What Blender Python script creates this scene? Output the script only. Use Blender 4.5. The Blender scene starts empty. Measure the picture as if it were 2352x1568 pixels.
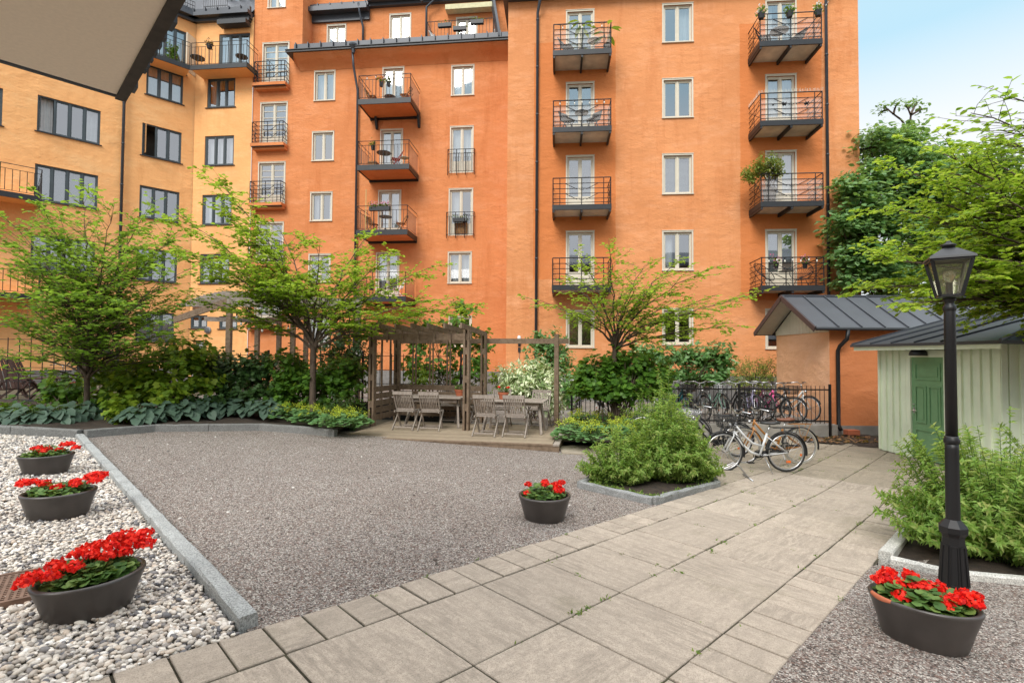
import bpy, bmesh, math, random
import numpy as np
from mathutils import Vector, Matrix
random.seed(7); rng = np.random.default_rng(7)
SC = bpy.context.scene; COL = SC.collection
R = math.radians
# ------------------------------------------------------------------ camera geometry
F = 1176.0; CX, CY = 1176.0, 784.0
EYE = Vector((0, 0, 1.6)); PITCH = R(1.56); ROLL = 0.0067
def ray(u, v):
    a = (u-CX)/F; b = -(v-CY)/F
    x = a*math.cos(ROLL)-b*math.sin(ROLL); z = a*math.sin(ROLL)+b*math.cos(ROLL)
    return Vector((x, math.cos(PITCH)-z*math.sin(PITCH), math.sin(PITCH)+z*math.cos(PITCH)))
def g(x, y):
    return -.0397*min(max(x, -12), 4.6) - .0239*min(max(y, -4), 10.0)
def at_ground(u, v, h=0.0):
    d = ray(u, v); z = 0
    for _ in range(40):
        t = (z-EYE.z)/d.z; z = g(d.x*t, d.y*t)+h
    return Vector((d.x*t, d.y*t, z))
def at_z(u, v, z):
    d = ray(u, v); return EYE + d*((z-EYE.z)/d.z)
def at_y(u, v, Y):
    d = ray(u, v); return EYE + d*(Y/d.y)
# ------------------------------------------------------------------ materials
MATS = {}
class NT:
    def __init__(s, name):
        s.m = bpy.data.materials.new(name); s.m.use_nodes = True; s.t = s.m.node_tree
        s.b = s.t.nodes['Principled BSDF']; s.out = s.t.nodes['Material Output']
    def n(s, typ, **kw):
        nd = s.t.nodes.new('ShaderNode'+typ)
        for k, v in kw.items():
            if k.startswith('_'): setattr(nd, k[1:], v)
            else: s.set(nd.inputs[k.replace('__', ' ')], v)
        return nd
    def set(s, inp, v):
        if isinstance(v, bpy.types.NodeSocket): s.t.links.new(v, inp)
        elif isinstance(v, bpy.types.Node): s.t.links.new(v.outputs[0], inp)
        else:
            if hasattr(inp.default_value, '__len__') and not hasattr(v, '__len__'): v = (v,)*len(inp.default_value)
            if hasattr(inp.default_value, '__len__') and len(inp.default_value) == 4 and len(v) == 3: v = (*v, 1)
            inp.default_value = v
    def coord(s, scale=None, rot=0):
        c = s.n('TexCoord').outputs['Object']
        if scale is None and not rot: return c
        mp = s.n('Mapping'); s.set(mp.inputs['Vector'], c)
        if scale is not None: s.set(mp.inputs['Scale'], scale)
        if rot: mp.inputs['Rotation'].default_value[2] = rot
        return mp.outputs[0]
    def noise(s, scale, detail=4, vec=None, rough=.55):
        nd = s.n('TexNoise'); s.set(nd.inputs['Scale'], scale); s.set(nd.inputs['Detail'], detail); s.set(nd.inputs['Roughness'], rough)
        s.set(nd.inputs['Vector'], vec if vec is not None else s.coord()); return nd.outputs[0]
    def ramp(s, fac, stops):
        nd = s.n('ValToRGB'); s.set(nd.inputs[0], fac); el = nd.color_ramp.elements
        while len(el) < len(stops): el.new(.5)
        for e, (p, c) in zip(el, stops):
            e.position = p; e.color = (*c, 1) if len(c) == 3 else c
        return nd.outputs[0]
    def mix(s, fac, a, b, mode='MIX'):
        nd = s.n('Mix', _data_type='RGBA', _blend_type=mode)
        s.set(nd.inputs[0], fac); s.set(nd.inputs[6], a); s.set(nd.inputs[7], b); return nd.outputs[2]
    def math(s, op, a, b=0.0, c=0.0):
        nd = s.n('Math', _operation=op); s.set(nd.inputs[0], a); s.set(nd.inputs[1], b)
        if op in ('MULTIPLY_ADD', 'SMOOTH_MIN', 'COMPARE'): s.set(nd.inputs[2], c)
        return nd.outputs[0]
    def bump(s, h, strength=.4, dist=.02):
        nd = s.n('Bump'); s.set(nd.inputs['Height'], h); nd.inputs['Strength'].default_value = strength
        nd.inputs['Distance'].default_value = dist; s.set(s.b.inputs['Normal'], nd.outputs[0])
    def base(s, c, rough=.7, spec=None, metal=0):
        s.set(s.b.inputs['Base Color'], c); s.set(s.b.inputs['Roughness'], rough); s.set(s.b.inputs['Metallic'], metal)
        if spec is not None: s.set(s.b.inputs['Specular IOR Level'], spec)
    def rand(s): return s.n('NewGeometry').outputs['Random Per Island']
def sc(c, k): return tuple(x*k for x in c)
def simple(name, c, rough=.6, metal=0, spec=.5, var=.12, nscale=6, bump=0):
    if name in MATS: return MATS[name]
    m = NT(name); f = m.noise(nscale, 5)
    m.base(m.ramp(f, [(.3, sc(c, 1-var)), (.7, sc(c, 1+var))]), rough, spec, metal)
    if bump: m.bump(m.noise(nscale*6, 4), bump, .01)
    MATS[name] = m.m; return m.m
def plaster(name, c, bands=None, dvec=None, rough_scale=1.0, stain=.5):
    m = NT(name)
    big = m.noise(.35, 5); mid = m.noise(2.2, 6, rough=.65)
    col = m.mix(m.ramp(big, [(.32, (0, 0, 0)), (.7, (1, 1, 1))]), sc(c, .90), sc((c[0]*1.0, c[1]*1.05, c[2]*1.1), 1.06))
    # lighter rubbed / streaky repairs in the limewash
    st = m.noise(1.0, 7, m.coord((.6, .6, 1.6)), .7)
    col = m.mix(m.ramp(st, [(.5, (0, 0, 0)), (.66, (stain*1.3,)*3)]), col, (min(c[0]*1.10, .9), c[1]*1.28, c[2]*1.6))
    dk = m.noise(.9, 6, m.coord((1.6, 1.6, .35)), .7)
    col = m.mix(m.ramp(dk, [(.52, (0, 0, 0)), (.70, (stain*1.1,)*3)]), col, (c[0]*.78, c[1]*.66, c[2]*.55))
    drip = m.noise(1.0, 6, m.coord((7, 7, .28)), .6); zone = m.noise(.5, 3)
    col = m.mix(m.math('MULTIPLY', m.ramp(drip, [(.54, (0,)*3), (.68, (.55*stain,)*3)]), m.ramp(zone, [(.42, (0,)*3), (.58, (1,)*3)])), col, (c[0]*.74, c[1]*.62, c[2]*.5))
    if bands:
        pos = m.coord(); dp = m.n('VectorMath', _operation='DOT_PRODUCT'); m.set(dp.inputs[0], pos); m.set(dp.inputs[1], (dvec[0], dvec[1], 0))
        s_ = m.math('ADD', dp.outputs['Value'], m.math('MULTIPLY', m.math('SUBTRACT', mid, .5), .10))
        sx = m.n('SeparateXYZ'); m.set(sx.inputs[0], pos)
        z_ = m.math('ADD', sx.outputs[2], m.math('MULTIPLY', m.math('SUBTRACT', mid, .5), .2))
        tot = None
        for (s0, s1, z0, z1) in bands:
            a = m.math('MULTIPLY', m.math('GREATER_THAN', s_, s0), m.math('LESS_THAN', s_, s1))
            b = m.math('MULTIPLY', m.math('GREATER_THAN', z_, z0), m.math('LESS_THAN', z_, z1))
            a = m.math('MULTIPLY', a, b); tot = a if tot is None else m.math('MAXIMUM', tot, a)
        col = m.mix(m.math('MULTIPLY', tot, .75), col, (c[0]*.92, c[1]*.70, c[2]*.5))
    m.base(col, .9, .2)
    h1 = m.noise(2.6*rough_scale, 7, m.coord((.8, .8, 1.5)), .62); h2 = m.noise(24, 5); msk = m.ramp(m.noise(.7, 4), [(.35, (.25,)*3), (.65, (1,)*3)])
    h = m.math('ADD', m.math('MULTIPLY', h1, m.math('MULTIPLY', msk, 1.6)), m.math('MULTIPLY', h2, .12))
    m.bump(h, .7, .06)
    MATS[name] = m.m; return m.m
def wood(name, c, c2, axis=(1, 18, 18), var=1.0):
    m = NT(name); r = m.rand()
    v = m.coord(axis); off = m.n('VectorMath', _operation='ADD'); m.set(off.inputs[0], v)
    cb = m.n('CombineXYZ'); m.set(cb.inputs[0], m.math('MULTIPLY', r, 37.0)); m.set(cb.inputs[1], m.math('MULTIPLY', r, 17.0)); m.set(off.inputs[1], cb.outputs[0])
    gr = m.noise(2.2, 7, off.outputs[0], .68)
    col = m.ramp(gr, [(.3, c2), (.52, c), (.75, sc(c, 1.25))])
    col = m.mix(m.math('MULTIPLY', r, .55*var), col, sc(c2, .8))
    m.base(col, .8, .25); m.bump(gr, .35, .006); MATS[name] = m.m; return m.m
def leafmat(name, stops, trans=.35, rough=.5, edge=None, spec=.35):
    """stops: colour ramp over a random value for each leaf"""
    m = NT(name); r = m.rand()
    stops = [sc(c, 1.55) for c in stops]; n = len(stops); col = m.ramp(r, [((i+.5)/n, c) for i, c in enumerate(stops)])
    big = m.noise(1.1, 3)
    col = m.mix(m.ramp(big, [(.35, (.0,)*3), (.7, (.45,)*3)]), col, m.mix(.5, col, sc(stops[-1], 1.1)))
    m.base(col, rough, spec)
    tr = m.n('BsdfTranslucent'); tc = m.mix(.0, col, col); m.set(tr.inputs[0], m.mix(.35, col, (.5, .62, .05)))
    mx = m.n('MixShader'); m.set(mx.inputs[0], trans); m.t.links.new(m.b.outputs[0], mx.inputs[1]); m.t.links.new(tr.outputs[0], mx.inputs[2])
    m.t.links.new(mx.outputs[0], m.out.inputs[0]); MATS[name] = m.m; return m.m
def glassmat(name, refl=.3, tint=(.8, .85, .86)):
    m = NT(name); t = m.n('BsdfTransparent'); m.set(t.inputs[0], tint)
    gl = m.n('BsdfGlossy'); m.set(gl.inputs['Roughness'], .02); m.set(gl.inputs[0], (.95, .97, 1))
    geo = m.n('TexCoord'); nb = m.n('Bump'); nb.inputs['Strength'].default_value = .02; nb.inputs['Distance'].default_value = .02
    m.set(nb.inputs['Height'], m.noise(1.3, 2)); m.set(gl.inputs['Normal'], nb.outputs[0])
    lw = m.n('LayerWeight'); lw.inputs[0].default_value = .35
    f = m.math('MULTIPLY_ADD', lw.outputs['Facing'], .5, refl)
    mx = m.n('MixShader'); m.set(mx.inputs[0], f); m.t.links.new(t.outputs[0], mx.inputs[1]); m.t.links.new(gl.outputs[0], mx.inputs[2])
    m.t.links.new(mx.outputs[0], m.out.inputs[0]); MATS[name] = m.m; return m.m
# ------------------------------------------------------------------ mesh builder
def wpos(o):
    v = Vector((0, 0, 0))
    while o is not None: v += o.location; o = o.parent
    return v
class MB:
    def __init__(s): s.v = []; s.f = []; s.mi = []; s.cur = 0
    def add(s, vs, fs):
        o = len(s.v); s.v += [tuple(p) for p in vs]; s.f += [tuple(i+o for i in f) for f in fs]; s.mi += [s.cur]*len(fs); return s
    def hexa(s, p):   # 8 points: bottom 4 ccw, top 4 ccw
        return s.add(p, [(3, 2, 1, 0), (4, 5, 6, 7), (0, 1, 5, 4), (1, 2, 6, 5), (2, 3, 7, 6), (3, 0, 4, 7)])
    def box(s, x0, x1, y0, y1, z0, z1, M=None):
        p = [Vector(q) for q in ((x0, y0, z0), (x1, y0, z0), (x1, y1, z0), (x0, y1, z0), (x0, y0, z1), (x1, y0, z1), (x1, y1, z1), (x0, y1, z1))]
        if M is not None: p = [M @ q for q in p]
        return s.hexa(p)
    def beam(s, a, b, w, h, up=(0, 0, 1)):
        a = Vector(a); b = Vector(b); d = (b-a).normalized(); up = Vector(up)
        sd = d.cross(up)
        if sd.length < 1e-4: sd = d.cross(Vector((0, 1, 0)))
        sd.normalize(); u = sd.cross(d).normalized(); sd = sd*(w/2); u = u*(h/2)
        return s.hexa([a-sd-u, a+sd-u, b+sd-u, b-sd-u, a-sd+u, a+sd+u, b+sd+u, b-sd+u])
    def tube(s, pts, r, n=6, cap=True):
        pts = [Vector(p) for p in pts]; rr = r if hasattr(r, '__len__') else [r]*len(pts)
        o = len(s.v); prev = None
        for i, p in enumerate(pts):
            d = (pts[min(i+1, len(pts)-1)]-pts[max(i-1, 0)])
            d = d.normalized() if d.length > 1e-9 else Vector((0, 0, 1))
            if prev is None:
                a = d.orthogonal().normalized()
            else:
                a = prev - d*prev.dot(d); a = a.normalized() if a.length > 1e-6 else d.orthogonal().normalized()
            prev = a; b = d.cross(a)
            for k in range(n):
                t = 2*math.pi*k/n; s.v.append(tuple(p+(a*math.cos(t)+b*math.sin(t))*rr[i]))
        for i in range(len(pts)-1):
            for k in range(n):
                k2 = (k+1) % n; s.f.append((o+i*n+k, o+i*n+k2, o+(i+1)*n+k2, o+(i+1)*n+k)); s.mi.append(s.cur)
        if cap:
            s.f.append(tuple(o+k for k in range(n))[::-1]); s.f.append(tuple(o+(len(pts)-1)*n+k for k in range(n))); s.mi += [s.cur]*2
        return s
    def rings(s, rings, closed=True, cap0=False, cap1=False):
        n = len(rings[0]); o = len(s.v)
        for r_ in rings: s.v += [tuple(p) for p in r_]
        for i in range(len(rings)-1):
            for k in range(n if closed else n-1):
                k2 = (k+1) % n; s.f.append((o+i*n+k, o+i*n+k2, o+(i+1)*n+k2, o+(i+1)*n+k)); s.mi.append(s.cur)
        if cap0: s.f.append(tuple(o+k for k in range(n))[::-1]); s.mi.append(s.cur)
        if cap1: s.f.append(tuple(o+(len(rings)-1)*n+k for k in range(n))); s.mi.append(s.cur)
        return s
    def lathe(s, prof, c=(0, 0, 0), n=16, ex=1.0, ey=1.0, rot=0, cap0=True, cap1=True):
        cr, sr = math.cos(rot), math.sin(rot); rs = []
        for (r_, z) in prof:
            ring = []
            for k in range(n):
                t = 2*math.pi*(k+.5)/n; x, y = r_*math.cos(t)*ex, r_*math.sin(t)*ey
                ring.append((c[0]+x*cr-y*sr, c[1]+x*sr+y*cr, c[2]+z))
            rs.append(ring)
        return s.rings(rs, True, cap0, cap1)
    def prism(s, poly, z0, z1):
        n = len(poly); area = sum(poly[i][0]*poly[(i+1) % n][1]-poly[(i+1) % n][0]*poly[i][1] for i in range(n))
        if area < 0: poly = poly[::-1]
        return s.rings([[(p[0], p[1], z0) for p in poly], [(p[0], p[1], z1) for p in poly]], True, True, True)
    def build(s, name, mat, parent=None, smooth=False, bevel=0, world=True):
        me = bpy.data.meshes.new(name)
        off = wpos(parent) if (parent is not None and world) else Vector((0, 0, 0))
        me.from_pydata([(v[0]-off.x, v[1]-off.y, v[2]-off.z) for v in s.v], [], s.f)
        mats = mat if isinstance(mat, (list, tuple)) else [mat]
        for m in mats: me.materials.append(m)
        if len(mats) > 1: me.polygons.foreach_set('material_index', s.mi)
        if smooth: me.polygons.foreach_set('use_smooth', [True]*len(me.polygons))
        me.update()
        o = bpy.data.objects.new(name, me); COL.objects.link(o)
        if parent is not None: o.parent = parent
        if bevel:
            b = o.modifiers.new('bevel', 'BEVEL'); b.width = bevel; b.segments = 2; b.limit_method = 'ANGLE'; b.angle_limit = R(35)
        return o
def tag(o, label=None, cat=None, group=None, kind=None):
    if label: o['label'] = label
    if cat: o['category'] = cat
    if group: o['group'] = group
    if kind: o['kind'] = kind
    return o
def thing(name, label, cat, loc=(0, 0, 0), rz=0, group=None):
    o = bpy.data.objects.new(name, None); COL.objects.link(o); o.empty_display_size = .1
    o.location = loc; o.rotation_euler = (0, 0, rz); return tag(o, label, cat, group)
def dup(root, loc, rz, label=None):
    def cp(o, par):
        c = o.copy(); COL.objects.link(c)
        if par is not None: c.parent = par
        for ch in list(o.children): cp(ch, c)
        return c
    r_ = cp(root, None); r_.location = loc; r_.rotation_euler = (0, 0, rz)
    if label: r_['label'] = label
    return r_
def jit(v, a): return Vector(v)+Vector((random.uniform(-a, a), random.uniform(-a, a), random.uniform(-a, a)))
# leaves as one numpy mesh
LEAF = {
 'oval': (np.array([[0, 0, 0], [.32, .38, .07], [.72, .34, .05], [1, 0, -.06], [.72, -.34, .05], [.32, -.38, .07]]), [(0, 3, 2, 1), (0, 5, 4, 3)]),
 'lance': (np.array([[0, 0, 0], [.35, .5, .08], [1, 0, -.15], [.35, -.5, .08]]), [(0, 2, 1), (0, 3, 2)]),
 'maple': (np.array([[0, 0, 0], [.1, .5, .04], [.5, .28, 0], [.62, .55, .02], [1, 0, -.08], [.62, -.55, .02], [.5, -.28, 0], [.1, -.5, .04]]), [(0, 4, 3, 2), (0, 2, 1), (0, 6, 5, 4), (0, 7, 6)]),
 'round': (np.array([[0, 0, 0]]+[[.5-.5*math.cos(t), .52*math.sin(t), .10+.05*math.cos(3*t)] for t in np.linspace(.5, 2*math.pi-.5, 9)]), [(0, 9, 8, 7), (0, 7, 6, 5), (0, 5, 4, 3), (0, 3, 2, 1)]),
 'hosta': (np.array([[0, 0, 0], [-.08, .3, .10], [.25, .5, .14], [.65, .4, .06], [1.05, 0, -.16], [.65, -.4, .06], [.25, -.5, .14], [-.08, -.3, .10], [.35, 0, .0], [.7, 0, -.03]]),
           [(0, 8, 2, 1), (8, 9, 3, 2), (9, 4, 3), (0, 7, 6, 8), (8, 6, 5, 9), (9, 5, 4)]),
 'petal': (np.array([[0, 0, 0], [.5, .5, .05], [1, .1, 0], [1, -.1, 0], [.5, -.5, .05]]), [(0, 4, 3, 2, 1)]),
}
def leaves(name, P, A, Nn, L, mat, parent=None, shape='oval', wr=.5, smooth=False):
    """P base points, A axis directions, Nn up directions, L lengths (N arrays)"""
    P = np.asarray(P, float); A = np.asarray(A, float); Nn = np.asarray(Nn, float); L = np.asarray(L, float)
    A /= np.linalg.norm(A, axis=1, keepdims=True)+1e-9
    S = np.cross(Nn, A); S /= np.linalg.norm(S, axis=1, keepdims=True)+1e-9
    U = np.cross(A, S); T, faces = LEAF[shape]; k = len(T); N = len(P)
    sy = (wr/.5) if shape in ('oval', 'lance') else wr*2 if shape == 'petal' else 1.0
    V = P[:, None, :] + L[:, None, None]*(T[None, :, 0:1]*A[:, None, :] + T[None, :, 1:2]*sy*S[:, None, :] + T[None, :, 2:3]*U[:, None, :])
    if parent is not None:
        w = wpos(parent); V = V - np.array([w.x, w.y, w.z])
    V = V.reshape(-1, 3); tot = []; start = []; idx = []; base = np.arange(N)*k
    fl = [np.array(f)[None, :]+base[:, None] for f in faces]
    loops = np.concatenate([f.ravel() for f in fl]); sizes = np.concatenate([np.full(N, f.shape[1]) for f in fl])
    me = bpy.data.meshes.new(name); me.vertices.add(len(V)); me.vertices.foreach_set('co', V.ravel().astype(np.float32))
    me.loops.add(len(loops)); me.loops.foreach_set('vertex_index', loops.astype(np.int32))
    me.polygons.add(len(sizes)); st = np.concatenate([[0], np.cumsum(sizes)[:-1]])
    me.polygons.foreach_set('loop_start', st.astype(np.int32)); me.polygons.foreach_set('loop_total', sizes.astype(np.int32))
    if smooth: me.polygons.foreach_set('use_smooth', [True]*len(sizes))
    me.update(calc_edges=True); me.validate(); me.materials.append(mat)
    o = bpy.data.objects.new(name, me); COL.objects.link(o)
    if parent is not None: o.parent = parent
    return o
# ------------------------------------------------------------------ shared materials
M_dark = simple('dark_metal', (.028, .03, .033), .45, .3)
M_black = simple('black_iron', (.012, .012, .013), .45, .2)
M_green_metal = simple('green_metal', (.012, .035, .028), .5)
M_cream = simple('cream_paint', (.64, .59, .48), .5, var=.05)
M_grey_frame = simple('grey_window_paint', (.055, .075, .085), .5, var=.08)
M_white = simple('white_paint', (.78, .78, .76), .5, var=.04)
M_concrete = simple('concrete', (.26, .245, .22), .9, var=.25, nscale=2.5, bump=.3)
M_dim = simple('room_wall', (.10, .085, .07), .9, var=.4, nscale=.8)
M_curtain = simple('white_curtain', (.62, .62, .62), .9, var=.06)
M_blind = simple('grey_blind', (.34, .35, .34), .7, var=.05)
M_soil = simple('soil', (.035, .023, .015), 1.0, var=.5, nscale=14, bump=.9)
M_glass = glassmat('window_glass', .34)
M_terracotta = simple('terracotta', (.42, .12, .055), .75, var=.15)
M_steel = simple('steel', (.55, .55, .56), .3, .9)
M_teak = wood('teak', (.38, .325, .28), (.22, .18, .15), (6, 6, 6))
M_timber = wood('pergola_timber', (.25, .18, .125), (.12, .082, .053), (5, 5, 5))
M_timber2 = wood('grey_timber', (.36, .31, .265), (.20, .165, .135), (4, 4, 4))
M_deckwood = wood('deck_boards', (.27, .225, .165), (.13, .105, .075), (1.6, 26, 8), .8)
M_roof = simple('sheet_metal_roof', (.065, .072, .085), .42, .25, var=.1, nscale=1.5)
M_bark = wood('bark', (.13, .095, .07), (.05, .035, .028), (8, 8, 3))
def gravel_mat():
    m = NT('gravel_material'); vec = m.coord()
    vo = m.n('TexVoronoi'); m.set(vo.inputs['Scale'], 120); m.set(vo.inputs['Vector'], vec)
    sp = m.n('SeparateColor'); m.set(sp.inputs[0], vo.outputs['Color'])
    col = m.ramp(sp.outputs[0], [(.0, (.06, .05, .045)), (.25, (.19, .165, .145)), (.45, (.36, .255, .215)), (.62, (.32, .305, .285)), (.8, (.50, .45, .40)), (.97, (.85, .80, .73))])
    vo2 = m.n('TexVoronoi'); m.set(vo2.inputs['Scale'], 62); m.set(vo2.inputs['Vector'], vec)
    sp2 = m.n('SeparateColor'); m.set(sp2.inputs[0], vo2.outputs['Color'])
    col = m.mix(m.math('GREATER_THAN', sp2.outputs[1], .82), col, m.ramp(sp2.outputs[0], [(0, (.075, .065, .06)), (.5, (.28, .19, .155)), (1, (.50, .46, .42))]))
    pat = m.noise(.55, 6, rough=.62)
    col = m.mix(m.ramp(pat, [(.35, (.3,)*3), (.62, (0,)*3)]), col, m.mix(1.0, col, (.66, .60, .55), 'MULTIPLY'))
    m.base(col, .9, .25)
    h = m.math('ADD', m.math('MULTIPLY', vo.outputs['Distance'], -1.0), m.math('MULTIPLY', vo2.outputs['Distance'], -1.1))
    m.bump(h, .9, .02); return m.m
M_gravel = gravel_mat()
def slab_mat(name, c, moss=.25, rot=R(45)):
    m = NT(name); r = m.rand()
    v = m.coord((1, 1, 1), rot); off = m.n('VectorMath', _operation='ADD'); m.set(off.inputs[0], v)
    cb = m.n('CombineXYZ'); m.set(cb.inputs[0], m.math('MULTIPLY', r, 91)); m.set(cb.inputs[1], m.math('MULTIPLY', r, 53)); m.set(off.inputs[1], cb.outputs[0])
    def stk(scl):
        st = m.n('Mapping'); m.set(st.inputs[0], off.outputs[0]); st.inputs['Scale'].default_value = scl; return m.noise(1.0, 9, st.outputs[0], .74)
    sel = m.math('GREATER_THAN', m.math('FRACT', m.math('MULTIPLY', r, 7.3)), .55)
    streak = m.math('ADD', m.math('MULTIPLY', stk((11, 2.2, 1)), m.math('SUBTRACT', 1.0, sel)), m.math('MULTIPLY', stk((2.2, 11, 1)), sel)); bl = m.math('ADD', m.math('MULTIPLY', stk((34, 5, 1)), m.math('SUBTRACT', 1.0, sel)), m.math('MULTIPLY', stk((5, 34, 1)), sel)); big = m.noise(1.7, 5, off.outputs[0], .6)
    col = m.ramp(streak, [(.33, sc(c, .66)), (.44, sc(c, .88)), (.52, c), (.7, sc(c, 1.10))])
    col = m.mix(m.math('MULTIPLY', m.ramp(bl, [(.46, (0,)*3), (.56, (1,)*3)]), m.ramp(big, [(.42, (.0,)*3), (.62, (.85,)*3)])), col, sc(c, .56))
    gr2 = m.noise(26, 8, off.outputs[0], .75); col = m.mix(m.ramp(gr2, [(.42, (.5,)*3), (.56, (0,)*3)]), col, sc(c, .62))
    col = m.mix(m.math('MULTIPLY', r, .4), col, sc(c, .58))
    ms = m.noise(.8, 6, m.coord(), .7)
    col = m.mix(m.ramp(ms, [(.56, (0,)*3), (.72, (moss,)*3)]), col, (.11, .105, .05))
    spk = m.noise(140, 2)
    col = m.mix(m.ramp(spk, [(.38, (.55,)*3), (.5, (0,)*3)]), col, sc(c, .4))
    m.base(col, .85, .25); m.bump(m.math('ADD', spk, m.math('MULTIPLY', streak, .6)), .35, .004); return m.m
M_slab = slab_mat('path_slab', (.485, .41, .332), .45)
M_slab2 = slab_mat('mossy_slab', (.40, .34, .26), .7)
M_joint = simple('mossy_joint', (.045, .040, .022), 1.0, var=.6, nscale=9, bump=.5)
def granite(name, c):
    m = NT(name); n1 = m.noise(90, 3, rough=.7); n2 = m.noise(6, 5)
    col = m.ramp(n1, [(.33, sc(c, .45)), (.5, c), (.66, sc(c, 1.5))]); col = m.mix(m.ramp(n2, [(.4, (0,)*3), (.75, (.5,)*3)]), col, sc(c, .55))
    m.base(col, .85, .3); m.bump(m.math('ADD', n1, m.math('MULTIPLY', m.noise(22, 4), 1.3)), .7, .012); MATS[name] = m.m; return m.m
M_granite = granite('granite', (.36, .37, .36)); M_granite_white = granite('pale_granite', (.55, .54, .50)); M_granite_dark = granite('dark_granite', (.21, .21, .20))
# ------------------------------------------------------------------ the ground
def sheet(name, poly, h, mat, step=None, kind='structure', bumpy=0.0):
    """polygon laid on the sloping yard, h above it"""
    bm = bmesh.new(); bm.faces.new([bm.verts.new((p[0], p[1], 0)) for p in poly])
    def cut(co, no): bmesh.ops.bisect_plane(bm, geom=bm.verts[:]+bm.edges[:]+bm.faces[:], plane_co=co, plane_no=no)
    for x in (-12, 4.6): cut((x, 0, 0), (1, 0, 0))
    for y in (-4, 10.0): cut((0, y, 0), (0, 1, 0))
    if step:
        xs = [p[0] for p in poly]; ys = [p[1] for p in poly]
        x = min(xs)+step
        while x < max(xs): cut((x, 0, 0), (1, 0, 0)); x += step
        y = min(ys)+step
        while y < max(ys): cut((0, y, 0), (0, 1, 0)); y += step
    bmesh.ops.triangulate(bm, faces=[f for f in bm.faces if len(f.verts) > 4])
    for v in bm.verts:
        v.co.z = g(v.co.x, v.co.y)+h
        if bumpy: v.co.z += bumpy*(math.sin(v.co.x*5.1+v.co.y*2.3)+math.sin(v.co.y*6.7-v.co.x*3.9)+random.uniform(-.6, .6))*.5
    bmesh.ops.recalc_face_normals(bm, faces=bm.faces[:])
    for f in bm.faces:
        if f.normal.z < 0: f.normal_flip()
    me = bpy.data.meshes.new(name); bm.to_mesh(me); bm.free(); me.materials.append(mat)
    o = bpy.data.objects.new(name, me); COL.objects.link(o); tag(o, kind=kind); return o
M_earth = simple('earth', (.10, .085, .055), 1.0, var=.4, nscale=3, bump=.5)
sheet('ground', [(-300, -60), (300, -60), (300, 400), (-300, 400)], -.06, M_earth)
sheet('gravel_yard', [(-7.72, 9.12), (-1.45, 2.95), (1.9, 6.3), (3.1, 7.5), (3.2, 9.8), (1, 10.4), (-3.6, 11.0), (-5.3, 11.15), (-7.2, 10.5)], 0.0, M_gravel)
rg = sheet('gravel_yard', [(1.05, 2.455), (3.15, 4.555), (4.2, 4.9), (9, 4.6), (9, -2), (-3, -2)], 0.006, M_gravel)
sheet('pebble_bed_base', [(-7.85, 9.05), (-1.58, 2.98), (-4.4, .2), (-14, 1.2), (-13, 9.3)], -.005, simple('pebble_sand', (.25, .23, .2), 1, var=.3, nscale=30))
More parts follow.
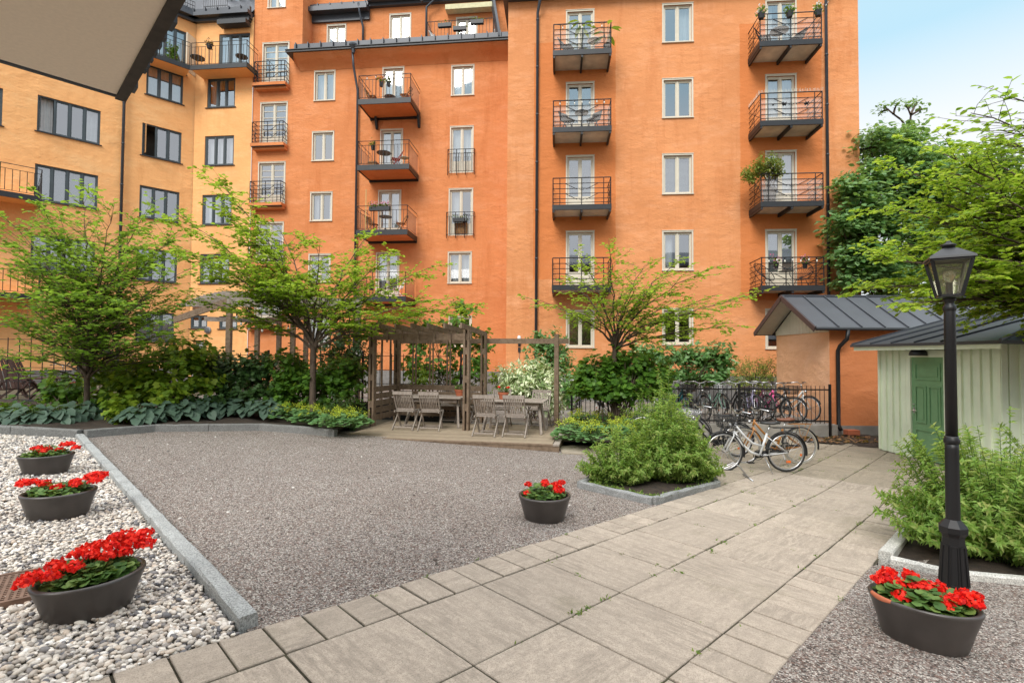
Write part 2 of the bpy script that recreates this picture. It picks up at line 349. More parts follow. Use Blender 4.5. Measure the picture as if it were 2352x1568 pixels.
# pebbles
def pebbles():
    ico = bmesh.new(); bmesh.ops.create_icosphere(ico, subdivisions=2, radius=1); ico.verts.ensure_lookup_table()
    V0 = np.array([v.co[:] for v in ico.verts]); F0 = np.array([[v.index for v in f.verts] for f in ico.faces]); ico.free()
    ic1 = bmesh.new(); bmesh.ops.create_icosphere(ic1, subdivisions=1, radius=1)
    V1 = np.array([v.co[:] for v in ic1.verts]); F1 = np.array([[v.index for v in f.verts] for f in ic1.faces]); ic1.free()
    A = []; B = []
    cell = .0215
    y = .9
    while y < 9.2:
        x = -11.0
        while x < 0:
            c = cell*(1+max(0, y-4)*.07)
            px, py = x+random.uniform(-.6, .6)*c, y+random.uniform(-.6, .6)*c
            ok = (px+py) < 1.42 and py < 9.0 and px > -py*1.06-.25 and (py-px) > 4.50 and py < -0.10*(px+7.7)+9.2
            if ok and abs(px) < 11: (A if py < 3.4 else B).append((px, py, c))
            x += c
        y += c*.92
    objs = []
    Vs = []; Fs = []; o = 0
    for lst, VV, FF in ((A, V0, F0), (B, V1, F1)):
        n = len(lst); k = len(VV); L = np.array(lst)
        s = L[:, 2]*rng.uniform(.40, .80, n); big = rng.random(n) < .12; s[big] *= 1.35
        S = np.stack([s*rng.uniform(.95, 1.45, n), s*rng.uniform(.75, 1.0, n), s*rng.uniform(.5, .75, n)], 1)
        low = rng.normal(0, .27, (n, 3, 3))
        P = VV[None]*S[:, None, :]
        bumpf = 1+np.einsum('kj,njm->nkm', VV, low).sum(2)*.7
        P = P*bumpf[:, :, None]
        a = rng.uniform(0, 2*math.pi, n); t = rng.normal(0, .3, n)
        ca, sa, ct, stt = np.cos(a), np.sin(a), np.cos(t), np.sin(t)
        x = P[:, :, 0]*ct[:, None]+P[:, :, 2]*stt[:, None]; z = -P[:, :, 0]*stt[:, None]+P[:, :, 2]*ct[:, None]; y = P[:, :, 1]
        X = x*ca[:, None]-y*sa[:, None]+L[:, 0:1]; Y = x*sa[:, None]+y*ca[:, None]+L[:, 1:2]
        gz = np.array([g(p[0], p[1]) for p in lst]); Zz = z+gz[:, None]+rng.uniform(.0, .022, n)[:, None]
        Vs.append(np.stack([X, Y, Zz], 2).reshape(-1, 3)); Fs.append((FF[None]+(np.arange(n)*k)[:, None, None]).reshape(-1, 3)+o); o += n*k
    V = np.concatenate(Vs); Fc = np.concatenate(Fs)
    me = bpy.data.meshes.new('pebbles'); me.vertices.add(len(V)); me.vertices.foreach_set('co', V.ravel().astype(np.float32))
    me.loops.add(len(Fc)*3); me.loops.foreach_set('vertex_index', Fc.ravel().astype(np.int32)); me.polygons.add(len(Fc))
    me.polygons.foreach_set('loop_start', (np.arange(len(Fc))*3).astype(np.int32)); me.polygons.foreach_set('loop_total', np.full(len(Fc), 3, np.int32))
    me.polygons.foreach_set('use_smooth', [True]*len(Fc)); me.update(calc_edges=True)
    m = NT('pebble'); r = m.rand()
    col = m.ramp(r, [(0, (.10, .10, .11)), (.14, (.20, .185, .18)), (.28, (.36, .31, .26)), (.42, (.62, .57, .50)), (.58, (.38, .345, .31)), (.72, (.70, .65, .57)), (.84, (.46, .37, .29)), (1, (.86, .84, .80))])
    col = m.mix(m.ramp(m.noise(40, 4), [(.4, (0,)*3), (.75, (.35,)*3)]), col, m.mix(.5, col, (.12, .11, .1)))
    m.base(m.mix(1.0, col, (1.12, 1.12, 1.12), 'MULTIPLY'), .6, .35); me.materials.append(m.m)
    ob = bpy.data.objects.new('pebbles', me); COL.objects.link(ob)
    tag(ob, 'bed of pale river pebbles left of the granite kerb', 'pebbles', kind='stuff')
pebbles()
# ------------------------------------------------------------------ path of slabs on the diagonal
E1 = Vector((math.sqrt(.5), math.sqrt(.5), 0)); E2 = Vector((-math.sqrt(.5), math.sqrt(.5), 0))
def ab(a, b): return E1*a+E2*b
C0 = 2.965/math.sqrt(2)          # offset of the middle joint along E2
def slab(mb, a0, a1, b0, b1, top=.012, gap=.0065):
    cen = ab((a0+a1)/2, (b0+b1)/2); hh = g(cen.x, cen.y)
    dz = random.uniform(-.002, .002); ta, tb = random.uniform(-.002, .002), random.uniform(-.002, .002)
    ga = random.uniform(.5, 1.5)*gap*(1.05 if a1-a0 < .3 else 1)
    q = [ab(a0+ga, b0+ga), ab(a1-ga, b0+ga), ab(a1-ga, b1-ga), ab(a0+ga, b1-ga)]
    tops = [Vector((p.x, p.y, g(p.x, p.y)+top+dz+(ta if i in (0, 3) else -ta)+(tb if i < 2 else -tb))) for i, p in enumerate(q)]
    c = sum(tops, Vector())/4
    ins = [t+(c-t).normalized()*.006+Vector((0, 0, .0)) for t in tops]
    low = [t-Vector((0, 0, .005)) for t in tops]; bot = [t-Vector((0, 0, .05)) for t in tops]
    mb.rings([bot, low, ins], True, False, True)
near = MB(); far = MB()
# measured joints: centre joint crossings every 0.70 m starting at a = (0.30+3.27)/sqrt2
a_ref = (0.30+3.27)/math.sqrt(2)
for i in range(-5, 17):
    a0 = a_ref+i*.70; pm = near if i < 10 else far
    slab(pm, a0, a0+.70, C0, C0+.73); slab(pm, a0+.0, a0+.70, C0-.745, C0)
    for k in range(3):
        aa = a0+.7*k/3
        if i < 17: slab(pm, aa, aa+.7/3, C0+.73, C0+.73+.36, .014)
        if i < 17: slab(pm, aa, aa+.7/3, C0-.745-.38, C0-.745, .014)
po = near.build('path', M_slab); tag(po, kind='structure'); tag(far.build('forecourt_paving', M_slab2), kind='structure')
def inpoly(x, y, P):
    c = False; n = len(P)
    for i in range(n):
        (x0, y0), (x1, y1) = P[i], P[(i+1) % n]
        if (y0 > y) != (y1 > y) and x < (x1-x0)*(y-y0)/(y1-y0)+x0: c = not c
    return c
FORE = [(.95, 9.9), (2.6, 9.45), (3.0, 7.45), (4.3, 7.1), (8.0, 8.2), (10, 9), (10, 13.5), (4.0, 12.95), (3.7, 10.9), (.95, 10.8)]
fm = MB()
for i in range(2, 30):
    for j in range(-14, 22):
        a0 = a_ref+i*.70; b0 = C0+1.10+j*.72 if j >= 0 else C0-1.135+j*.72
        p = ab(a0+.35, b0+.36)
        onpath = False
        if not onpath and (inpoly(p.x, p.y, FORE) or inpoly(p.x-.2, p.y+.1, FORE)): slab(fm, a0, a0+.7, b0, b0+.72, .008, .008)
fo = fm.build('forecourt_paving', M_slab2); tag(fo, kind='structure')
# strip of slabs beside the deck
st = MB(); o_ = at_ground(1290, 1039)
for k in range(4):
    x0 = .97+k*.62
    q = [(x0, 9.86-.045*k), (x0+.60, 9.86-.045*k-.045), (x0+.62, 10.62-.045*k), (x0+.02, 10.66-.045*k)]
    tp = [Vector((p[0], p[1], g(*p)+.02)) for p in q]; st.rings([[t-Vector((0, 0, .06)) for t in tp], tp], True, False, True)
tag(st.build('slab_strip', M_slab2), kind='structure')
jp = [tuple(ab(a, b)[:2]) for a, b in ((-1.2, C0-1.13), (a_ref+11.8, C0-1.13), (a_ref+11.8, C0+1.09), (-1.2, C0+1.09))]
sheet('path_joint_bed', jp, -.001+.004, M_joint, kind='structure')
sheet('forecourt_joint_bed', FORE, -.008+.004, M_joint)
# ------------------------------------------------------------------ kerbs
def kerb(pts, w, h, mat, pieces=True, base=None, rough=.006):
    """granite kerb stones along a polyline, each about 1.2 m long; one object per straight run"""
    mb = MB()
    for (p, q) in zip(pts, pts[1:]):
        p = Vector((p[0], p[1], 0)); q = Vector((q[0], q[1], 0)); d = (q-p); Lr = d.length; d.normalize(); s_ = Vector((-d.y, d.x, 0))
        n = max(1, round(Lr/1.25)); cuts = [Lr*i/n for i in range(n+1)]
        for c0, c1 in zip(cuts, cuts[1:]):
            seg = max(2, int((c1-c0)/.16)); rings = []
            for i in range(seg+1):
                t = c0+.004+(c1-c0-.008)*i/seg; c = p+d*t; gz = g(c.x, c.y)
                e = lambda: random.uniform(-rough, rough)
                rings.append([c-s_*(w/2+e())+Vector((0, 0, gz-.06)), c+s_*(w/2+e())+Vector((0, 0, gz-.06)), c+s_*(w/2+e())+Vector((0, 0, gz+h-.012+e())), c+s_*(w/2-.012+e())+Vector((0, 0, gz+h+e()*.6)),
                              c-s_*(w/2-.012+e())+Vector((0, 0, gz+h+e()*.6)), c-s_*(w/2+e())+Vector((0, 0, gz+h-.012+e()))])
            mb.rings(rings, True, True, True)
    o = mb.build('kerb', mat); tag(o, kind='structure'); return o
kerb([(-7.62, 9.08), (-1.53, 3.05)], .105, .085, M_granite)
kerb([(-14, 9.55), (-7.72, 9.22)], .14, .13, M_granite_dark)
kerb([(-7.62, 9.2), (-7.1, 10.22), (-5.35, 10.95), (-4.5, 10.85), (-3.62, 10.62)], .13, .14, M_granite_dark)
BED = [tuple(at_ground(u, v)[:2]) for u, v in ((1332, 1120), (1500, 1158), (1648, 1118), (1590, 1065), (1420, 1075))]
M_granite_mid = granite('grey_granite', (.27, .275, .27)); kerb(BED[:4], .085, .09, M_granite_mid, rough=.009)
kerb([BED[0], BED[4]], .085, .09, M_granite_mid, rough=.009)
sheet('flower_bed', BED, .05, M_soil, .25, bumpy=.03)
# right-hand bed behind the lamp
RK = [(5.3, 6.6), (3.42, 4.72), (3.75, 4.42), (8.0, 3.75)]
kerb(RK[:2], .11, .085, M_granite_white, rough=.003); kerb([(3.42, 4.66), (3.72, 4.38), (8.0, 3.75)], .085, .065, M_granite_white, rough=.003)
sheet('flower_bed', [(5.4, 6.7), (3.45, 4.75), (3.75, 4.45), (9.5, 3.6), (9.5, 8.2), (7.6, 8.3)], .02, M_soil, .3, bumpy=.02)
sheet('flower_bed', [(-14, 9.6), (-7.7, 9.25), (-7.15, 10.2), (-5.3, 10.95), (-3.6, 10.7), (-3.7, 13.6), (-14, 13.2)], .10, M_soil, .4, bumpy=.04)
sheet('flower_bed', [(.9, 10.8), (3.7, 10.85), (4.1, 12.9), (1.0, 12.9)], .10, M_soil, .4, bumpy=.04)
# terraces behind the fences
def slabbox(name, poly, z0, z1, mat, kind='structure'):
    o = MB().prism(poly, z0, z1).build(name, mat); tag(o, kind=kind); return o
M_pave = slab_mat('yard_paving', (.36, .335, .30), .2)
slabbox('bicycle_yard', [(-1.2, 13.05), (8.35, 13.15), (8.35, 19.0), (-1.2, 20.5)], -1, -.12, M_pave)
slabbox('back_yard', [(-20, 14.2), (-1.2, 14.2), (-1.2, 23.0), (-30, 26)], -1, .13, M_pave)
mb = MB(); mb.box(3.9, 8.0, 12.95, 13.22, -.7, -.09); tag(mb.build('concrete_kerb', M_concrete, bevel=.015), kind='structure')
mb = MB(); mb.box(-16, -1.3, 14.0, 14.2, -.3, .30); tag(mb.build('retaining_wall', simple('black_wall', (.02, .02, .02), .8)), 'low black retaining wall under the mesh fence', 'wall', kind=None)
# ------------------------------------------------------------------ deck
ZD = -.135
DF0 = at_z(775, 1003, ZD); DF1 = at_z(1284, 1022, ZD)
dk = thing('wooden_deck', 'low weathered timber deck carrying both dining tables', 'deck', (-1.3, 11, -.3))
dd = (DF1-DF0); dd.z = 0; dlen = dd.length; dd.normalize(); dn = Vector((-dd.y, dd.x, 0))
mb = MB(); nb = 21; depth = 2.62; w = depth/nb
for i in range(nb):
    o0 = .10+i*w; ext = .0
    a = DF0+dn*o0+dd*.02; b = DF0+dn*o0+dd*(dlen-.14)
    mb.hexa([a+Vector((0, 0, -.03)), b+Vector((0, 0, -.03)), b+dn*(w-.012)+Vector((0, 0, -.03)), a+dn*(w-.012)+Vector((0, 0, -.03)), a, b, b+dn*(w-.012), a+dn*(w-.012)])
M_deckwood2 = wood('deck_boards_rotated', (.36, .29, .205), (.19, .145, .10), (2.2, 24, 8), .7)
mb.build('deck_boards', M_deckwood2, dk)
e1 = DF0+dn*.05; e2 = DF1+dn*.05
mb = MB(); mb.beam(e1+Vector((0, 0, -.012)), e2+Vector((0, 0, -.012)), .095, .03); mb.build('edge_board', M_timber, dk)
mb = MB(); mb.beam(DF1+dn*.0-dd*.06+Vector((0, 0, -.011)), DF1+dn*depth-dd*.06+Vector((0, 0, -.011)), .12, .03); mb.build('edge_board', M_timber2, dk)
mb = MB(); mb.beam(DF0+dn*.03+Vector((0, 0, -.14)), DF1+dn*.03+Vector((0, 0, -.14)), .03, .22); mb.beam(DF1+dn*.03+Vector((0, 0, -.14))-dd*.02, DF1+dn*depth+Vector((0, 0, -.14))-dd*.02, .03, .22); mb.build('fascia_board', M_timber, dk)
# ------------------------------------------------------------------ pergola over the first table
FL, FR = at_z(854, 978, ZD), at_z(1071, 988, ZD); BL, BR = at_z(895, 962, ZD), None
LONE = at_z(1278, 976, ZD)
pd = (FR-FL); pd.normalize(); pn = Vector((-pd.y, pd.x, 0))
BL = FL+pn*1.28; BR = FR+pn*1.28
pg = thing('pergola', 'weathered timber pergola standing on the deck round the left table', 'pergola', FL)
def dpost(p, z1, par, gap=.05):
    mb = MB()
    for s_ in (-1, 1):
        q = p+pd*(s_*(gap/2+.024)); mb.beam(q, q+Vector((0, 0, z1)), .048, .13, up=pn)
    for z in (.45, 1.1, 1.75): mb.beam(p+Vector((0, 0, z)), p+Vector((0, 0, z+.16)), .05, .11, up=pn)
    mb.build('post', M_timber, par)
PH = 2.30
for p, h_ in ((FL, PH+.04), (FR, PH+.02), (BL, PH-.02), (BR, PH-.02)): dpost(p, h_, pg)
U = Vector((0, 0, 1))
mb = MB(); mb.beam(FL-pd*.12+U*(PH-.14), FR+pd*.1+U*(PH-.14), .045, .15); mb.build('beam', M_timber, pg)
# back beam runs on to the single post
LB = BL+pd*((LONE-BL).dot(pd)); LB = LONE
mb = MB(); mb.beam(BL-pd*.12+U*(PH-.2), LB+(LB-BL).normalized()*.3+U*(PH-.2), .05, .13); mb.build('beam', M_timber, pg)
mb = MB(); mb.beam(LONE, LONE+U*(PH-.02), .11, .11, up=pn); mb.build('post', M_timber, pg)
for i in range(7):
    c = FL+pd*((FR-FL).length*i/6)
    rf = MB(); a = c-pn*.42+U*(PH+.10); b = c+pn*1.45+U*(PH-.03)
    rf.beam(a, b, .048, .12); rf.build('rafter', M_timber, pg)
    if 0 < i < 6:
        mb = MB(); mb.beam(c+pd*.0-pn*.05+U*(PH-.27), c-pn*.05+U*(PH+.04), .045, .03); mb.build('hanger', M_timber, pg)
# board panels (back and left side)
for (a, b) in ((BL, BR), (FL+pn*.08, BL-pn*.02)):
    for k in range(5):
        mb = MB(); z = .88-.17*k; mb.beam(a+U*z+pd*.02, b+U*z+pd*.02, .022, .135); mb.build('panel_board', M_timber, pg)
for i in range(4):
    for s_ in (-.045, .045):
        c = BL+pd*((BR-BL).length*(i+1)/5+s_)
        mb = MB(); mb.beam(c+pn*.03+U*.1, c+pn*.03+U*(PH-.15), .035, .045); mb.build('slat', M_timber, pg)
for t in (.35, .7):
    c = FL+pn*(1.28*t); mb = MB(); mb.beam(c+U*.1, c+U*(PH-.15), .045, .035); mb.build('slat', M_timber, pg)
# ------------------------------------------------------------------ folding chairs and tables
def make_chair(label):
    t = thing('folding_chair', label, 'chair', (0, 0, 0), 0, 'folding chairs round the two deck tables')
    W = .215
    seat = MB(); 
    for k in range(7):
        y = -.17+.062*k; seat.box(-W+.03, W-.03, y, y+.048, .42+.01*(k/7), .438+.01*(k/7))
    seat.build('seat', M_teak, t)
    topb = Vector((0, -.30, .90)); bot = Vector((0, .20, 0))
    def L(z): return bot+(topb-bot)*(z/.9)
    back = MB()
    for k in range(9):
        x = -W+.055+(2*W-.11)*k/8; a, b = L(.47), L(.83)
        mid = (a+b)/2+Vector((0, -.022, 0))
        back.beam((x, a.y, a.z), (x, mid.y, mid.z), .022, .012, up=(0, 1, 0)); back.beam((x, mid.y, mid.z), (x, b.y, b.z), .022, .012, up=(0, 1, 0))
    back.build('backrest', M_teak, t)
    mb = MB(); a = L(.855); mb.beam((-W-.02, a.y, a.z), (W+.02, a.y, a.z), .03, .075); mb.build('top_rail', M_teak, t)
    mb = MB(); a = L(.47); mb.beam((-W, a.y, a.z), (W, a.y, a.z), .028, .05); mb.build('lower_rail', M_teak, t)
    for s_ in (-1, 1):
        mb = MB(); a = L(.84); mb.beam((s_*W, a.y, a.z), (s_*W, bot.y, bot.z), .026, .042, up=(0, 1, 0)); mb.build('leg', M_teak, t)
        mb = MB(); mb.beam((s_*(W+.028), .17, .43), (s_*(W+.028), -.27, .0), .024, .04, up=(0, 1, 0)); mb.build('leg', M_timber2, t)
        mb = MB(); mb.beam((s_*(W+.002), -.20, .425), (s_*(W+.002), .26, .435), .024, .035); mb.build('seat_rail', M_teak, t)
    [MB().beam((-W, y_, .07), (W, y_, .07), .02, .03).build('stretcher', M_teak, t) for y_ in (-.20, .16)]
    return t
chair0 = make_chair('')
def feet(zx0, zy0, zx1, zy1):
    p = at_z(762.2+zx0*.24687, 711.4+zy0*.24687, ZD); q = at_z(762.2+zx1*.24687, 711.4+zy1*.24687, ZD)
    return p, q
front = [((565, 1118, 740, 1124), 'left front chair of the left table, back turned to the gravel'),
         ((806, 1128, 984, 1132), 'right front chair of the left table, back turned to the gravel'),
         ((1312, 1180, 1502, 1188), 'left front chair of the right table, beside the near pergola post'),
         ((1592, 1186, 1786, 1194), 'right front chair of the right table, nearest the deck corner')]
used = False; cpos = []
for fz, lab in front:
    p, q = feet(*fz); c = (p+q)/2; d = (q-p); ang = math.atan2(d.y, d.x)
    fw = Vector((-math.sin(ang), math.cos(ang), 0)); c = c+fw*.27
    c.z = ZD
    if not used: chair0.location = c; chair0.rotation_euler = (0, 0, ang); chair0['label'] = lab; used = True
    else: dup(chair0, c, ang, lab)
    cpos.append((c, ang, fw))
backc = [(0, 'pale left chair behind the left table, facing the camera'), (1, 'pale right chair behind the left table, turned slightly outwards'),
         (2, 'pale left chair behind the right table, next to the pergola'), (3, 'pale right chair behind the right table, before the white-edged shrub')]
for i, lab in backc:
    c, ang, fw = cpos[i]
    sd = Vector((fw.y, -fw.x, 0)); k = 1.36
    c2 = c+fw*k+sd*((.62, .55, -.03, .30)[i]); dup(chair0, c2, ang+math.pi+(.15, -.25, .05, -.05)[i], lab)
def make_table(label, c, ang, L=1.45, W=.8):
    t = thing('dining_table', label, 'table', c, ang, 'slatted dining tables on the deck')
    mb = MB()
    for k in range(7):
        y = -W/2+.07+(W-.14)*k/7; mb.box(-L/2+.09, L/2-.09, y, y+(W-.14)/7-.008, .70, .725)
    for s_ in (-1, 1): mb.box(min(s_*L/2, s_*(L/2-.085)), max(s_*L/2, s_*(L/2-.085)), -W/2, W/2, .70, .727)
    for s_ in (-1, 1): mb.box(-L/2+.085, L/2-.085, min(s_*W/2, s_*(W/2-.07)), max(s_*W/2, s_*(W/2-.07)), .70, .727)
    mb.build('tabletop', M_timber2, t, world=False)
    mb = MB()
    for s_ in (-1, 1): mb.box(-L/2+.12, L/2-.12, s_*(W/2-.11)-.012, s_*(W/2-.11)+.012, .61, .698)
    mb.build('apron', M_teak, t, world=False)
    for sx in (-1, 1):
        for sy in (-1, 1):
            mb = MB(); mb.beam((sx*(L/2-.16), sy*(W/2-.30), .69), (sx*(L/2-.06), sy*(W/2-.06), 0), .045, .06); mb.build('leg', M_teak, t, world=False)
    return t
tabs = []
for (i, j), lab in (((0, 1), 'slatted grey table inside the pergola with a small green pot on it'), ((2, 3), 'slatted grey table on the open deck side, carrying the red geranium pot')):
    c = (cpos[i][0]+cpos[j][0])/2+cpos[i][2]*.66+Vector((cpos[i][2].y, -cpos[i][2].x, 0))*(.2 if i == 0 else .16)
    tabs.append((c, cpos[i][1])); make_table(lab, c, cpos[i][1])
# ------------------------------------------------------------------ geraniums and pots
M_gleaf = leafmat('geranium_leaf', [(.022, .06, .012), (.035, .085, .018), (.06, .12, .03), (.10, .15, .035)], .25, .55)
def petalmat(name, stops):
    m = NT(name); r = m.rand(); n = len(stops)
    m.base(m.ramp(r, [((i+.5)/n, c) for i, c in enumerate(stops)]), .55, .25)
    tr = m.n('BsdfTranslucent'); m.set(tr.inputs[0], stops[-1]); mx = m.n('MixShader'); m.set(mx.inputs[0], .35)
    m.t.links.new(m.b.outputs[0], mx.inputs[1]); m.t.links.new(tr.outputs[0], mx.inputs[2]); m.t.links.new(mx.outputs[0], m.out.inputs[0]); return m.m
M_red = petalmat('red_petal', [(.38, .003, .004), (.72, .006, .006), (.88, .015, .009), (.97, .06, .03)])
M_pink = petalmat('pink_petal', [(.6, .12, .3), (.8, .3, .5), (.85, .5, .6)])
M_whitepet = petalmat('white_petal', [(.7, .7, .68), (.85, .85, .82)])
M_yellowgreen = leafmat('lime_flower', [(.26, .30, .02), (.38, .40, .03), (.30, .36, .04)], .3)
M_stem = simple('green_stem', (.07, .13, .03), .6)
def vec_rand(n): 
    v = rng.normal(size=(n, 3)); return v/np.linalg.norm(v, axis=1, keepdims=True)
def geranium(label, c, heads, rx, ry, rot, nl=120, lsize=.075, hr=.058, cat='geranium', group='red geraniums in the planters', petal=None, dens=1.0):
    """c = centre of the soil surface; heads = [(x, y, z) offsets]"""
    t = thing('geranium', label, cat, c, 0, group)
    cr, sr = math.cos(rot), math.sin(rot)
    P = []; A = []; Nn = []; L = []; stems = MB()
    for i in range(nl):
        a = random.uniform(0, 2*math.pi); r_ = math.sqrt(random.random()); x, y = rx*r_*math.cos(a), ry*r_*math.sin(a)
        z = lsize*(.4+3.0*random.random()*(1.15-.7*r_))
        p = Vector((x*cr-y*sr, x*sr+y*cr, z)); d = Vector((p.x, p.y, 0)); d = (d.normalized() if d.length > 1e-3 else Vector((1, 0, 0)))+Vector((random.uniform(-.8, .8), random.uniform(-.8, .8), random.uniform(-.35, .25)))
        P.append(p+Vector(c)); A.append(d); Nn.append(Vector((random.uniform(-.5, .5), random.uniform(-.5, .5)-.2, 1))); L.append(lsize*random.uniform(.7, 1.25))
        if i % 3 == 0: stems.tube([Vector(c)+Vector((p.x*.5, p.y*.5, 0)), p+Vector(c)], .003, 4)
    leaves('foliage', P, A, Nn, L, M_gleaf, t, 'round', smooth=True)
    for (hx, hy, hz) in heads:
        hz = .045+hz*.60
        h = Vector((hx*cr-hy*sr, hx*sr+hy*cr, hz))+Vector(c)
        b = Vector(c)+Vector(((h.x-c[0])*.5, (h.y-c[1])*.5, .02))
        stems.tube([b, (b+h)/2+Vector((0, 0, .02)), h], .0035, 4)
        k = int(95*dens); D = vec_rand(k); D[:, 2] = np.abs(D[:, 2])*.85-.12; D /= np.linalg.norm(D, axis=1, keepdims=True)
        rr = hr*random.uniform(.85, 1.15)
        Pp = np.array(h)[None]+D*rr*np.array([1.05, 1.05, .75])*rng.uniform(.55, 1.0, (k, 1))
        Ax = np.cross(D, vec_rand(k)); 
        leaves('flower_head', Pp-Ax*rr*.2, Ax+D*.25, D+vec_rand(k)*.35, np.full(k, rr*.52)*rng.uniform(.8, 1.2, k), petal or M_red, t, 'petal', .5)
    stems.build('stems', M_stem, t)
    return t
M_pot = simple('dark_glazed_pot', (.052, .045, .041), .36, .0, .5, .3, 4)
def planter(label, c, rx, ry, h, rot, chip=None):
    t = thing('planter', label, 'planter', c, 0, 'dark glazed planters')
    prof = [(.72, 0), (.75, .012), (.87, h*.55), (.965, h*.9), (.99, h*.965), (1.0, h), (.985, h+.012), (.95, h+.016), (.90, h+.012), (.875, h-.004), (.86, h*.88), (.82, h*.74)]
    # superellipse-free oval bowl
    mb = MB(); mb.lathe([(r_, z) for r_, z in prof], c, 72, rx, ry, rot, True, False); mb.build('bowl', M_pot, t, smooth=True)
    so = MB(); so.lathe([(.0001, h*.83), (.4, h*.845), (.84, h*.82)], c, 24, rx, ry, rot, False, False); so.build('potting_soil', M_soil, t)
    if chip:
        cp = MB(); o = []
        for r_, z in ((.994, h*.955), (1.004, h+.001), (.985, h+.0145), (.955, h+.018)):
            o.append([])
            for k in range(9):
                th = chip[0]+(chip[1]-chip[0])*k/8; ww = math.sin(math.pi*k/8)
                rr = r_+.004; zz = z if z > h else z+(h-z)*(1-ww)*.9
                x, y = rx*rr*math.cos(th), ry*rr*math.sin(th)
                o[-1].append((c[0]+x*math.cos(rot)-y*math.sin(rot), c[1]+x*math.sin(rot)+y*math.cos(rot), c[2]+zz))
        cp.rings(o, False); cp.build('chipped_rim', M_terracotta, t, smooth=True)
    return t
def bowl(label, glabel, uv, rimL, rimR, ry, heads, nl=130, z_extra=0, rnd=False, chip=None, group=True, hr=.058, lsz=.06, h=.25):
    """rimL / rimR: pixels of the rim ends of the long axis"""
    b = at_ground(*uv)
    p = at_z(*rimL, b.z+h); q = at_z(*rimR, b.z+h); c = (p+q)/2; c.z = b.z+z_extra
    rx = (q-p).length/2; rot = math.atan2(q.y-p.y, q.x-p.x)
    planter(label, c, rx, ry if ry else rx, h, rot, chip)
    geranium(glabel, (c.x, c.y, c.z+h*.80), heads, rx*.72, (ry if ry else rx)*.74, rot, int(nl*3.2), hr=hr*.95, lsize=lsz*.78)
    return c
bowl('large oval dark planter in front, beside the metal grate on the pebbles', 'fullest red geranium, in the front planter on the pebbles', (195, 1428), (66, 1362), (330, 1285), .25,
     [(-.31, -.02, .10), (-.27, .03, .12), (-.16, .04, .16), (-.10, -.05, .15), (-.05, .07, .20), (.0, .0, .20), (.06, -.06, .17), (.08, .1, .22), (.14, .05, .29), (.15, -.04, .16), (.21, .02, .22), (.26, .06, .23), (.28, -.02, .18), (.32, .06, .25), (.22, .12, .24), (-.2, -.05, .12), (.02, .12, .2), (.1, -.01, .24), (.16, .08, .27)], 150, z_extra=-.0, hr=.05, h=.215)
bowl('oval dark planter on the pebbles, middle of the row of three', 'sparse red geranium in the middle planter on the pebbles', (133, 1194), (47, 1132), (222, 1120), .25,
     [(-.27, 0, .17), (-.21, .03, .17), (-.12, .0, .15), (.0, -.04, .09), (.10, .06, .13), (.14, -.05, .13), (.2, .08, .17), (.25, .0, .22), (.30, .05, .2), (.29, -.03, .16)], 100, z_extra=-.015, hr=.055)
bowl('oval dark planter on the pebbles, farthest of the row of three', 'red geranium in the far planter, close to the granite kerb corner', (105, 1090), (39, 1046), (172, 1038), .25,
     [(-.08, 0, .15), (-.03, -.05, .09), (.0, .03, .12), (.13, 0, .10), (.17, .03, .19), (.22, .05, .19), (.29, 0, .12), (-.13, .05, .13)], 100, z_extra=-.015, hr=.055)
bowl('round dark planter alone on the gravel beside the path', 'small red geranium in the round planter on the gravel', (1250, 1198), (1191, 1136), (1310, 1134), 0,
     [(-.19, -.04, .06), (-.17, .05, .18), (.0, .02, .19), (.10, .05, .15), (.14, .0, .18), (.17, -.02, .10), (.13, -.06, .11), (.19, .05, .2), (.02, .1, .2)], 75, z_extra=-.008, hr=.046, lsz=.065)
bowl('large oval dark planter with a chipped rim at the foot of the lamp', 'red geranium with many flower heads beside the lamp', (2130, 1514), (1992, 1346), (2264, 1412), .21,
     [(-.23, -.02, .13), (-.19, .03, .15), (-.12, -.0, .13), (-.18, .08, .18), (-.07, .10, .18), (-.03, .02, .13), (.02, .04, .15), (.08, .06, .14), (.12, -.02, .10), (.17, -.03, .12), (.2, .02, .15), (.24, .0, .10), (.12, -.08, .07), (-.10, -.10, .06), (.25, .06, .14)], 130, z_extra=-.005, chip=(3.55, 4.15), hr=.045, lsz=.065)
def flowerpot(label, c, r_, h, mat=None, name='flower_pot', group=None):
    t = thing(name, label, 'flower pot', c, 0, group)
    MB().lathe([(r_*.68, 0), (r_*.92, h*.72), (r_*1.0, h*.72), (r_*1.04, h), (r_*.92, h), (r_*.86, h*.8)], c, 18).build('pot', mat or M_terracotta, t, smooth=False); return t
for (c, ang), lab, gl, red in ((tabs[0], 'terracotta pot on the left table', 'small leafy plant in the pot on the left table', False), (tabs[1], 'terracotta pot on the right table', 'little red geranium in the pot on the right table', True)):
    q = at_y(*((1056, 896) if not red else (1156, 908)), c.y+.12); zc = c.z+.727
    cc = (q.x, c.y+.12, zc); flowerpot(lab, cc, .125, .16, group='terracotta pots on the deck tables')
    geranium(gl, (cc[0], cc[1], zc+.14), [(-.1, 0, .14), (.09, .0, .12), (.12, .03, .13)] if red else [], .10, .10, 0, 60, .05, .04, 'plant', None)
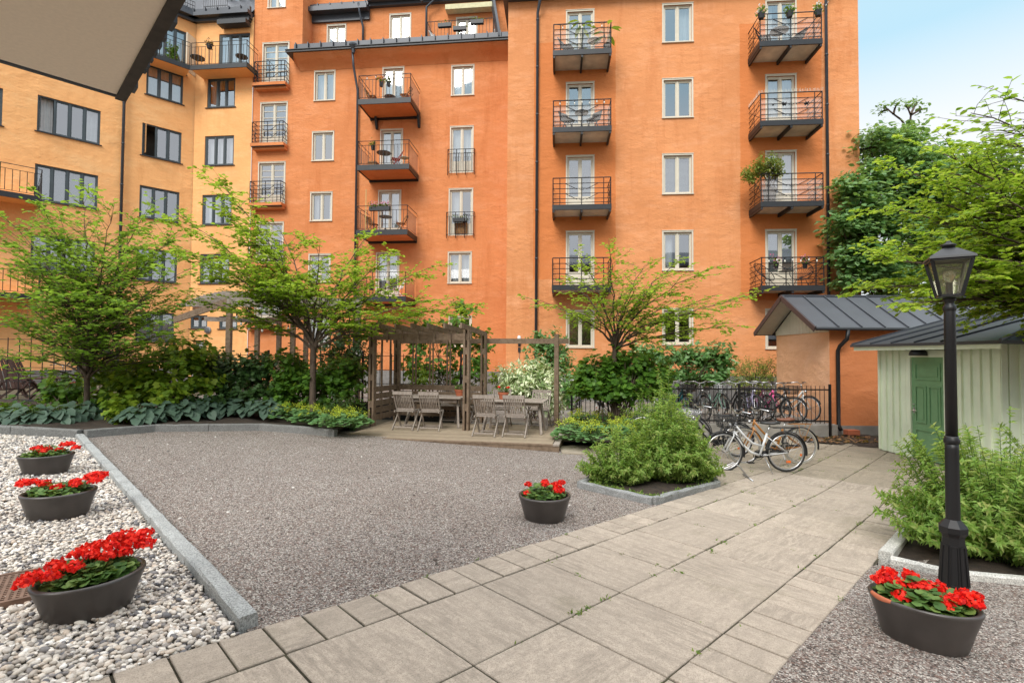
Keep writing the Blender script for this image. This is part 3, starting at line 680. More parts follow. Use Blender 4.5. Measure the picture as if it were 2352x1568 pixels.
# ------------------------------------------------------------------ lamp post
def lamp():
    b = at_ground(2192, 1378); t = thing('lamp_post', 'black garden lamp post with a glass lantern beside the path', 'lamp', b)
    s_ = b.y/F
    def zz(v): return EYE.z+(823-v)*s_
    z0 = b.z; mb = MB()
    mb.lathe([(.125, 0), (.125, .03), (.098, .06), (.096, .09)], b, 8, rot=R(8)); 
    mb.lathe([(.094, .09), (.070, zz(1228)-z0), (.073, zz(1224)-z0), (.092, zz(1216)-z0), (.092, zz(1204)-z0), (.070, zz(1196)-z0), (.048, zz(1188)-z0)], b, 8, rot=R(8)); mb.build('base', M_black, t)
    pn_ = MB()
    for k in range(8):
        th = 2*math.pi*(k+.0)/8+R(8)
        for e0, e1 in ((-.30, .30),):
            pts = []
            for (zf, rr) in ((.13, .087), (zz(1240)-z0-.02, .069)):
                for e in (e0, e1):
                    pts.append((zf, rr, e))
            c_ = [Vector((b.x+rr*math.cos(th)-rr*e*math.sin(th), b.y+rr*math.sin(th)+rr*e*math.cos(th), z0+zf)) for zf, rr, e in pts]
            a1, a2, a3, a4 = c_
            for p, q in ((a1, a2), (a2, a4), (a4, a3), (a3, a1)): pn_.tube([p, q], .006, 4)
    pn_.build('panel_moulding', M_black, t)
    mb = MB(); mb.lathe([(.045, zz(1195)-z0), (.043, zz(1030)-z0), (.043, zz(1014)-z0)], b, 20, cap0=False); mb.build('lower_pole', M_black, t, smooth=True)
    mb = MB(); mb.lathe([(.045, zz(1018)-z0), (.051, zz(1014)-z0), (.051, zz(1008)-z0), (.044, zz(1004)-z0), (.041, zz(1000)-z0)], b, 20); mb.build('collar', M_black, t, smooth=True)
    mb = MB(); mb.lathe([(.038, zz(1003)-z0), (.036, zz(712)-z0), (.031, zz(700)-z0)], b, 20); mb.build('pole', M_black, t, smooth=True)
    mb = MB(); mb.lathe([(.033, zz(716)-z0), (.042, zz(712)-z0), (.042, zz(704)-z0), (.031, zz(700)-z0), (.029, zz(694)-z0), (.04, zz(690)-z0), (.04, zz(684)-z0)], b, 16); mb.build('collar', M_black, t, smooth=True)
    L = thing_part('lantern', t)
    zb, zt = zz(682), zz(598); rb, rt = .135*.66, .265*.64
    rot = R(-30); 
    def cor(r_, z, k): th = math.pi/2*k+math.pi/4+rot; return Vector((b.x+r_*math.cos(th), b.y+r_*math.sin(th), z))
    fr = MB()
    for k in range(4):
        fr.beam(cor(rb, zb, k), cor(rt, zt, k), .018, .018); fr.beam(cor(rb, zb+.008, k), cor(rb, zb+.008, k+1), .018, .018); fr.beam(cor(rt, zt, k), cor(rt, zt, k+1), .02, .02)
    fr.rings([[cor(rb*.98, zb, k) for k in range(4)], [cor(rb*.98, zb+.012, k) for k in range(4)]], True, True, True)
    fr.build('lantern_frame', M_black, L)
    gm = NT('lamp_glass'); tr = gm.n('BsdfTransparent'); gm.set(tr.inputs[0], (.80, .80, .70)); gl = gm.n('BsdfGlossy'); gm.set(gl.inputs['Roughness'], .12); df = gm.n('BsdfTranslucent'); gm.set(df.inputs[0], (.6, .6, .45))
    m1 = gm.n('MixShader'); m1.inputs[0].default_value = .22; gm.t.links.new(tr.outputs[0], m1.inputs[1]); gm.t.links.new(df.outputs[0], m1.inputs[2])
    m2 = gm.n('MixShader'); m2.inputs[0].default_value = .14; gm.t.links.new(m1.outputs[0], m2.inputs[1]); gm.t.links.new(gl.outputs[0], m2.inputs[2]); gm.t.links.new(m2.outputs[0], gm.out.inputs[0])
    gb = MB(); gb.rings([[cor(rb-.006, zb+.014, k) for k in range(4)], [cor(rt-.006, zt-.01, k) for k in range(4)]]); gb.build('glass', gm.m, L)
    rf = MB(); ra = [cor(rt+.028, zt+.005, k) for k in range(4)]; ra2 = [cor(rt+.024, zt+.02, k) for k in range(4)]; ra3 = [cor(.07, zz(572), k) for k in range(4)]; ra4 = [cor(.04, zz(569), k) for k in range(4)]
    rf.rings([ra, ra2, ra3, ra4], True, True, True); rf.build('lantern_roof', M_dark, L)
    fi = MB(); fi.lathe([(.04, 0), (.04, .022), (.05, .028), (.045, .037), (.026, .046), (.017, .052), (.013, .064), (.004, .068)], (b.x, b.y, zz(572)), 16); fi.build('finial', M_black, L, smooth=True)
    bu = MB(); bu.lathe([(.022, 0), (.022, .095)], (b.x, b.y, zb+.012), 12); bu.build('socket', M_black, L)
    bm_ = NT('bulb_glass'); bm_.base((.75, .70, .55), .15, .6); bm_.b.inputs['Transmission Weight'].default_value = .7
    bu = MB(); bu.lathe([(.02, 0), (.028, .02), (.04, .05), (.04, .07), (.028, .095), (.004, .104)], (b.x, b.y, zb+.107), 16); bu.build('bulb', bm_.m, L, smooth=True)
def thing_part(name, par):
    o = bpy.data.objects.new(name, None); COL.objects.link(o); o.empty_display_size = .05; o.parent = par; return o
lamp()
# ------------------------------------------------------------------ bicycles
M_tyre = simple('tyre_rubber', (.018, .018, .018), .8); M_tyre_cream = simple('cream_tyre', (.36, .335, .28), .7, var=.05)
M_saddle = simple('black_saddle', (.02, .02, .02), .45); M_brown_saddle = simple('brown_saddle', (.16, .055, .025), .5)
M_reflector = simple('orange_reflector', (.8, .16, .02), .3)
BK = {}
def bikepaint(n, c, metal=.1): return simple('bike_paint_'+n, c, .32, metal, var=.04)
def bicycle(label, rear, front, paint, ladies=True, basket=None, saddle=None, tyre=None, chrome_fender=False, rack=True, group='parked bicycles', z=None, bars=True, lean=0.0, rackcol=None, wheel=.34):
    """rear/front: ground points (world) under the two hubs"""
    rear = Vector(rear); front = Vector(front); d = front-rear; d.z = 0; ang = math.atan2(d.y, d.x)
    c = (rear+front)/2
    t = thing('bicycle', label, 'bicycle', c, 0, group)
    t.rotation_euler = (lean, 0, ang)
    WB = 1.08; r_ = wheel; xr, xf = -WB/2, WB/2
    saddle = saddle or M_saddle; tyre = tyre or M_tyre; B = lambda mb, n, m, par=t, sm=True: mb.build(n, m, par, smooth=sm, world=False)
    def circ(cx, rad, n=28, a0=0, a1=2*math.pi, y=0):
        return [Vector((cx+rad*math.cos(a0+(a1-a0)*k/n), y, r_+rad*math.sin(a0+(a1-a0)*k/n))) for k in range(n+1)]
    for cx in (xr, xf):
        w = thing_part('wheel', t)
        B(MB().tube(circ(cx, r_-.016), .016, 7, False), 'tyre', tyre, w); B(MB().tube(circ(cx, r_-.042), .013, 5, False), 'rim', M_steel, w)
        sp = MB()
        for k in range(18):
            a = 2*math.pi*k/18; e = .025 if k % 2 else -.025
            sp.tube([(cx+.02*math.cos(a+.9), e, r_+.02*math.sin(a+.9)), (cx+(r_-.045)*math.cos(a), 0, r_+(r_-.045)*math.sin(a))], .0016, 3, False)
        sp.tube([(cx, -.05, r_), (cx, .05, r_)], .02, 8); B(sp, 'spokes', M_steel, w, False)
    bb = Vector((-.08, 0, .28)); seat = Vector((-.26, 0, .80)); seatl = Vector((-.21, 0, .66)); ht = Vector((.33, 0, .84)); hb = Vector((.37, 0, .70)); fh = Vector((xf, 0, r_)); rh = Vector((xr, 0, r_))
    fr = MB(); R_ = .021
    fr.tube([bb, seatl], R_, 8); fr.tube([hb-(hb-ht)*.15, ht], .02, 8)
    if ladies:
        fr.tube([hb, hb+Vector((-.14, 0, -.22)), bb+Vector((.16, 0, .06)), bb], R_*1.1, 8)
        fr.tube([ht+Vector((.01, 0, -.04)), ht+Vector((-.16, 0, -.24)), bb+Vector((.12, 0, .21)), Vector((-.135, 0, .44))], R_*.9, 8)
    else:
        fr.tube([hb, bb], R_*1.1, 8); fr.tube([ht+Vector((.005, 0, -.03)), seatl+Vector((0, 0, -.02))], R_, 8)
    for s_ in (-1, 1):
        o = Vector((0, s_*.055, 0)); fr.tube([bb+o*.5, rh+o], .011, 6); fr.tube([seatl+o*.3+Vector((.012, 0, -.05)), rh+o], .009, 6)
        fr.tube([hb+o*.5+Vector((.005, 0, -.02)), hb+o+Vector((.02, 0, -.08)), fh+o], .012, 6)
    B(fr, 'frame', paint)
    for cx, a0, a1 in ((xr, R(10), R(190)), (xf, R(25), R(195))):
        pts = circ(cx, r_+.022, 18, a0, a1); mb = MB()
        mb.rings([[p+Vector((0, y, 0))+ (p-Vector((cx, 0, r_))).normalized()*dz for y, dz in ((-.03, -.012), (-.02, .002), (0, .006), (.02, .002), (.03, -.012))] for p in pts], False)
        mb.tube([pts[0], (cx, .05, r_)], .003, 4); mb.tube([pts[0], (cx, -.05, r_)], .003, 4)
        B(mb, 'mudguard', M_steel if chrome_fender else M_tyre)
    sd = MB(); sl = [(-.40, .075, .86), (-.36, .10, .868), (-.28, .085, .855), (-.20, .035, .85), (-.10, .022, .858)]
    sd.rings([[Vector((x, y*k, z+dz)) for k, dz in ((-1, -.035), (-1, -.005), (-.6, .012), (0, .008), (.6, .012), (1, -.005), (1, -.035))] for x, y, z in sl], True, True, True); B(sd, 'saddle', saddle)
    mb = MB(); mb.tube([seatl, seat], .013, 8); B(mb, 'seat_post', M_steel)
    hbz = 1.02; mb = MB(); mb.tube([ht, Vector((.30, 0, .95)), Vector((.29, 0, hbz-.02))], .014, 8)
    mb.tube([(.12, -.29, hbz), (.22, -.27, hbz+.01), (.31, -.17, hbz+.03), (.31, -.05, hbz-.02), (.31, .05, hbz-.02), (.31, .17, hbz+.03), (.22, .27, hbz+.01), (.12, .29, hbz)], .012, 7); B(mb, 'handlebar', M_steel)
    for s_ in (-1, 1): B(MB().tube([(.10, s_*.29, hbz), (.21, s_*.275, hbz+.01)], .017, 8), 'grip', M_saddle)
    mb = MB()
    ring = lambda rad, n=16: [Vector((bb.x+rad*math.cos(2*math.pi*k/n), -.05, bb.z+rad*math.sin(2*math.pi*k/n))) for k in range(n+1)]
    mb.tube(ring(.085), .006, 4, False); mb.tube([bb+Vector((0, -.07, 0)), bb+Vector((.10, -.07, -.14))], .009, 5); mb.tube([bb+Vector((0, .07, 0)), bb+Vector((-.10, .07, .14))], .009, 5)
    mb.box(bb.x+.05, bb.x+.15, -.17, -.08, bb.z-.155, bb.z-.135); mb.box(bb.x-.15, bb.x-.05, .08, .17, bb.z+.13, bb.z+.15); mb.tube([bb+Vector((0, -.07, 0)), bb+Vector((0, .07, 0))], .014, 6); B(mb, 'crank', M_dark, sm=False)
    mb = MB(); 
    for k, (a, b_) in enumerate(((bb, rh),)):
        mb.hexa([Vector(p) for p in ((xr-.03, -.05, r_-.03), (bb.x+.06, -.05, bb.z-.06), (bb.x+.06, -.038, bb.z-.06), (xr-.03, -.038, r_-.03), (xr-.03, -.05, r_+.03), (bb.x+.06, -.05, bb.z+.07), (bb.x+.06, -.038, bb.z+.07), (xr-.03, -.038, r_+.03))])
    B(mb, 'chain_guard', M_tyre if not chrome_fender else paint, sm=False)
    if rack:
        mb = MB(); zr = 2*r_+.08
        for y in (-.06, -.02, .02, .06): mb.tube([(xr+.24, y, zr), (xr-.20, y, zr)], .005, 4)
        for x in (xr+.24, xr+.02, xr-.20): mb.tube([(x, -.065, zr), (x, .065, zr)], .005, 4)
        for s_ in (-1, 1):
            mb.tube([(xr-.17, s_*.065, zr), (xr, s_*.06, r_)], .005, 4); mb.tube([(xr+.06, s_*.065, zr), (xr, s_*.06, r_)], .005, 4)
        B(mb, 'luggage_rack', rackcol or M_dark)
    if basket:
        mb = MB(); bx, by, bz = .50, 0, .86
        for k in range(6):
            z = bz-.10+.04*k; w = .13+.012*k; dd_ = .10+.01*k
            mb.tube([(bx-dd_, -w, z), (bx+dd_, -w, z), (bx+dd_, w, z), (bx-dd_, w, z), (bx-dd_, -w, z)], .004 if k < 5 else .008, 4, False)
        for k in range(9):
            y = -.125+.25*k/8
            for s_ in (-1, 1): mb.tube([(bx+s_*.10, y, bz-.10), (bx+s_*.15, y*1.45, bz+.10)], .004, 3)
        for k in range(7):
            x = -.10+.2*k/6
            for s_ in (-1, 1): mb.tube([(bx+x, s_*.13, bz-.10), (bx+x*1.45, s_*.19, bz+.10)], .004, 3)
            mb.tube([(bx+x, -.13, bz-.10), (bx+x, .13, bz-.10)], .004, 3)
        B(mb, 'basket', basket)
    mb = MB(); mb.lathe([(.008, -.03), (.035, .0), (.035, .03), (.005, .04)], (0, 0, 0), 10)
    mb.v = [(.42+v[2], v[0], .80+v[1]) for v in mb.v]; B(mb, 'headlight', M_steel)
    mb = MB(); mb.box(xr-.10, xr-.02, -.035, -.03, r_-.19, r_-.15); B(mb, 'reflector', M_reflector, sm=False)
    for s_ in (-1,): B(MB().tube([bb+Vector((-.06, .05, -.02)), bb+Vector((-.12, .20, -.27))], .008, 5), 'kickstand', M_steel)
    return t
P_white = bikepaint('silver', (.62, .625, .63)); P_orange = bikepaint('orange', (.34, .14, .03)); P_black = bikepaint('black', (.02, .02, .022))
P_teal = bikepaint('teal', (.02, .22, .26)); P_mint = bikepaint('mint', (.30, .52, .42)); P_pink = bikepaint('pink', (.75, .10, .30)); P_purple = bikepaint('lilac', (.42, .40, .58)); P_grey = bikepaint('grey', (.22, .23, .25))
P_w2 = bikepaint('white', (.72, .72, .70)); P_red = bikepaint('red', (.55, .02, .02))
# in front of the railing
ra, fa = at_ground(1806, 1086), at_ground(1655, 1080)
dd2 = (fa-ra); dd2.normalize(); fa = ra+dd2*1.08
bicycle('silver step-through bicycle with a black basket, nearest the camera', ra, fa, P_white, True, simple('black_basket', (.03, .03, .03), .6), tyre=M_tyre, group='bicycles parked in front of the railing')
o2 = at_ground(1825, 1066); bicycle('orange bicycle with a brown saddle and orange luggage rack', o2+Vector((.10, 0, 0)), o2+Vector((-.97, -.05, 0)), P_orange, True, None, M_brown_saddle, M_tyre_cream, rackcol=P_orange, group='bicycles parked in front of the railing')
o3 = Vector((4.55, 10.35, g(4.55, 10.35)+.01)); bicycle('black bicycle with a steel basket behind the orange one', o3, o3+Vector((-1.05, -.2, 0)), P_black, True, M_steel, group='bicycles parked in front of the railing')
o4 = Vector((3.95, 11.1, g(3.95, 11.1)+.01)); bicycle('black bicycle half hidden by the feathery shrub', o4, o4+Vector((-1.05, .25, 0)), P_black, False, None, group='bicycles parked in front of the railing')
# behind the railing: front wheels towards the camera
ZB = -.12
def back_bike(lab, u, col, basket=None, ang=-98, ladies=True, Y=14.3, tyre=None, saddle=None, z=ZB):
    x = (u-CX)/F*(Y-.5); a = R(ang); f_ = Vector((x, Y-.5, z)); r__ = f_-Vector((math.cos(a), math.sin(a), 0))*1.08
    bicycle(lab, r__, f_, col, ladies, basket, saddle, tyre, group='bicycles in the stands behind the railing')
M_wick = simple('wicker_basket', (.10, .06, .04), .8)
back_bike('teal and black bicycle with a black wire basket behind the railing', 1578, P_teal, simple('black_basket', (.03, .03, .03), .6), -70)
back_bike('dark grey bicycle between the teal and the mint ones', 1618, P_grey, None, -80)
back_bike('mint green bicycle with a chrome front rack', 1662, P_mint, M_steel, -82, tyre=M_tyre_cream)
back_bike('black bicycle between the mint and the lilac ones', 1700, P_black, None, -85)
back_bike('lilac grey bicycle with upright handlebars', 1736, P_purple, None, -96)
back_bike('bright pink bicycle with pink chain guard', 1790, P_pink, None, -62)
back_bike('pink bicycle leaning next to the bright pink one', 1762, bikepaint('rose', (.62, .14, .32)), None, -84, Y=14.5)
back_bike('dark bicycle with a brown wicker basket', 1822, P_black, M_wick, -50, Y=13.95)
back_bike('white city bicycle nearest the orange outbuilding', 1858, P_w2, None, -68)
back_bike('silver bicycle behind the dark round shrub', 1330, P_white, None, -95, Y=14.6)
back_bike('white bicycle seen through the stems of the round shrub', 1545, P_w2, None, -100, Y=14.6)
back_bike('black bicycle seen through the stems behind the round shrub', 1392, P_black, None, -88, Y=14.8)
# bicycle stands
def stand(label, c, ang, n=1, w=.5):
    t = thing('bicycle_stand', label, 'bicycle stand', c, ang, 'steel bicycle stands')
    for s_ in (-1, 1): MB().tube([(s_*w/2, -.25, .02), (s_*w/2, .25, .02)], .014, 6).build('foot_bar', M_steel, t, True, world=False)
    for s_ in (-.045, .045):
        MB().tube([(-w/2, s_, .03), (-w/2+.03, s_, .10), (-.05, s_, .16), (.1, s_, .24), (.17, s_, .20), (w/2, s_, .03)], .009, 6).build('wheel_holder', M_steel, t, True, world=False)
    return t
b_ = at_ground(1665, 1092); stand('low steel stand holding the silver bicycle front wheel', b_+Vector((-.02, -.15, 0)), R(-8), w=.62)
stand('empty steel stand at the end of the railing', Vector((7.55, 13.75, ZB)), R(20)); stand('steel stand under the dark basket bicycle', Vector((6.9, 13.75, ZB)), R(20))
# ------------------------------------------------------------------ buildings
class Wall:
    def __init__(s, O, d):
        s.O = Vector((O[0], O[1], 0)); s.d = Vector((d[0], d[1], 0)).normalized(); s.n = Vector((s.d.y, -s.d.x, 0))
    def pt(s, a, z, off=0.0):
        p = s.O+s.d*a+s.n*off; return Vector((p.x, p.y, z))
    def uv(s, u, v, off=0.0):
        r_ = ray(u, v); o = s.O+s.n*off; t = (o-Vector((EYE.x, EYE.y, 0))).dot(s.n)/(r_.x*s.n.x+r_.y*s.n.y)
        p = EYE+r_*t; return ((p-s.O).dot(s.d), p.z)
    def box(s, mb, a0, a1, z0, z1, o0, o1):
        if a0 > a1: a0, a1 = a1, a0
        if o0 > o1: o0, o1 = o1, o0
        return mb.hexa([s.pt(a0, z0, o1), s.pt(a1, z0, o1), s.pt(a1, z0, o0), s.pt(a0, z0, o0), s.pt(a0, z1, o1), s.pt(a1, z1, o1), s.pt(a1, z1, o0), s.pt(a0, z1, o0)])
def wall_mesh(w, name, root, a0, a1, z0, z1, holes, mats, depth=.14, room=1.1, off=0.0):
    """plastered wall with real window openings; reveals and a plain dim room behind each"""
    mb = MB(); xs = sorted({a0, a1, *[h[0] for h in holes], *[h[1] for h in holes]}); zs = sorted({z0, z1, *[h[2] for h in holes], *[h[3] for h in holes]})
    xs = [x for x in xs if a0 <= x <= a1]; zs = [z for z in zs if z0 <= z <= z1]
    def q(*p): mb.add(p, [(0, 1, 2, 3)])
    for i in range(len(xs)-1):
        for j in range(len(zs)-1):
            cx, cz = (xs[i]+xs[i+1])/2, (zs[j]+zs[j+1])/2
            if any(h[0] < cx < h[1] and h[2] < cz < h[3] for h in holes): continue
            q(w.pt(xs[i], zs[j], off), w.pt(xs[i+1], zs[j], off), w.pt(xs[i+1], zs[j+1], off), w.pt(xs[i], zs[j+1], off))
    for (h0, h1, g0, g1) in holes:
        for mi, (o0, o1) in enumerate(((off, off-depth), (off-depth, off-room))):
            mb.cur = mi
            q(w.pt(h0, g0, o0), w.pt(h0, g0, o1), w.pt(h0, g1, o1), w.pt(h0, g1, o0)); q(w.pt(h1, g0, o1), w.pt(h1, g0, o0), w.pt(h1, g1, o0), w.pt(h1, g1, o1))
            q(w.pt(h0, g0, o1), w.pt(h0, g0, o0), w.pt(h1, g0, o0), w.pt(h1, g0, o1)); q(w.pt(h0, g1, o0), w.pt(h0, g1, o1), w.pt(h1, g1, o1), w.pt(h1, g1, o0))
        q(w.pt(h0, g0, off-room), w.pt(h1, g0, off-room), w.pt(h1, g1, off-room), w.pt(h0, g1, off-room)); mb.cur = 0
    return mb.build(name, mats, root)
def window(w, root, h, n=2, mat=None, curtain='sheer', muntins=0, sill=True, casing=True, off=0.0, panel=0.0, name='window', open_pane=None, fr=.04):
    """h=(a0,a1,z0,z1); n panes; panel = height of the solid lower panel (doors)"""
    a0, a1, z0, z1 = h; mat = mat or M_cream; mb = MB(); o0, o1 = off-.13, off-.07
    if casing:
        c = .055
        w.box(mb, a0-c, a0, z0, z1+c, off-.02, off+.022); w.box(mb, a1, a1+c, z0, z1+c, off-.02, off+.022); w.box(mb, a0, a1, z1, z1+c, off-.02, off+.022)
        w.box(mb, a0-c-.01, a1+c+.01, z1+c, z1+c+.02, off-.02, off+.04)
    w.box(mb, a0, a0+fr, z0, z1, o0, off-.05); w.box(mb, a1-fr, a1, z0, z1, o0, off-.05)
    w.box(mb, a0+fr, a1-fr, z1-fr, z1, o0, off-.05); w.box(mb, a0+fr, a1-fr, z0, z0+fr, o0, off-.05)
    W = (a1-a0-2*fr); pw = W/n; zb = z0+fr+panel
    for i in range(1, n): w.box(mb, a0+fr+pw*i-.03, a0+fr+pw*i+.03, z0+fr, z1-fr, o0, off-.045)
    for i in range(n):
        p0, p1 = a0+fr+pw*i+(.03 if i else 0), a0+fr+pw*(i+1)-(.03 if i < n-1 else 0)
        if open_pane != i:
            for q0, q1 in ((p0, p0+.04), (p1-.04, p1)): w.box(mb, q0, q1, zb, z1-fr, o0+.005, o1)
            w.box(mb, p0+.04, p1-.04, zb, zb+.045, o0+.005, o1); w.box(mb, p0+.04, p1-.04, z1-fr-.045, z1-fr, o0+.005, o1)
        if panel:
            w.box(mb, p0, p1, z0+fr, zb, o0+.01, o1); w.box(mb, p0+.08, p1-.08, z0+fr+.1, zb-.1, o1, o1+.008)
        for k in range(1, muntins+1):
            z = zb+(z1-fr-zb)*k/(muntins+1); w.box(mb, p0+.04, p1-.04, z-.014, z+.014, o0+.012, o1-.005)
    wo = mb.build(name, mat, root)
    pm_ = MB()
    for i in range(n):
        p0, p1 = a0+fr+pw*i, a0+fr+pw*(i+1)
        if open_pane == i:
            pm_.add([w.pt(p0, zb, o0), w.pt(p0+.05, zb, off+.42), w.pt(p0+.05, z1-fr, off+.42), w.pt(p0, z1-fr, o0)], [(0, 1, 2, 3)]); continue
        e = random.uniform(-.006, .006)
        pm_.add([w.pt(p0, zb, (o0+o1)/2+e), w.pt(p1, zb, (o0+o1)/2-e), w.pt(p1, z1-fr, (o0+o1)/2-e), w.pt(p0, z1-fr, (o0+o1)/2+e)], [(0, 1, 2, 3)])
    pm_.build('pane', M_glass, wo)
    if sill:
        sb = MB(); w.box(sb, a0-.07, a1+.07, z0-.035, z0-.005, off-.12, off+.06); sb.build('sill', M_dark if mat is M_grey_frame else M_cream, wo)
    def drape(f0, f1, m=M_curtain, zt=1.0):
        c0, c1 = a0+(a1-a0)*f0, a0+(a1-a0)*f1; k = max(8, int((c1-c0)/.025)); rr = [[], []]
        ph = random.uniform(0, 6)
        for i in range(k+1):
            t = c0+(c1-c0)*i/k; o = off-.30+.022*math.sin(t*42+ph)+.012*math.sin(t*17)
            rr[0].append(w.pt(t, z0, o)); rr[1].append(w.pt(t, z0+(z1-z0)*zt, o))
        MB().rings(rr, False).build('curtain', m, wo, True)
    if curtain == 'sheer': drape(0, 1)
    elif curtain == 'sides': drape(0, .24); drape(.78, 1)
    elif curtain == 'left': drape(0, .38)
    elif curtain == 'right': drape(.62, 1)
    elif curtain == 'blind':
        bl = MB()
        k = int((z1-z0)/.045)
        for i in range(k):
            z = z0+.02+i*.045; bl.add([w.pt(a0, z, off-.2), w.pt(a1, z, off-.2), w.pt(a1, z+.030, off-.225), w.pt(a0, z+.030, off-.225)], [(0, 1, 2, 3)])
        bl.build('blind', M_blind, wo)
    elif curtain == 'half': drape(0, .3); drape(.55, 1, M_blind)
    return wo
def railtube(mb, pts, r_=.012): mb.tube(pts, r_, 5)
def downpipe(w, root, pts, r_=.055, off=.12):
    """pts = [(a,z)], with brackets"""
    mb = MB(); P = [w.pt(a, z, off if len(p_) == 0 else p_[0]) for a, z, *p_ in pts]; mb.tube(P, r_, 8)
    z = pts[-1][1]
    for k in range(1, 40):
        zz = pts[-1][1]+k*1.9
        if zz > pts[-2][1]: break
        mb.tube([w.pt(pts[-1][0], zz-.03, off), w.pt(pts[-1][0], zz+.03, off)], r_*1.18, 8)
    return mb.build('downpipe', M_pipe, root, True)
M_pipe = simple('pipe_paint', (.05, .06, .075), .4, .2)
OR = (.72, .292, .118); YE = (.90, .46, .185)
# ---- walls
KC = at_y(445, 400, 25.36)
WM = Wall((KC.x, KC.y), (math.cos(R(6)), -math.sin(R(6))))
WA = Wall((KC.x-12*.712, KC.y-12*.702), (.712, .702))
pR = at_y(1557, 400, 19.6); WR = Wall((pR.x, pR.y), (math.cos(R(5)), -math.sin(R(5))))
def rect(w, u0, u1, v0, v1, off=0.0, uc=None):
    uc = uc if uc is not None else (u0+u1)/2
    a0 = w.uv(u0, (v0+v1)/2, off)[0]; a1 = w.uv(u1, (v0+v1)/2, off)[0]
    return (a0, a1, w.uv(uc, v1, off)[1], w.uv(uc, v0, off)[1])
# =========================== right block
bR = thing('apartment_block', 'tall orange rendered apartment block right of the centre, with two columns of black balconies', 'building', WR.pt(0, -.6))
aL = WR.uv(1165, 400)[0]; aR = WR.uv(1975, 400)[0]; ZT = 15.75
win = []; door = []
for v0, v1, c in ((12, 97, 'right'), (184, 270, None), (357, 445, 'blind'), (533, 620, 'left'), (712, 790, None)): win.append((rect(WR, 1524, 1589, v0, v1), c))
win.append((rect(WR, 1303, 1362, 716, 797), None)); win.append((rect(WR, 1761, 1826, 713, 800), None))
LD = []; RD = []
for k, (v, c) in enumerate(((27, 'left'), (193, 'blind'), (361, 'blind'), (534, None))):
    a0, a1, _, z1 = rect(WR, 1303, 1362, v, v+60); LD.append((a0, a1, z1-2.25, z1, c))
for k, (v, c) in enumerate(((3, 'half'), (175, 'sheer'), (350, 'right'), (531, 'blind'))):
    a0, a1, _, z1 = rect(WR, 1761, 1826, v, v+60); RD.append((a0, a1, z1-2.25, z1, c))
holes = [h for h, _ in win]+[d_[:4] for d_ in LD+RD]
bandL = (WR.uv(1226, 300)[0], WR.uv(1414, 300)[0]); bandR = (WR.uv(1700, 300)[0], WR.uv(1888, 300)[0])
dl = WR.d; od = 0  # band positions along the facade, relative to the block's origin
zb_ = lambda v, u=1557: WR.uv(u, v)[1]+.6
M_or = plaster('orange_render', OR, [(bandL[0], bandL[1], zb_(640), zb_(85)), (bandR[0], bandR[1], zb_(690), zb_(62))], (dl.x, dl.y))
M_or2 = plaster('orange_render_wing', (.68, .248, .094)); M_ye = plaster('yellow_render', YE, stain=.3, rough_scale=.6)
M_plinth = simple('stone_plinth', (.22, .21, .20), .9, var=.2, bump=.4)
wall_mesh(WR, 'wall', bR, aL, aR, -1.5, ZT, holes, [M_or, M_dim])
mb = MB(); mb.add([WR.pt(aL, -1.5), WR.pt(aL, ZT), WR.pt(aL, ZT, -14), WR.pt(aL, -1.5, -14)], [(0, 1, 2, 3)]); mb.add([WR.pt(aR, -1.5), WR.pt(aR, -1.5, -14), WR.pt(aR, ZT, -14), WR.pt(aR, ZT)], [(0, 1, 2, 3)]); mb.add([WR.pt(aL, -1.5, -14), WR.pt(aL, ZT, -14), WR.pt(aR, ZT, -14), WR.pt(aR, -1.5, -14)], [(0, 1, 2, 3)]); mb.build('side_wall', M_or, bR)
mb = MB(); WR.box(mb, aL-.05, aR+.05, -1.5, zb_(862)-.6, .0, .04); mb.build('plinth', M_plinth, bR)
rb_ = MB(); WR.box(rb_, aL-.2, aR+.15, ZT, ZT+.22, -14, .45); rb_.add([WR.pt(aL-.2, ZT+.22, .45), WR.pt(aR+.15, ZT+.22, .45), WR.pt(aR+.15, ZT+4.2, -6.5), WR.pt(aL-.2, ZT+4.2, -6.5), WR.pt(aL-.2, ZT+.22, -14), WR.pt(aR+.15, ZT+.22, -14)], [(0, 1, 2, 3), (3, 2, 5, 4), (0, 3, 4), (1, 5, 2)]); rb_.build('roof', M_roof, bR)
for h, c in win: window(WR, bR, h, 2, curtain=c)
for d_ in LD+RD: window(WR, bR, d_[:4], 2, curtain=d_[4], panel=.62, sill=False, name='balcony_door')
for u in (1235, 1894):
    a, z = WR.uv(u, 90); zt = WR.uv(u, -60)[1]
    downpipe(WR, bR, [(a+.10, ZT, .4), (a+.10, ZT-.25, .4), (a, WR.uv(u, 35 if u < 1500 else 5)[1], .12), (a, -.3, .12)])
M_slabunder = simple('balcony_concrete', (.58, .52, .44), .9, var=.22, nscale=2, bump=.2)
def screenmat():
    m = NT('balcony_screen'); t = m.n('BsdfTransparent'); m.set(t.inputs[0], (.97, .95, .93)); d = m.n('BsdfDiffuse'); m.set(d.inputs[0], (.75, .72, .70)); x = m.n('MixShader'); x.inputs[0].default_value = .28
    m.t.links.new(t.outputs[0], x.inputs[1]); m.t.links.new(d.outputs[0], x.inputs[2]); m.t.links.new(x.outputs[0], m.out.inputs[0]); return m.m
M_screen = screenmat()
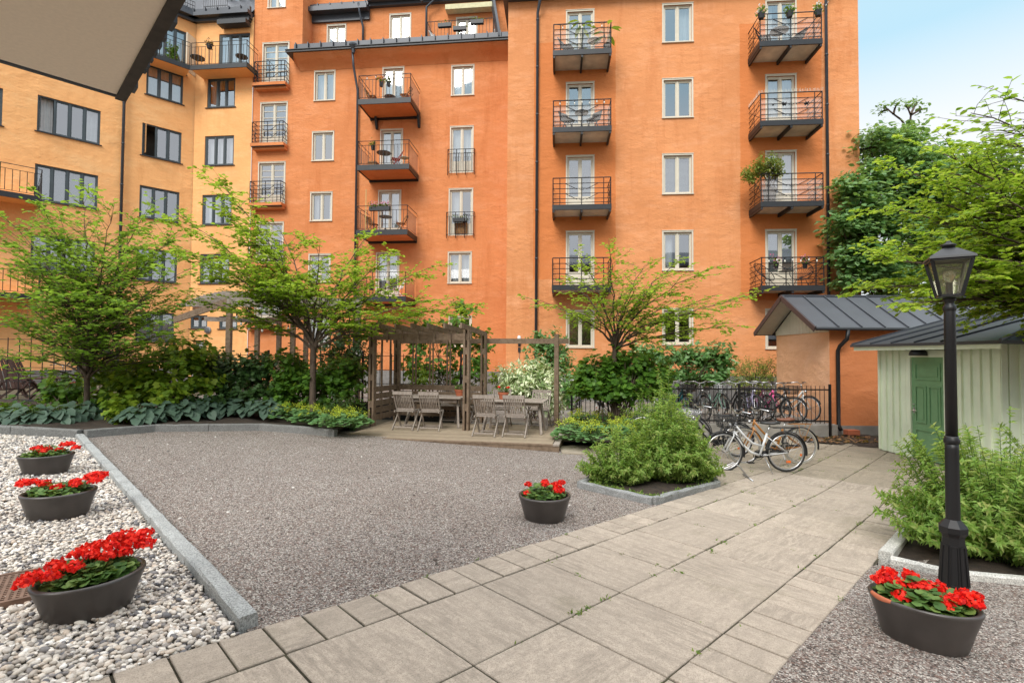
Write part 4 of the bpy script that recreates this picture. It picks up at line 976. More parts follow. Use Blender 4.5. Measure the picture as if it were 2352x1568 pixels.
def deco_balcony(w, root, a0, a1, zf, dep, screen=False, off=0.0, mats=None, beams=True, name='balcony', rail_h=1.02):
    sl = MB(); w.box(sl, a0+.06, a1-.06, zf-.12, zf-.02, off+.0, off+dep-.06); b = sl.build(name, mats or M_slabunder, root)
    e = MB(); w.box(e, a0, a1, zf-.17, zf+.02, off+dep-.06, off+dep); w.box(e, a0, a0+.06, zf-.17, zf+.02, off, off+dep-.06); w.box(e, a1-.06, a1, zf-.17, zf+.02, off, off+dep-.06); e.build('edge_channel', M_dark, b)
    if beams:
        for a in (a0+.05, (a0+a1)/2, a1-.05): e = MB(); w.box(e, a-.035, a+.035, zf-.26, zf-.17 if a != (a0+a1)/2 else zf-.12, off, off+dep-.02); e.build('support_beam', M_dark, b)
    rl = MB(); H = rail_h; zr = [zf+H, zf+H*.8, zf+H*.61, zf+H*.43, zf+H*.24, zf+H*.1]
    fo_ = off+dep-.03
    def P(t, z): return w.pt(a0+.03+(a1-a0-.06)*t, z, fo_)
    for i, z in enumerate(zr):
        rl.tube([w.pt(a0+.03, z, off), P(0, z), P(1, z), w.pt(a1-.03, z, off)], .021 if i == 0 else .014, 5)
    for t in (0, .12, .5, .88, 1): rl.tube([P(t, zf), P(t, zf+H)], .021 if t in (0, 1) else .016, 5)
    for zc in (.61, .24):
        for s_ in (-1, 1): rl.tube([P(.5+s_*.29, zf+H*(zc+.19)), P(.5+s_*.08, zf+H*(zc-.03))], .014, 4)
        rl.tube([P(.46, zf+H*(zc-.02)), P(.485, zf+H*(zc-.06)), P(.5, zf+H*(zc-.02)), P(.515, zf+H*(zc-.06)), P(.54, zf+H*(zc-.02))], .010, 4)
    for a in (a0+.03, a1-.03):
        for (o_, p_) in ((.1, .9), (.9, .1)): rl.tube([w.pt(a, zf+H*(.1+.7*o_), off+dep*.12), w.pt(a, zf+H*(.1+.7*p_), off+dep*.9)], .010, 4)
        rl.tube([w.pt(a, zf, off+dep*.45), w.pt(a, zf+H, off+dep*.45)], .010, 4)
    rl.build('railing', M_black, b)
    if screen:
        s_ = MB(); s_.add([P(.01, zf+.05), P(.99, zf+.05), P(.99, zf+H*.8), P(.01, zf+H*.8)], [(0, 1, 2, 3)])
        s_.v = [tuple(Vector(v)-w.n*.03) for v in s_.v]; s_.build('screen', M_screen, b)
    return b
BALR = {}
for side, D, (u0, u1) in (('L', LD, (1269, 1405)), ('R', RD, (1746, 1892))):
    for k, d_ in enumerate(D):
        a0 = WR.uv(u0, 300, 1.15)[0]; a1 = WR.uv(u1, 300, 1.15)[0]
        deco_balcony(WR, bR, a0, a1, d_[2]+.02, 1.15, screen=(k in (0, 1) if side == 'L' else k in (0, 1, 2))); BALR[side+str(k)] = (a0, a1, d_[2]+.02)
# =========================== middle wing
bM = thing('apartment_wing', 'orange rendered apartment wing set back in the middle, with a dark stepped roof edge', 'building', WM.pt(9, 0))
a580 = WM.uv(577, 400)[0]; a655 = WM.uv(657, 125)[0]; aEnd = WM.uv(1165, 400)[0]+.8; ZE = WM.uv(900, 128)[1]
win = []; door = []; jul = []
for v0, v1, u0, u1, c in ((166, 231, 724, 768, 'half'), (305, 369, 719, 765, None), (444, 507, 715, 761, 'sides'), (586, 648, 711, 757, None), (728, 795, 708, 754, None)): win.append((rect(WM, u0, u1, v0, v1), c, 0, 0))
for v0, v1, u0, u1, c in ((153, 219, 1039, 1087, 'left'), (581, 650, 1031, 1081, 'sheer'), (728, 795, 1033, 1081, None)): win.append((rect(WM, u0, u1, v0, v1), c, 0, 0))
for v0, v1, u0, u1, c in ((293, 397, 1036, 1085, 'sheer'), (436, 541, 1033, 1084, 'left')):
    h = rect(WM, u0, u1, v0, v1); win.append((h, c, .5, 0)); jul.append(h)
CD = []
for v, u0, u1, c in ((158, 881, 926, 'left'), (300, 876, 923, 'left'), (440, 871, 919, 'sheer'), (583, 866, 915, 'half')):
    a0, a1, _, z1 = rect(WM, u0, u1, v, v+60); h = (a0, a1, z1-2.2, z1); CD.append(h); win.append((h, c, .4, 0))
TD = []
for v0, v1, u0, u1, c in ((101, 198, 605, 662, 'sheer'), (238, 335, 600, 658, None), (375, 470, 595, 653, None), (513, 606, 591, 649, None), (654, 745, 587, 645, 'sides')):
    h = rect(WM, u0, u1, v0, v1); TD.append(h); win.append((h, c, .42, 4))
h_top = rect(WM, 618, 655, -50, 18); win.append((h_top, 'sheer', 0, 0))
# tower (left) higher than the wing
aT = WM.uv(695, 60)[0]; ZTW = 22
holesT = [w_[0] for w_ in win if w_[0][1] < WM.uv(682, 400)[0]]; holesW = [w_[0] for w_ in win if w_[0][0] > a655-.3 and w_[0] not in holesT]
asplit = WM.uv(682, 400)[0]
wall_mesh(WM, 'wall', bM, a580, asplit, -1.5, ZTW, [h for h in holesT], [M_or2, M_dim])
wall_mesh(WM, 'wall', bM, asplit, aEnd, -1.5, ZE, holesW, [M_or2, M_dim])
mb = MB(); mb.add([WM.pt(asplit, ZE), WM.pt(aT, ZE), WM.pt(aT, ZTW), WM.pt(asplit, ZTW)], [(0, 1, 2, 3)]); mb.add([WM.pt(aT, ZE), WM.pt(aT, ZE, -3), WM.pt(aT, ZTW, -3), WM.pt(aT, ZTW)], [(0, 1, 2, 3)]); mb.add([WM.pt(a580, 10), WM.pt(a580, ZTW), WM.pt(a580, ZTW, -8), WM.pt(a580, 10, -8)], [(0, 1, 2, 3)]); mb.build('tower_wall', M_or2, bM)
mb = MB(); WM.box(mb, a580-.2, aT+.2, ZTW, ZTW+.3, -8, .3); mb.build('tower_roof', M_roof, bM)
for h, c, panel, mun in win: window(WM, bM, h, 2, curtain=c, panel=panel, muntins=mun, sill=(panel == 0), name='window' if panel == 0 else 'balcony_door')
mb = MB(); WM.box(mb, a580+1.5, aEnd, -1.5, .85, 0, .05); mb.build('plinth', M_plinth, bM)
# eave: plaster cove, gutter, upstand with ribs
a_e0 = WM.uv(655, 130, .75)[0]; ov = .75
zE0 = ZE; mb = MB()
pr = lambda a, s_=0: [WM.pt(a, zE0-.55, 0.01), WM.pt(a, zE0-.2, .28), WM.pt(a, zE0-.03, .66), WM.pt(a, zE0+.02, .66)]
mb.rings([pr(a_e0+.35), pr(aEnd)], False); 
mb.add([WM.pt(a_e0+.35, zE0-.55, .01), WM.pt(a_e0+.35, zE0-.2, .28), WM.pt(a_e0+.35, zE0-.03, .66), WM.pt(a_e0+.0, zE0+.02, .0)], [(0, 1, 2, 3)]); mb.build('eave_cove', M_or2, bM, True)
mb = MB(); WM.box(mb, a_e0, aEnd, zE0, zE0+.09, -.05, ov); WM.box(mb, a_e0, aEnd, zE0+.09, zE0+.12, -.05, ov+.04); mb.build('gutter', M_dark, bM)
mb = MB(); WM.box(mb, a_e0+.3, aEnd, zE0+.13, zE0+.50, .40, .52)
k = a_e0+.4
while k < aEnd: WM.box(mb, k, k+.04, zE0+.13, zE0+.52, .52, .62); k += .62
mb.add([WM.pt(a_e0, zE0+.13, ov-.1), WM.pt(aEnd, zE0+.13, ov-.1), WM.pt(aEnd, zE0+.9, -1.0), WM.pt(a_e0, zE0+.9, -1.0)], [(0, 1, 2, 3)])
mb.build('gutter_roof', M_roof, bM)
# set-back attic storey
UO = -1.0; aU0 = WM.uv(717, 100, UO)[0]; zU = WM.uv(760, 40, UO)[1]
uw = [(rect(WM, 753, 793, 60, 118, UO), None), (rect(WM, 897, 942, 35, 88, UO), 'sheer')]
ud = rect(WM, 1050, 1094, 43, 96, UO); ud = (ud[0], ud[1], zE0+.55, ud[3])
wall_mesh(WM, 'attic_wall', bM, aU0, aEnd, ZE, zU+2.2, [uw[0][0], uw[1][0], ud], [M_or2, M_dim], off=UO)
for h, c in uw: window(WM, bM, h, 2, curtain=c, off=UO)
window(WM, bM, ud, 2, curtain='sheer', off=UO, panel=.5, sill=False, name='balcony_door')
aJ = WM.uv(850, 40, UO)[0]
mb = MB(); WM.box(mb, aU0-.35, aJ, zU+.05, zU+.28, UO, UO+.5); WM.box(mb, aU0-.35, aJ, zU-.3, zU+.05, UO, UO+.12); WM.box(mb, aU0-.35, aJ, zU+.28, zU+.5, UO+.1, UO+.3)
k = aU0-.2
while k < aJ: WM.box(mb, k, k+.04, zU+.28, zU+.52, UO+.3, UO+.36); k += .62
mb.add([WM.pt(aU0-.35, zU+.5, UO+.2), WM.pt(aJ, zU+.5, UO+.2), WM.pt(aJ, zU+2.4, UO-1.4), WM.pt(aU0-.35, zU+2.4, UO-1.4)], [(0, 1, 2, 3)])
zH = WM.uv(950, 8, UO)[1]
WM.box(mb, aJ, aEnd, zH, zH+.3, UO, UO+.45); WM.box(mb, aJ, aEnd, zH-.14, zH, UO, UO+.2)
mb.build('attic_roof', M_roof, bM)
mb = MB(); ae = WM.uv(1150, 60, 0)[0]; mb.beam(WM.pt(ae, zE0+.2, .5), WM.pt(ae-.55, zE0+3.2, -.8), .12, .3); mb.build('roof_edge', M_roof, bM)
# roof balcony railing, string of planters
a0, a1 = WM.uv(982, 80, .1)[0], WM.uv(1133, 80, .1)[0]; zf = zE0+.45
def bar_rail(w, root, a0, a1, zf, off, H=1.0, gap=.16, ret=0.0, name='railing', top2=True):
    rl = MB(); n = max(2, int((a1-a0)/gap)); zt = zf+H; z2 = zf+H*(.82 if top2 else 1.0)
    for z in ({zt, z2, zf+.06}): rl.tube(([w.pt(a0, z, off-ret)] if ret else [])+[w.pt(a0, z, off), w.pt(a1, z, off)]+([w.pt(a1, z, off-ret)] if ret else []), .016 if z == zt else .011, 5)
    for i in range(n+1):
        a = a0+(a1-a0)*i/n; rl.tube([w.pt(a, zf+.06, off), w.pt(a, z2, off)], .0115, 4)
    m = 3
    for i in range(m+1): a = a0+(a1-a0)*i/m; rl.tube([w.pt(a, zf-.12, off), w.pt(a, zt, off)], .019, 5)
    if ret:
        k = int(ret/gap)
        for a in (a0, a1):
            for i in range(1, k): rl.tube([w.pt(a, zf+.06, off-ret*i/k), w.pt(a, z2, off-ret*i/k)], .0115, 4)
    return rl.build(name, M_black, root)
bar_rail(WM, bM, a0, a1, zf, .12, ret=.9, top2=False); a0_rt, a1_rt, zf_rt = a0, a1, zf
# balconies with barred railings
M_under = M_or2; BALM = []
for k, h in enumerate(CD):
    a0 = WM.uv(822, 260, 1.5)[0]; a1 = WM.uv(943-k*2, 260, 1.5)[0]; zf = h[2]
    sl = MB(); WM.box(sl, a0+.05, a1-.05, zf-.2, zf-.03, 0, 1.45); b = sl.build('balcony', M_under, bM)
    e = MB(); WM.box(e, a0, a1, zf-.24, zf+.0, 1.45, 1.5); WM.box(e, a0, a0+.05, zf-.24, zf, 0, 1.45); WM.box(e, a1-.05, a1, zf-.24, zf, 0, 1.45); WM.box(e, a0, a1, zf-.30, zf-.2, 0.0, .08); e.build('edge_channel', M_dark, b)
    bar_rail(WM, b, a0+.02, a1-.02, zf, 1.48, H=1.08, ret=1.45)
    if k == 0:
        for a in (a0+.35, a1-.03):
            e = MB(); e.hexa([WM.pt(a-.05, zf-.75, .12), WM.pt(a+.05, zf-.75, .12), WM.pt(a+.05, zf-.75, 0), WM.pt(a-.05, zf-.75, 0), WM.pt(a-.05, zf-.24, .3), WM.pt(a+.05, zf-.24, .3), WM.pt(a+.05, zf-.24, 0), WM.pt(a-.05, zf-.24, 0)])
            e.build('bracket', M_dark, b)
    BALM.append((a0, a1, zf))
for h in jul:
    zb0 = h[2]; bar_rail(WM, bM, h[0]-.12, h[1]+.12, zb0-.02, .12, H=1.1, gap=.12, ret=.12, name='french_balcony')
for h in TD:
    z = h[2]-.02; sl = MB(); WM.box(sl, h[0]-.28, h[1]+.12, z-.14, z-.0, 0, .45); WM.box(sl, h[0]-.25, h[1]+.09, z-.26, z-.14, 0, .3); sl.build('balcony_ledge', M_or2, bM)
    deco_balcony(WM, bM, h[0]-.24, h[1]+.08, z+.0, .42, beams=False, name='french_balcony', mats=M_or2, rail_h=1.05)
# downpipes
a82 = WM.uv(821, 420)[0]; az = WM.uv(813, 115, .7)
mb = MB(); c = WM.pt(WM.uv(811, 120, .7)[0], zE0+.1, .68); mb.lathe([(.07, -.30), (.09, -.12), (.2, .05), (.2, .12)], c, 10); mb.build('rain_hopper', M_pipe, bM)
downpipe(WM, bM, [(WM.uv(811, 130, .6)[0], zE0-.15, .66), (WM.uv(814, 150, .4)[0], zE0-.7, .5), (a82, zE0-1.7, .14), (a82, 0, .14)])
aU = WM.uv(836, 70, UO)[0]; downpipe(WM, bM, [(aU-.1, zU+.3, UO+.5), (aU-.08, zU-.1, UO+.4), (aU, zU-.7, UO+.12), (aU, zE0+.6, UO+.12)])
aU = WM.uv(983, 60, UO)[0]; downpipe(WM, bM, [(aU+.55, zH+.3, UO+.5), (aU+.5, zH-.1, UO+.4), (aU, zH-.45, UO+.3), (aU, zE0+.6, UO+.3)])
# =========================== yellow building
bY = thing('apartment_house', 'yellow rendered apartment house folding round the left corner, with grey framed windows', 'building', WA.pt(9, 0))
ZY = WM.uv(510, 47)[1]
gw = []
for (u0, u1, v0, v1, c) in ((336, 421, 158, 229, 'sheer'), (326, 417, 293, 366, None), (320, 412, 433, 505, 'left'), (314, 407, 573, 646, 'blind')): gw.append((rect(WA, u0, u1, v0, v1), 3, c))
for (u0, u1, v0, v1, c) in ((85, 231, 236, 317, 'sides'), (79, 225, 389, 470, 'blind'), (70, 218, 546, 628, None), (-95, 6, 190, 278, None)): gw.append((rect(WA, u0, u1, v0, v1), 4, c))
gw.append((rect(WA, 311, 400, 717, 785), 3, 'sheer')); 
h = rect(WA, 330, 428, 56, 128); hA5 = (h[0], h[1], h[3]-2.15, h[3]); gw.append((hA5, 4, 'sheer'))
hA2 = rect(WA, -40, 60, 375, 470); gw.append(((hA2[0]-1.2, hA2[0]+.2, hA2[3]-2.2, hA2[3]), 2, None))
wall_mesh(WA, 'wall', bY, 0, 12.1, -1.5, ZY, [g_[0] for g_ in gw], [M_ye, M_dim])
aB1 = a580; bw = []
for (u0, u1, v0, v1, c) in ((476, 540, 179, 247, 'left'), (470, 537, 312, 380, 'sheer'), (464, 532, 447, 516, 'left'), (459, 527, 583, 651, None)): bw.append((rect(WM, u0, u1, v0, v1, .06), 3, c))
bw.append((rect(WM, 437, 476, 724, 754, .06), 2, None)); bw.append((rect(WM, 503, 545, 726, 755, .06), 2, 'blind'))
h = rect(WM, 503, 574, 77, 128, .06); hB5 = (h[0], h[1], h[3]-2.15, h[3]); bw.append((hB5, 3, 'sheer'))
bw.append((rect(WM, 448, 468, 782, 850, .06), 1, None))
wall_mesh(WM, 'wall', bY, 0.02, aB1+.02, -1.5, ZY, [g_[0] for g_ in bw], [M_ye, M_dim], off=.06)
for hh, n, c in gw: window(WA, bY, hh, n, M_grey_frame, c, casing=False, open_pane=0 if abs(hh[2]-gw[1][0][2]) < .01 else None, fr=.05)
for hh, n, c in bw: window(WM, bY, hh, n, M_grey_frame, c, casing=False, off=.06, fr=.06)
mb = MB(); WM.box(mb, .2, aB1-.03, -1.5, .75, .06, .10); WA.box(mb, 0, 11.95, -1.5, .85, 0, .04); mb.build('plinth', M_plinth, bY)
mb = MB()
for w, a0, a1, of in ((WA, 0, 12.25, 0), (WM, -.25, aB1-.05, .06)):
    w.box(mb, a0, a1, ZY, ZY+.18, of-.3, of+.42); w.box(mb, a0, a1, ZY-.14, ZY, of, of+.16); w.box(mb, a0, a1, ZY+.18, ZY+.42, of+.12, of+.26)
    k = a0+.3
    while k < a1: w.box(mb, k, k+.04, ZY+.18, ZY+.44, of+.26, of+.34); k += .62
mb.build('roof_edge', M_roof, bY)
mb = MB(); mb.add([WA.pt(0, ZY+.18, .2), WA.pt(12.2, ZY+.18, .2), WA.pt(12.2+1, ZY+4.5, -3), WA.pt(0, ZY+4.5, -3)], [(0, 1, 2, 3)]); mb.add([WM.pt(0, ZY+.18, .2), WM.pt(aB1, ZY+.18, .2), WM.pt(aB1, ZY+4.5, -3), WM.pt(-1, ZY+4.5, -3)], [(0, 1, 2, 3)]); mb.build('roof', M_roof, bY)
# attic dormer and roof rail
mb = MB(); a0, a1 = WM.uv(528, 10, -.8)[0], WM.uv(577, 10, -.8)[0]; WM.box(mb, a0-.25, a1+.05, ZY+.4, ZY+2.8, -2.5, -.85); d0 = mb.build('dormer', M_roof, bY)
window(WM, d0 if False else bY, (a0, a1-.1, ZY+.75, ZY+2.5), 2, M_grey_frame, 'sheer', casing=False, off=-.75, sill=False)
mb = MB(); a0, a1 = WM.uv(468, 10, -.2)[0], WM.uv(522, 10, -.2)[0]
for k in range(12): mb.tube([WM.pt(a0+(a1-a0)*k/11, ZY+.42, -.2), WM.pt(a0+(a1-a0)*k/11, ZY+1.3, -.2)], .012, 4)
for z in (.5, .9, 1.3): mb.tube([WM.pt(a0, ZY+z, -.2), WM.pt(a1, ZY+z, -.2)], .014, 4)
a2 = WA.uv(372, 6, -.2)[0]
for z in (.5, .8, 1.0): mb.tube([WA.pt(a2, ZY+z, -.1), WA.pt(11.9, ZY+z, -.1)], .014, 4)
for k in range(14): a = a2+(11.9-a2)*k/13; mb.tube([WA.pt(a, ZY+.4, -.1), WA.pt(a, ZY+1.0, -.1)], .010, 4)
mb.build('roof_railing', M_black, bY)
# downpipe on the long wall
ap = WA.uv(281, 350)[0]; downpipe(WA, bY, [(ap, ZY, .3), (ap, ZY-.3, .3), (ap, ZY-1.2, .12), (ap, -.2, .12)], .06)
# corner balcony, top storey
zf = hB5[2]+.06; dep = 1.0; zf_y = zf
aA0 = WA.uv(330, 100, dep)[0]; aBr = WM.uv(567, 120, dep)[0]
# inner corner of the outer edge: intersection of both offset lines
M2 = Matrix(((WA.d.x, -WM.d.x), (WA.d.y, -WM.d.y)))
rhs = (WM.O+WM.n*dep)-(WA.O+WA.n*dep); sol = M2.inverted() @ Vector((rhs.x, rhs.y)); aAc, aBc = sol[0], sol[1]; aA_c = aAc
sl = MB(); WA.box(sl, aA0, aAc, zf-.16, zf-.02, 0, dep-.05); WM.box(sl, aBc, aBr, zf-.165, zf-.025, .06, dep-.05); bal = sl.build('corner_balcony', M_ye, bY)
e = MB(); WA.box(e, aA0, aAc, zf-.2, zf+.02, dep-.05, dep); WM.box(e, aBc, aBr, zf-.2, zf+.02, dep-.05, dep); WM.box(e, aBr-.05, aBr, zf-.2, zf+.02, .06, dep-.05); e.build('edge_channel', M_dark, bal)
bar_rail(WA, bal, aA0, aAc-.02, zf, dep-.03, H=1.12, gap=.2); bar_rail(WM, bal, aBc+.02, aBr-.02, zf, dep-.03, H=1.12, gap=.17)
mb = MB()
for z in (zf+1.12, zf+.9, zf+.06): mb.tube([WM.pt(aBr-.03, z, .06), WM.pt(aBr-.03, z, dep-.03)], .014, 4)
for k in range(6): mb.tube([WM.pt(aBr-.03, zf+.06, .1+.15*k), WM.pt(aBr-.03, zf+.9, .1+.15*k)], .008, 4)
mb.build('railing', M_black, bal)
mb = MB(); WM.box(mb, -.05, .0, zf, zf+1.9, .06, .65); mb.build('privacy_screen', M_cream, bal)
# folded awning over the balcony
mb = MB(); a0, a1 = WM.uv(498, 70, .4)[0], aB1-.1; zA = WM.uv(540, 56, .3)[1]
WM.box(mb, a0, a1, zA+.18, zA+.5, .07, .3); WM.box(mb, a0+.1, a1, zA-.10, zA+.12, .14, .55); mb.build('folded_awning', M_dark, bY)
# lower balconies on the far left
for (v, ur, dz) in ((466, 96, 1.05), (690, 92, 1.05)):
    off = 1.3; a1_, zf = WA.uv(ur, v-14, off); a0_ = max(0.05, a1_-3.6)
    sl = MB(); WA.box(sl, a0_, a1_-.05, zf-.17, zf-.03, 0, off-.05); b = sl.build('balcony', M_ye, bY)
    e = MB(); WA.box(e, a0_, a1_, zf-.22, zf, off-.05, off); WA.box(e, a1_-.05, a1_, zf-.22, zf, 0, off-.05); e.build('edge_channel', M_dark, b)
    bar_rail(WA, b, a0_, a1_-.02, zf, off-.03, H=1.1, gap=.2, ret=1.25)
# outdoor stair
s0 = WA.uv(305, 846, 1.2); s1 = WA.uv(222, 782, 1.2)
mb = MB(); a0, a1 = WA.uv(222, 800, .9)[0], WA.uv(318, 840, .9)[0]; z1_, z0_ = WA.uv(222, 782, .9)[1], .15
n = 9
for k in range(n):
    t = k/(n-1); a = a0+(a1-a0)*t; z = z1_+(z0_-z1_)*t; WA.box(mb, a-.16, a+.16, z-.02, z+.02, .35, 1.25)
for o in (.35, 1.25):
    mb.beam(WA.pt(a0, z1_, o), WA.pt(a1, z0_, o), .03, .2); mb.tube([WA.pt(a0, z1_+.9, o), WA.pt(a1, z0_+.9, o)], .02, 5)
    for k in range(0, n, 2): t = k/(n-1); mb.tube([WA.pt(a0+(a1-a0)*t, z1_+(z0_-z1_)*t, o), WA.pt(a0+(a1-a0)*t, z1_+(z0_-z1_)*t+.9, o)], .014, 4)
mb.build('outdoor_stair', M_dark, bY)
# vents and round grille lamp
for u in (458, 524):
    mb = MB(); a, z = WM.uv(u, 706, .06)
    for k in range(4): WM.box(mb, a-.35, a+.35, z-.18+.09*k, z-.13+.09*k, .06, .10)
    mb.build('vent', simple('brown_vent', (.09, .05, .035), .7), bY)
def wall_lamp(label, w, u, v, off, kind):
    a, z = w.uv(u, v, off); p = w.pt(a, z, off); t = thing('wall_lamp', label, 'lamp', p)
    if kind == 'round':
        mb = MB(); mb.lathe([(.0, .0), (.17, 0), (.17, .06), (.10, .11), (.0, .12)], (0, 0, 0), 16)
        mb.v = [tuple(p+w.n*q[2]+w.d*q[0]+Vector((0, 0, q[1]))) for q in mb.v]; mb.build('lamp_body', simple('lamp_grey', (.25, .26, .27), .4), t)
        g2 = MB()
        for k in range(-2, 3): g2.tube([p+w.n*.125+w.d*(.05*k)+Vector((0, 0, -.13)), p+w.n*.125+w.d*(.05*k)+Vector((0, 0, .13))], .008, 4)
        g2.build('grille', M_dark, t)
    else:
        mb = MB(); mb.tube([p, p+w.n*.12, p+w.n*.12+Vector((0, 0, .08))], .018, 6); w.box(mb, a-.05, a+.05, z-.16, z+.04, off, off+.03); mb.build('bracket', M_black, t)
        g2 = MB(); c = p+w.n*.12; g2.lathe([(.05, .08), (.075, .12), (.075, .2), (.05, .25), (.0, .27)], c, 12); g2.build('globe', M_white, t, True)
        g3 = MB(); g3.lathe([(.085, .06), (.085, .10), (.05, .10)], c, 12); g3.build('cap', M_black, t)
        g4 = MB(); w.box(g4, a-.05, a+.05, z-.38, z-.2, off, off+.05); g4.build('switch_box', M_dark, t)
        g5 = MB(); g5.tube([w.pt(a, z-.38, off+.02), w.pt(a, z-1.05, off+.02), w.pt(a-1.1, z-1.08, off+.02)], .012, 5); g5.build('conduit', simple('conduit', (.25, .20, .17), .6), t)
wall_lamp('small round grille lamp on the yellow wall between two low windows', WM, 478, 758, .06, 'round')
wall_lamp('white globe wall lamp low on the orange wall above the pale shrub', WR, 1193, 786, 0.0, 'globe')
# =========================== orange outbuilding
oc = at_y(1905, 800, 13.5); XO, YO = oc.x, 13.5; YB = 16.2; ZW = 2.40; ZR = 3.38
ob = thing('outbuilding', 'low peach rendered outbuilding with a dark standing seam gable roof', 'building', (XO+2.5, 14.8, -.4))
M_peach_lit = plaster('peach_render_lit', (.80, .44, .25), stain=.2, rough_scale=.8)
mb = MB(); XE = 18.0; ym = (YO+YB)/2
gw_ = MB().add([(XO, YB, -1), (XO, YO, -1), (XO, YO, ZW), (XO, YB, ZW)], [(0, 1, 2, 3)]); gw_.build('gable_wall', M_peach_lit, ob); mb.add([(XO, YO, -1), (XE, YO, -1), (XE, YO, ZW), (XO, YO, ZW)], [(0, 1, 2, 3)]); mb.add([(XE, YO, -1), (XE, YB, -1), (XE, YB, ZW), (XE, YO, ZW)], [(0, 1, 2, 3)]); mb.add([(XE, YB, -1), (XO, YB, -1), (XO, YB, ZW), (XE, YB, ZW)], [(0, 1, 2, 3)]); mb.build('wall', plaster('rust_render_shaded', (.62, .22, .085), stain=.2, rough_scale=.8), ob)  # paler gable and darker front carry their lit and shaded look in the colour
gb = MB(); nb = 16
for k in range(nb):
    y0, y1 = YO+(YB-YO)*k/nb, YO+(YB-YO)*(k+1)/nb-.012
    f = lambda y: ZW-.02+(ZR-.12-ZW)*(1-abs(y-ym)/(YB-ym))
    gb.hexa([(XO-.03, y0, ZW-.12), (XO, y0, ZW-.12), (XO, y1, ZW-.12), (XO-.03, y1, ZW-.12), (XO-.03, y0, f(y0)), (XO, y0, f(y0)), (XO, y1, f(y1)), (XO-.03, y1, f(y1))])
gb.build('gable_boards', simple('gable_cream', (.60, .55, .44), .6, var=.05), ob)
x0r = XO-.55; ov = .30; ye, yb = YO-ov, YB+ov; ze = ZW-.02
def roofslab(mb, x0, x1, ya, za, yb_, zb_, th): mb.hexa([(x0, ya, za-th), (x1, ya, za-th), (x1, yb_, zb_-th), (x0, yb_, zb_-th), (x0, ya, za), (x1, ya, za), (x1, yb_, zb_), (x0, yb_, zb_)])
rf = MB(); roofslab(rf, x0r, XE+.3, ye, ze, ym, ZR, .03); roofslab(rf, x0r, XE+.3, ym, ZR, yb, ze, .03)
k = x0r+.02
while k < XE:
    for (ya, za, y2, z2) in ((ye, ze, ym, ZR), (yb, ze, ym, ZR)): rf.beam((k, ya, za+.018), (k, y2, z2+.018), .025, .035)
    k += .60
rf.beam((x0r, ym, ZR+.01), (XE, ym, ZR+.01), .10, .05); rf.build('roof', M_roof, ob)
sf = MB(); roofslab(sf, x0r+.02, XO+.0, ye+.02, ze-.035, ym, ZR-.035, .03); roofslab(sf, x0r+.02, XO, ym, ZR-.035, yb-.02, ze-.035, .03); sf.build('soffit', simple('soffit_paint', (.56, .50, .44), .7, var=.05), ob)
fb = MB(); fb.beam((x0r-.012, ye, ze-.05), (x0r-.012, ym, ZR-.05), .025, .14); fb.beam((x0r-.012, ym, ZR-.05), (x0r-.012, yb, ze-.05), .025, .14); fb.build('barge_board', simple('brown_trim', (.06, .04, .04), .5), ob)
gt = MB(); gt.tube([(x0r, ye-.03, ze-.04), (XE, ye-.03, ze-.04)], .045, 8); gt.tube([(x0r, yb+.03, ze-.04), (XE, yb+.03, ze-.04)], .045, 8); gt.build('gutter', M_dark, ob)
dp = MB(); xd = at_y(1925, 800, YO-.1).x; dp.tube([(xd+.12, ye-.03, ze-.06), (xd+.10, ye-.01, ze-.30), (xd+.02, YO-.14, ze-.48), (xd, YO-.09, ze-.6), (xd, YO-.09, -.15), (xd, YO-.18, -.28)], .05, 8); dp.build('downpipe', M_black, ob, True)
pl = MB(); pl.box(XO-.03, XE, YO-.03, YO-.002, -1, -.18); pl.box(XO-.03, XO-.002, YO-.002, YB, -1, -.18); pl.build('plinth', M_concrete, ob)
# =========================== green shed
sx, sy0, sy1 = 8.08, 8.45, 11.28; zt = 1.86; zg = -.40
sh = thing('shed', 'pale green board and batten garden shed with a grey metal roof', 'shed', (sx+1.5, 9.9, zg))
M_sage = simple('sage_paint', (.76, .82, .64), .6, var=.07, nscale=2.5); M_door = simple('door_green', (.17, .32, .16), .5, var=.08)
XE2 = 12.0
dv0 = sx/ray(2172, 930).x*ray(2172, 930).y; dv1 = sx/ray(2095, 930).x*ray(2095, 930).y
DY0, DY1, DZ = dv0, dv1, zg+2.02
mb = MB()
for (y0, y1, z0_, z1_) in ((sy0, DY0-.06, zg, zt), (DY1+.06, sy1, zg, zt), (DY0-.06, DY1+.06, DZ+.06, zt)): mb.box(sx, sx+.04, y0, y1, z0_, z1_)
mb.box(sx, XE2, sy0, sy0+.04, zg, zt); mb.box(sx, XE2, sy1-.04, sy1, zg, zt); mb.build('wall', M_sage, sh)
bt = MB(); y = sy1-.02
while y > sy0:
    if not (DY0-.14 < y < DY1+.14): bt.box(sx-.042, sx, y-.05, y, zg+.02, zt)
    elif True: bt.box(sx-.028, sx, y-.045, y, DZ+.16, zt)
    y -= .185
x = sx+.1
while x < XE2: bt.box(x, x+.045, sy0-.028, sy0, zg+.02, zt); x += .185
bt.box(sx-.03, sx+.07, sy0-.03, sy0, zg+.01, zt); bt.build('battens', M_sage, sh)
fr = MB(); fr.box(sx-.035, sx+.05, DY0-.13, DY0-.0, zg, DZ+.0); fr.box(sx-.035, sx+.05, DY1+.0, DY1+.13, zg, DZ); fr.box(sx-.04, sx+.05, DY0-.14, DY1+.14, DZ, DZ+.13); fr.build('door_frame', M_sage, sh)
dr = MB(); dr.box(sx+.0, sx+.04, DY0, DY1, zg+.02, DZ)
W_ = DY1-DY0; ins = []
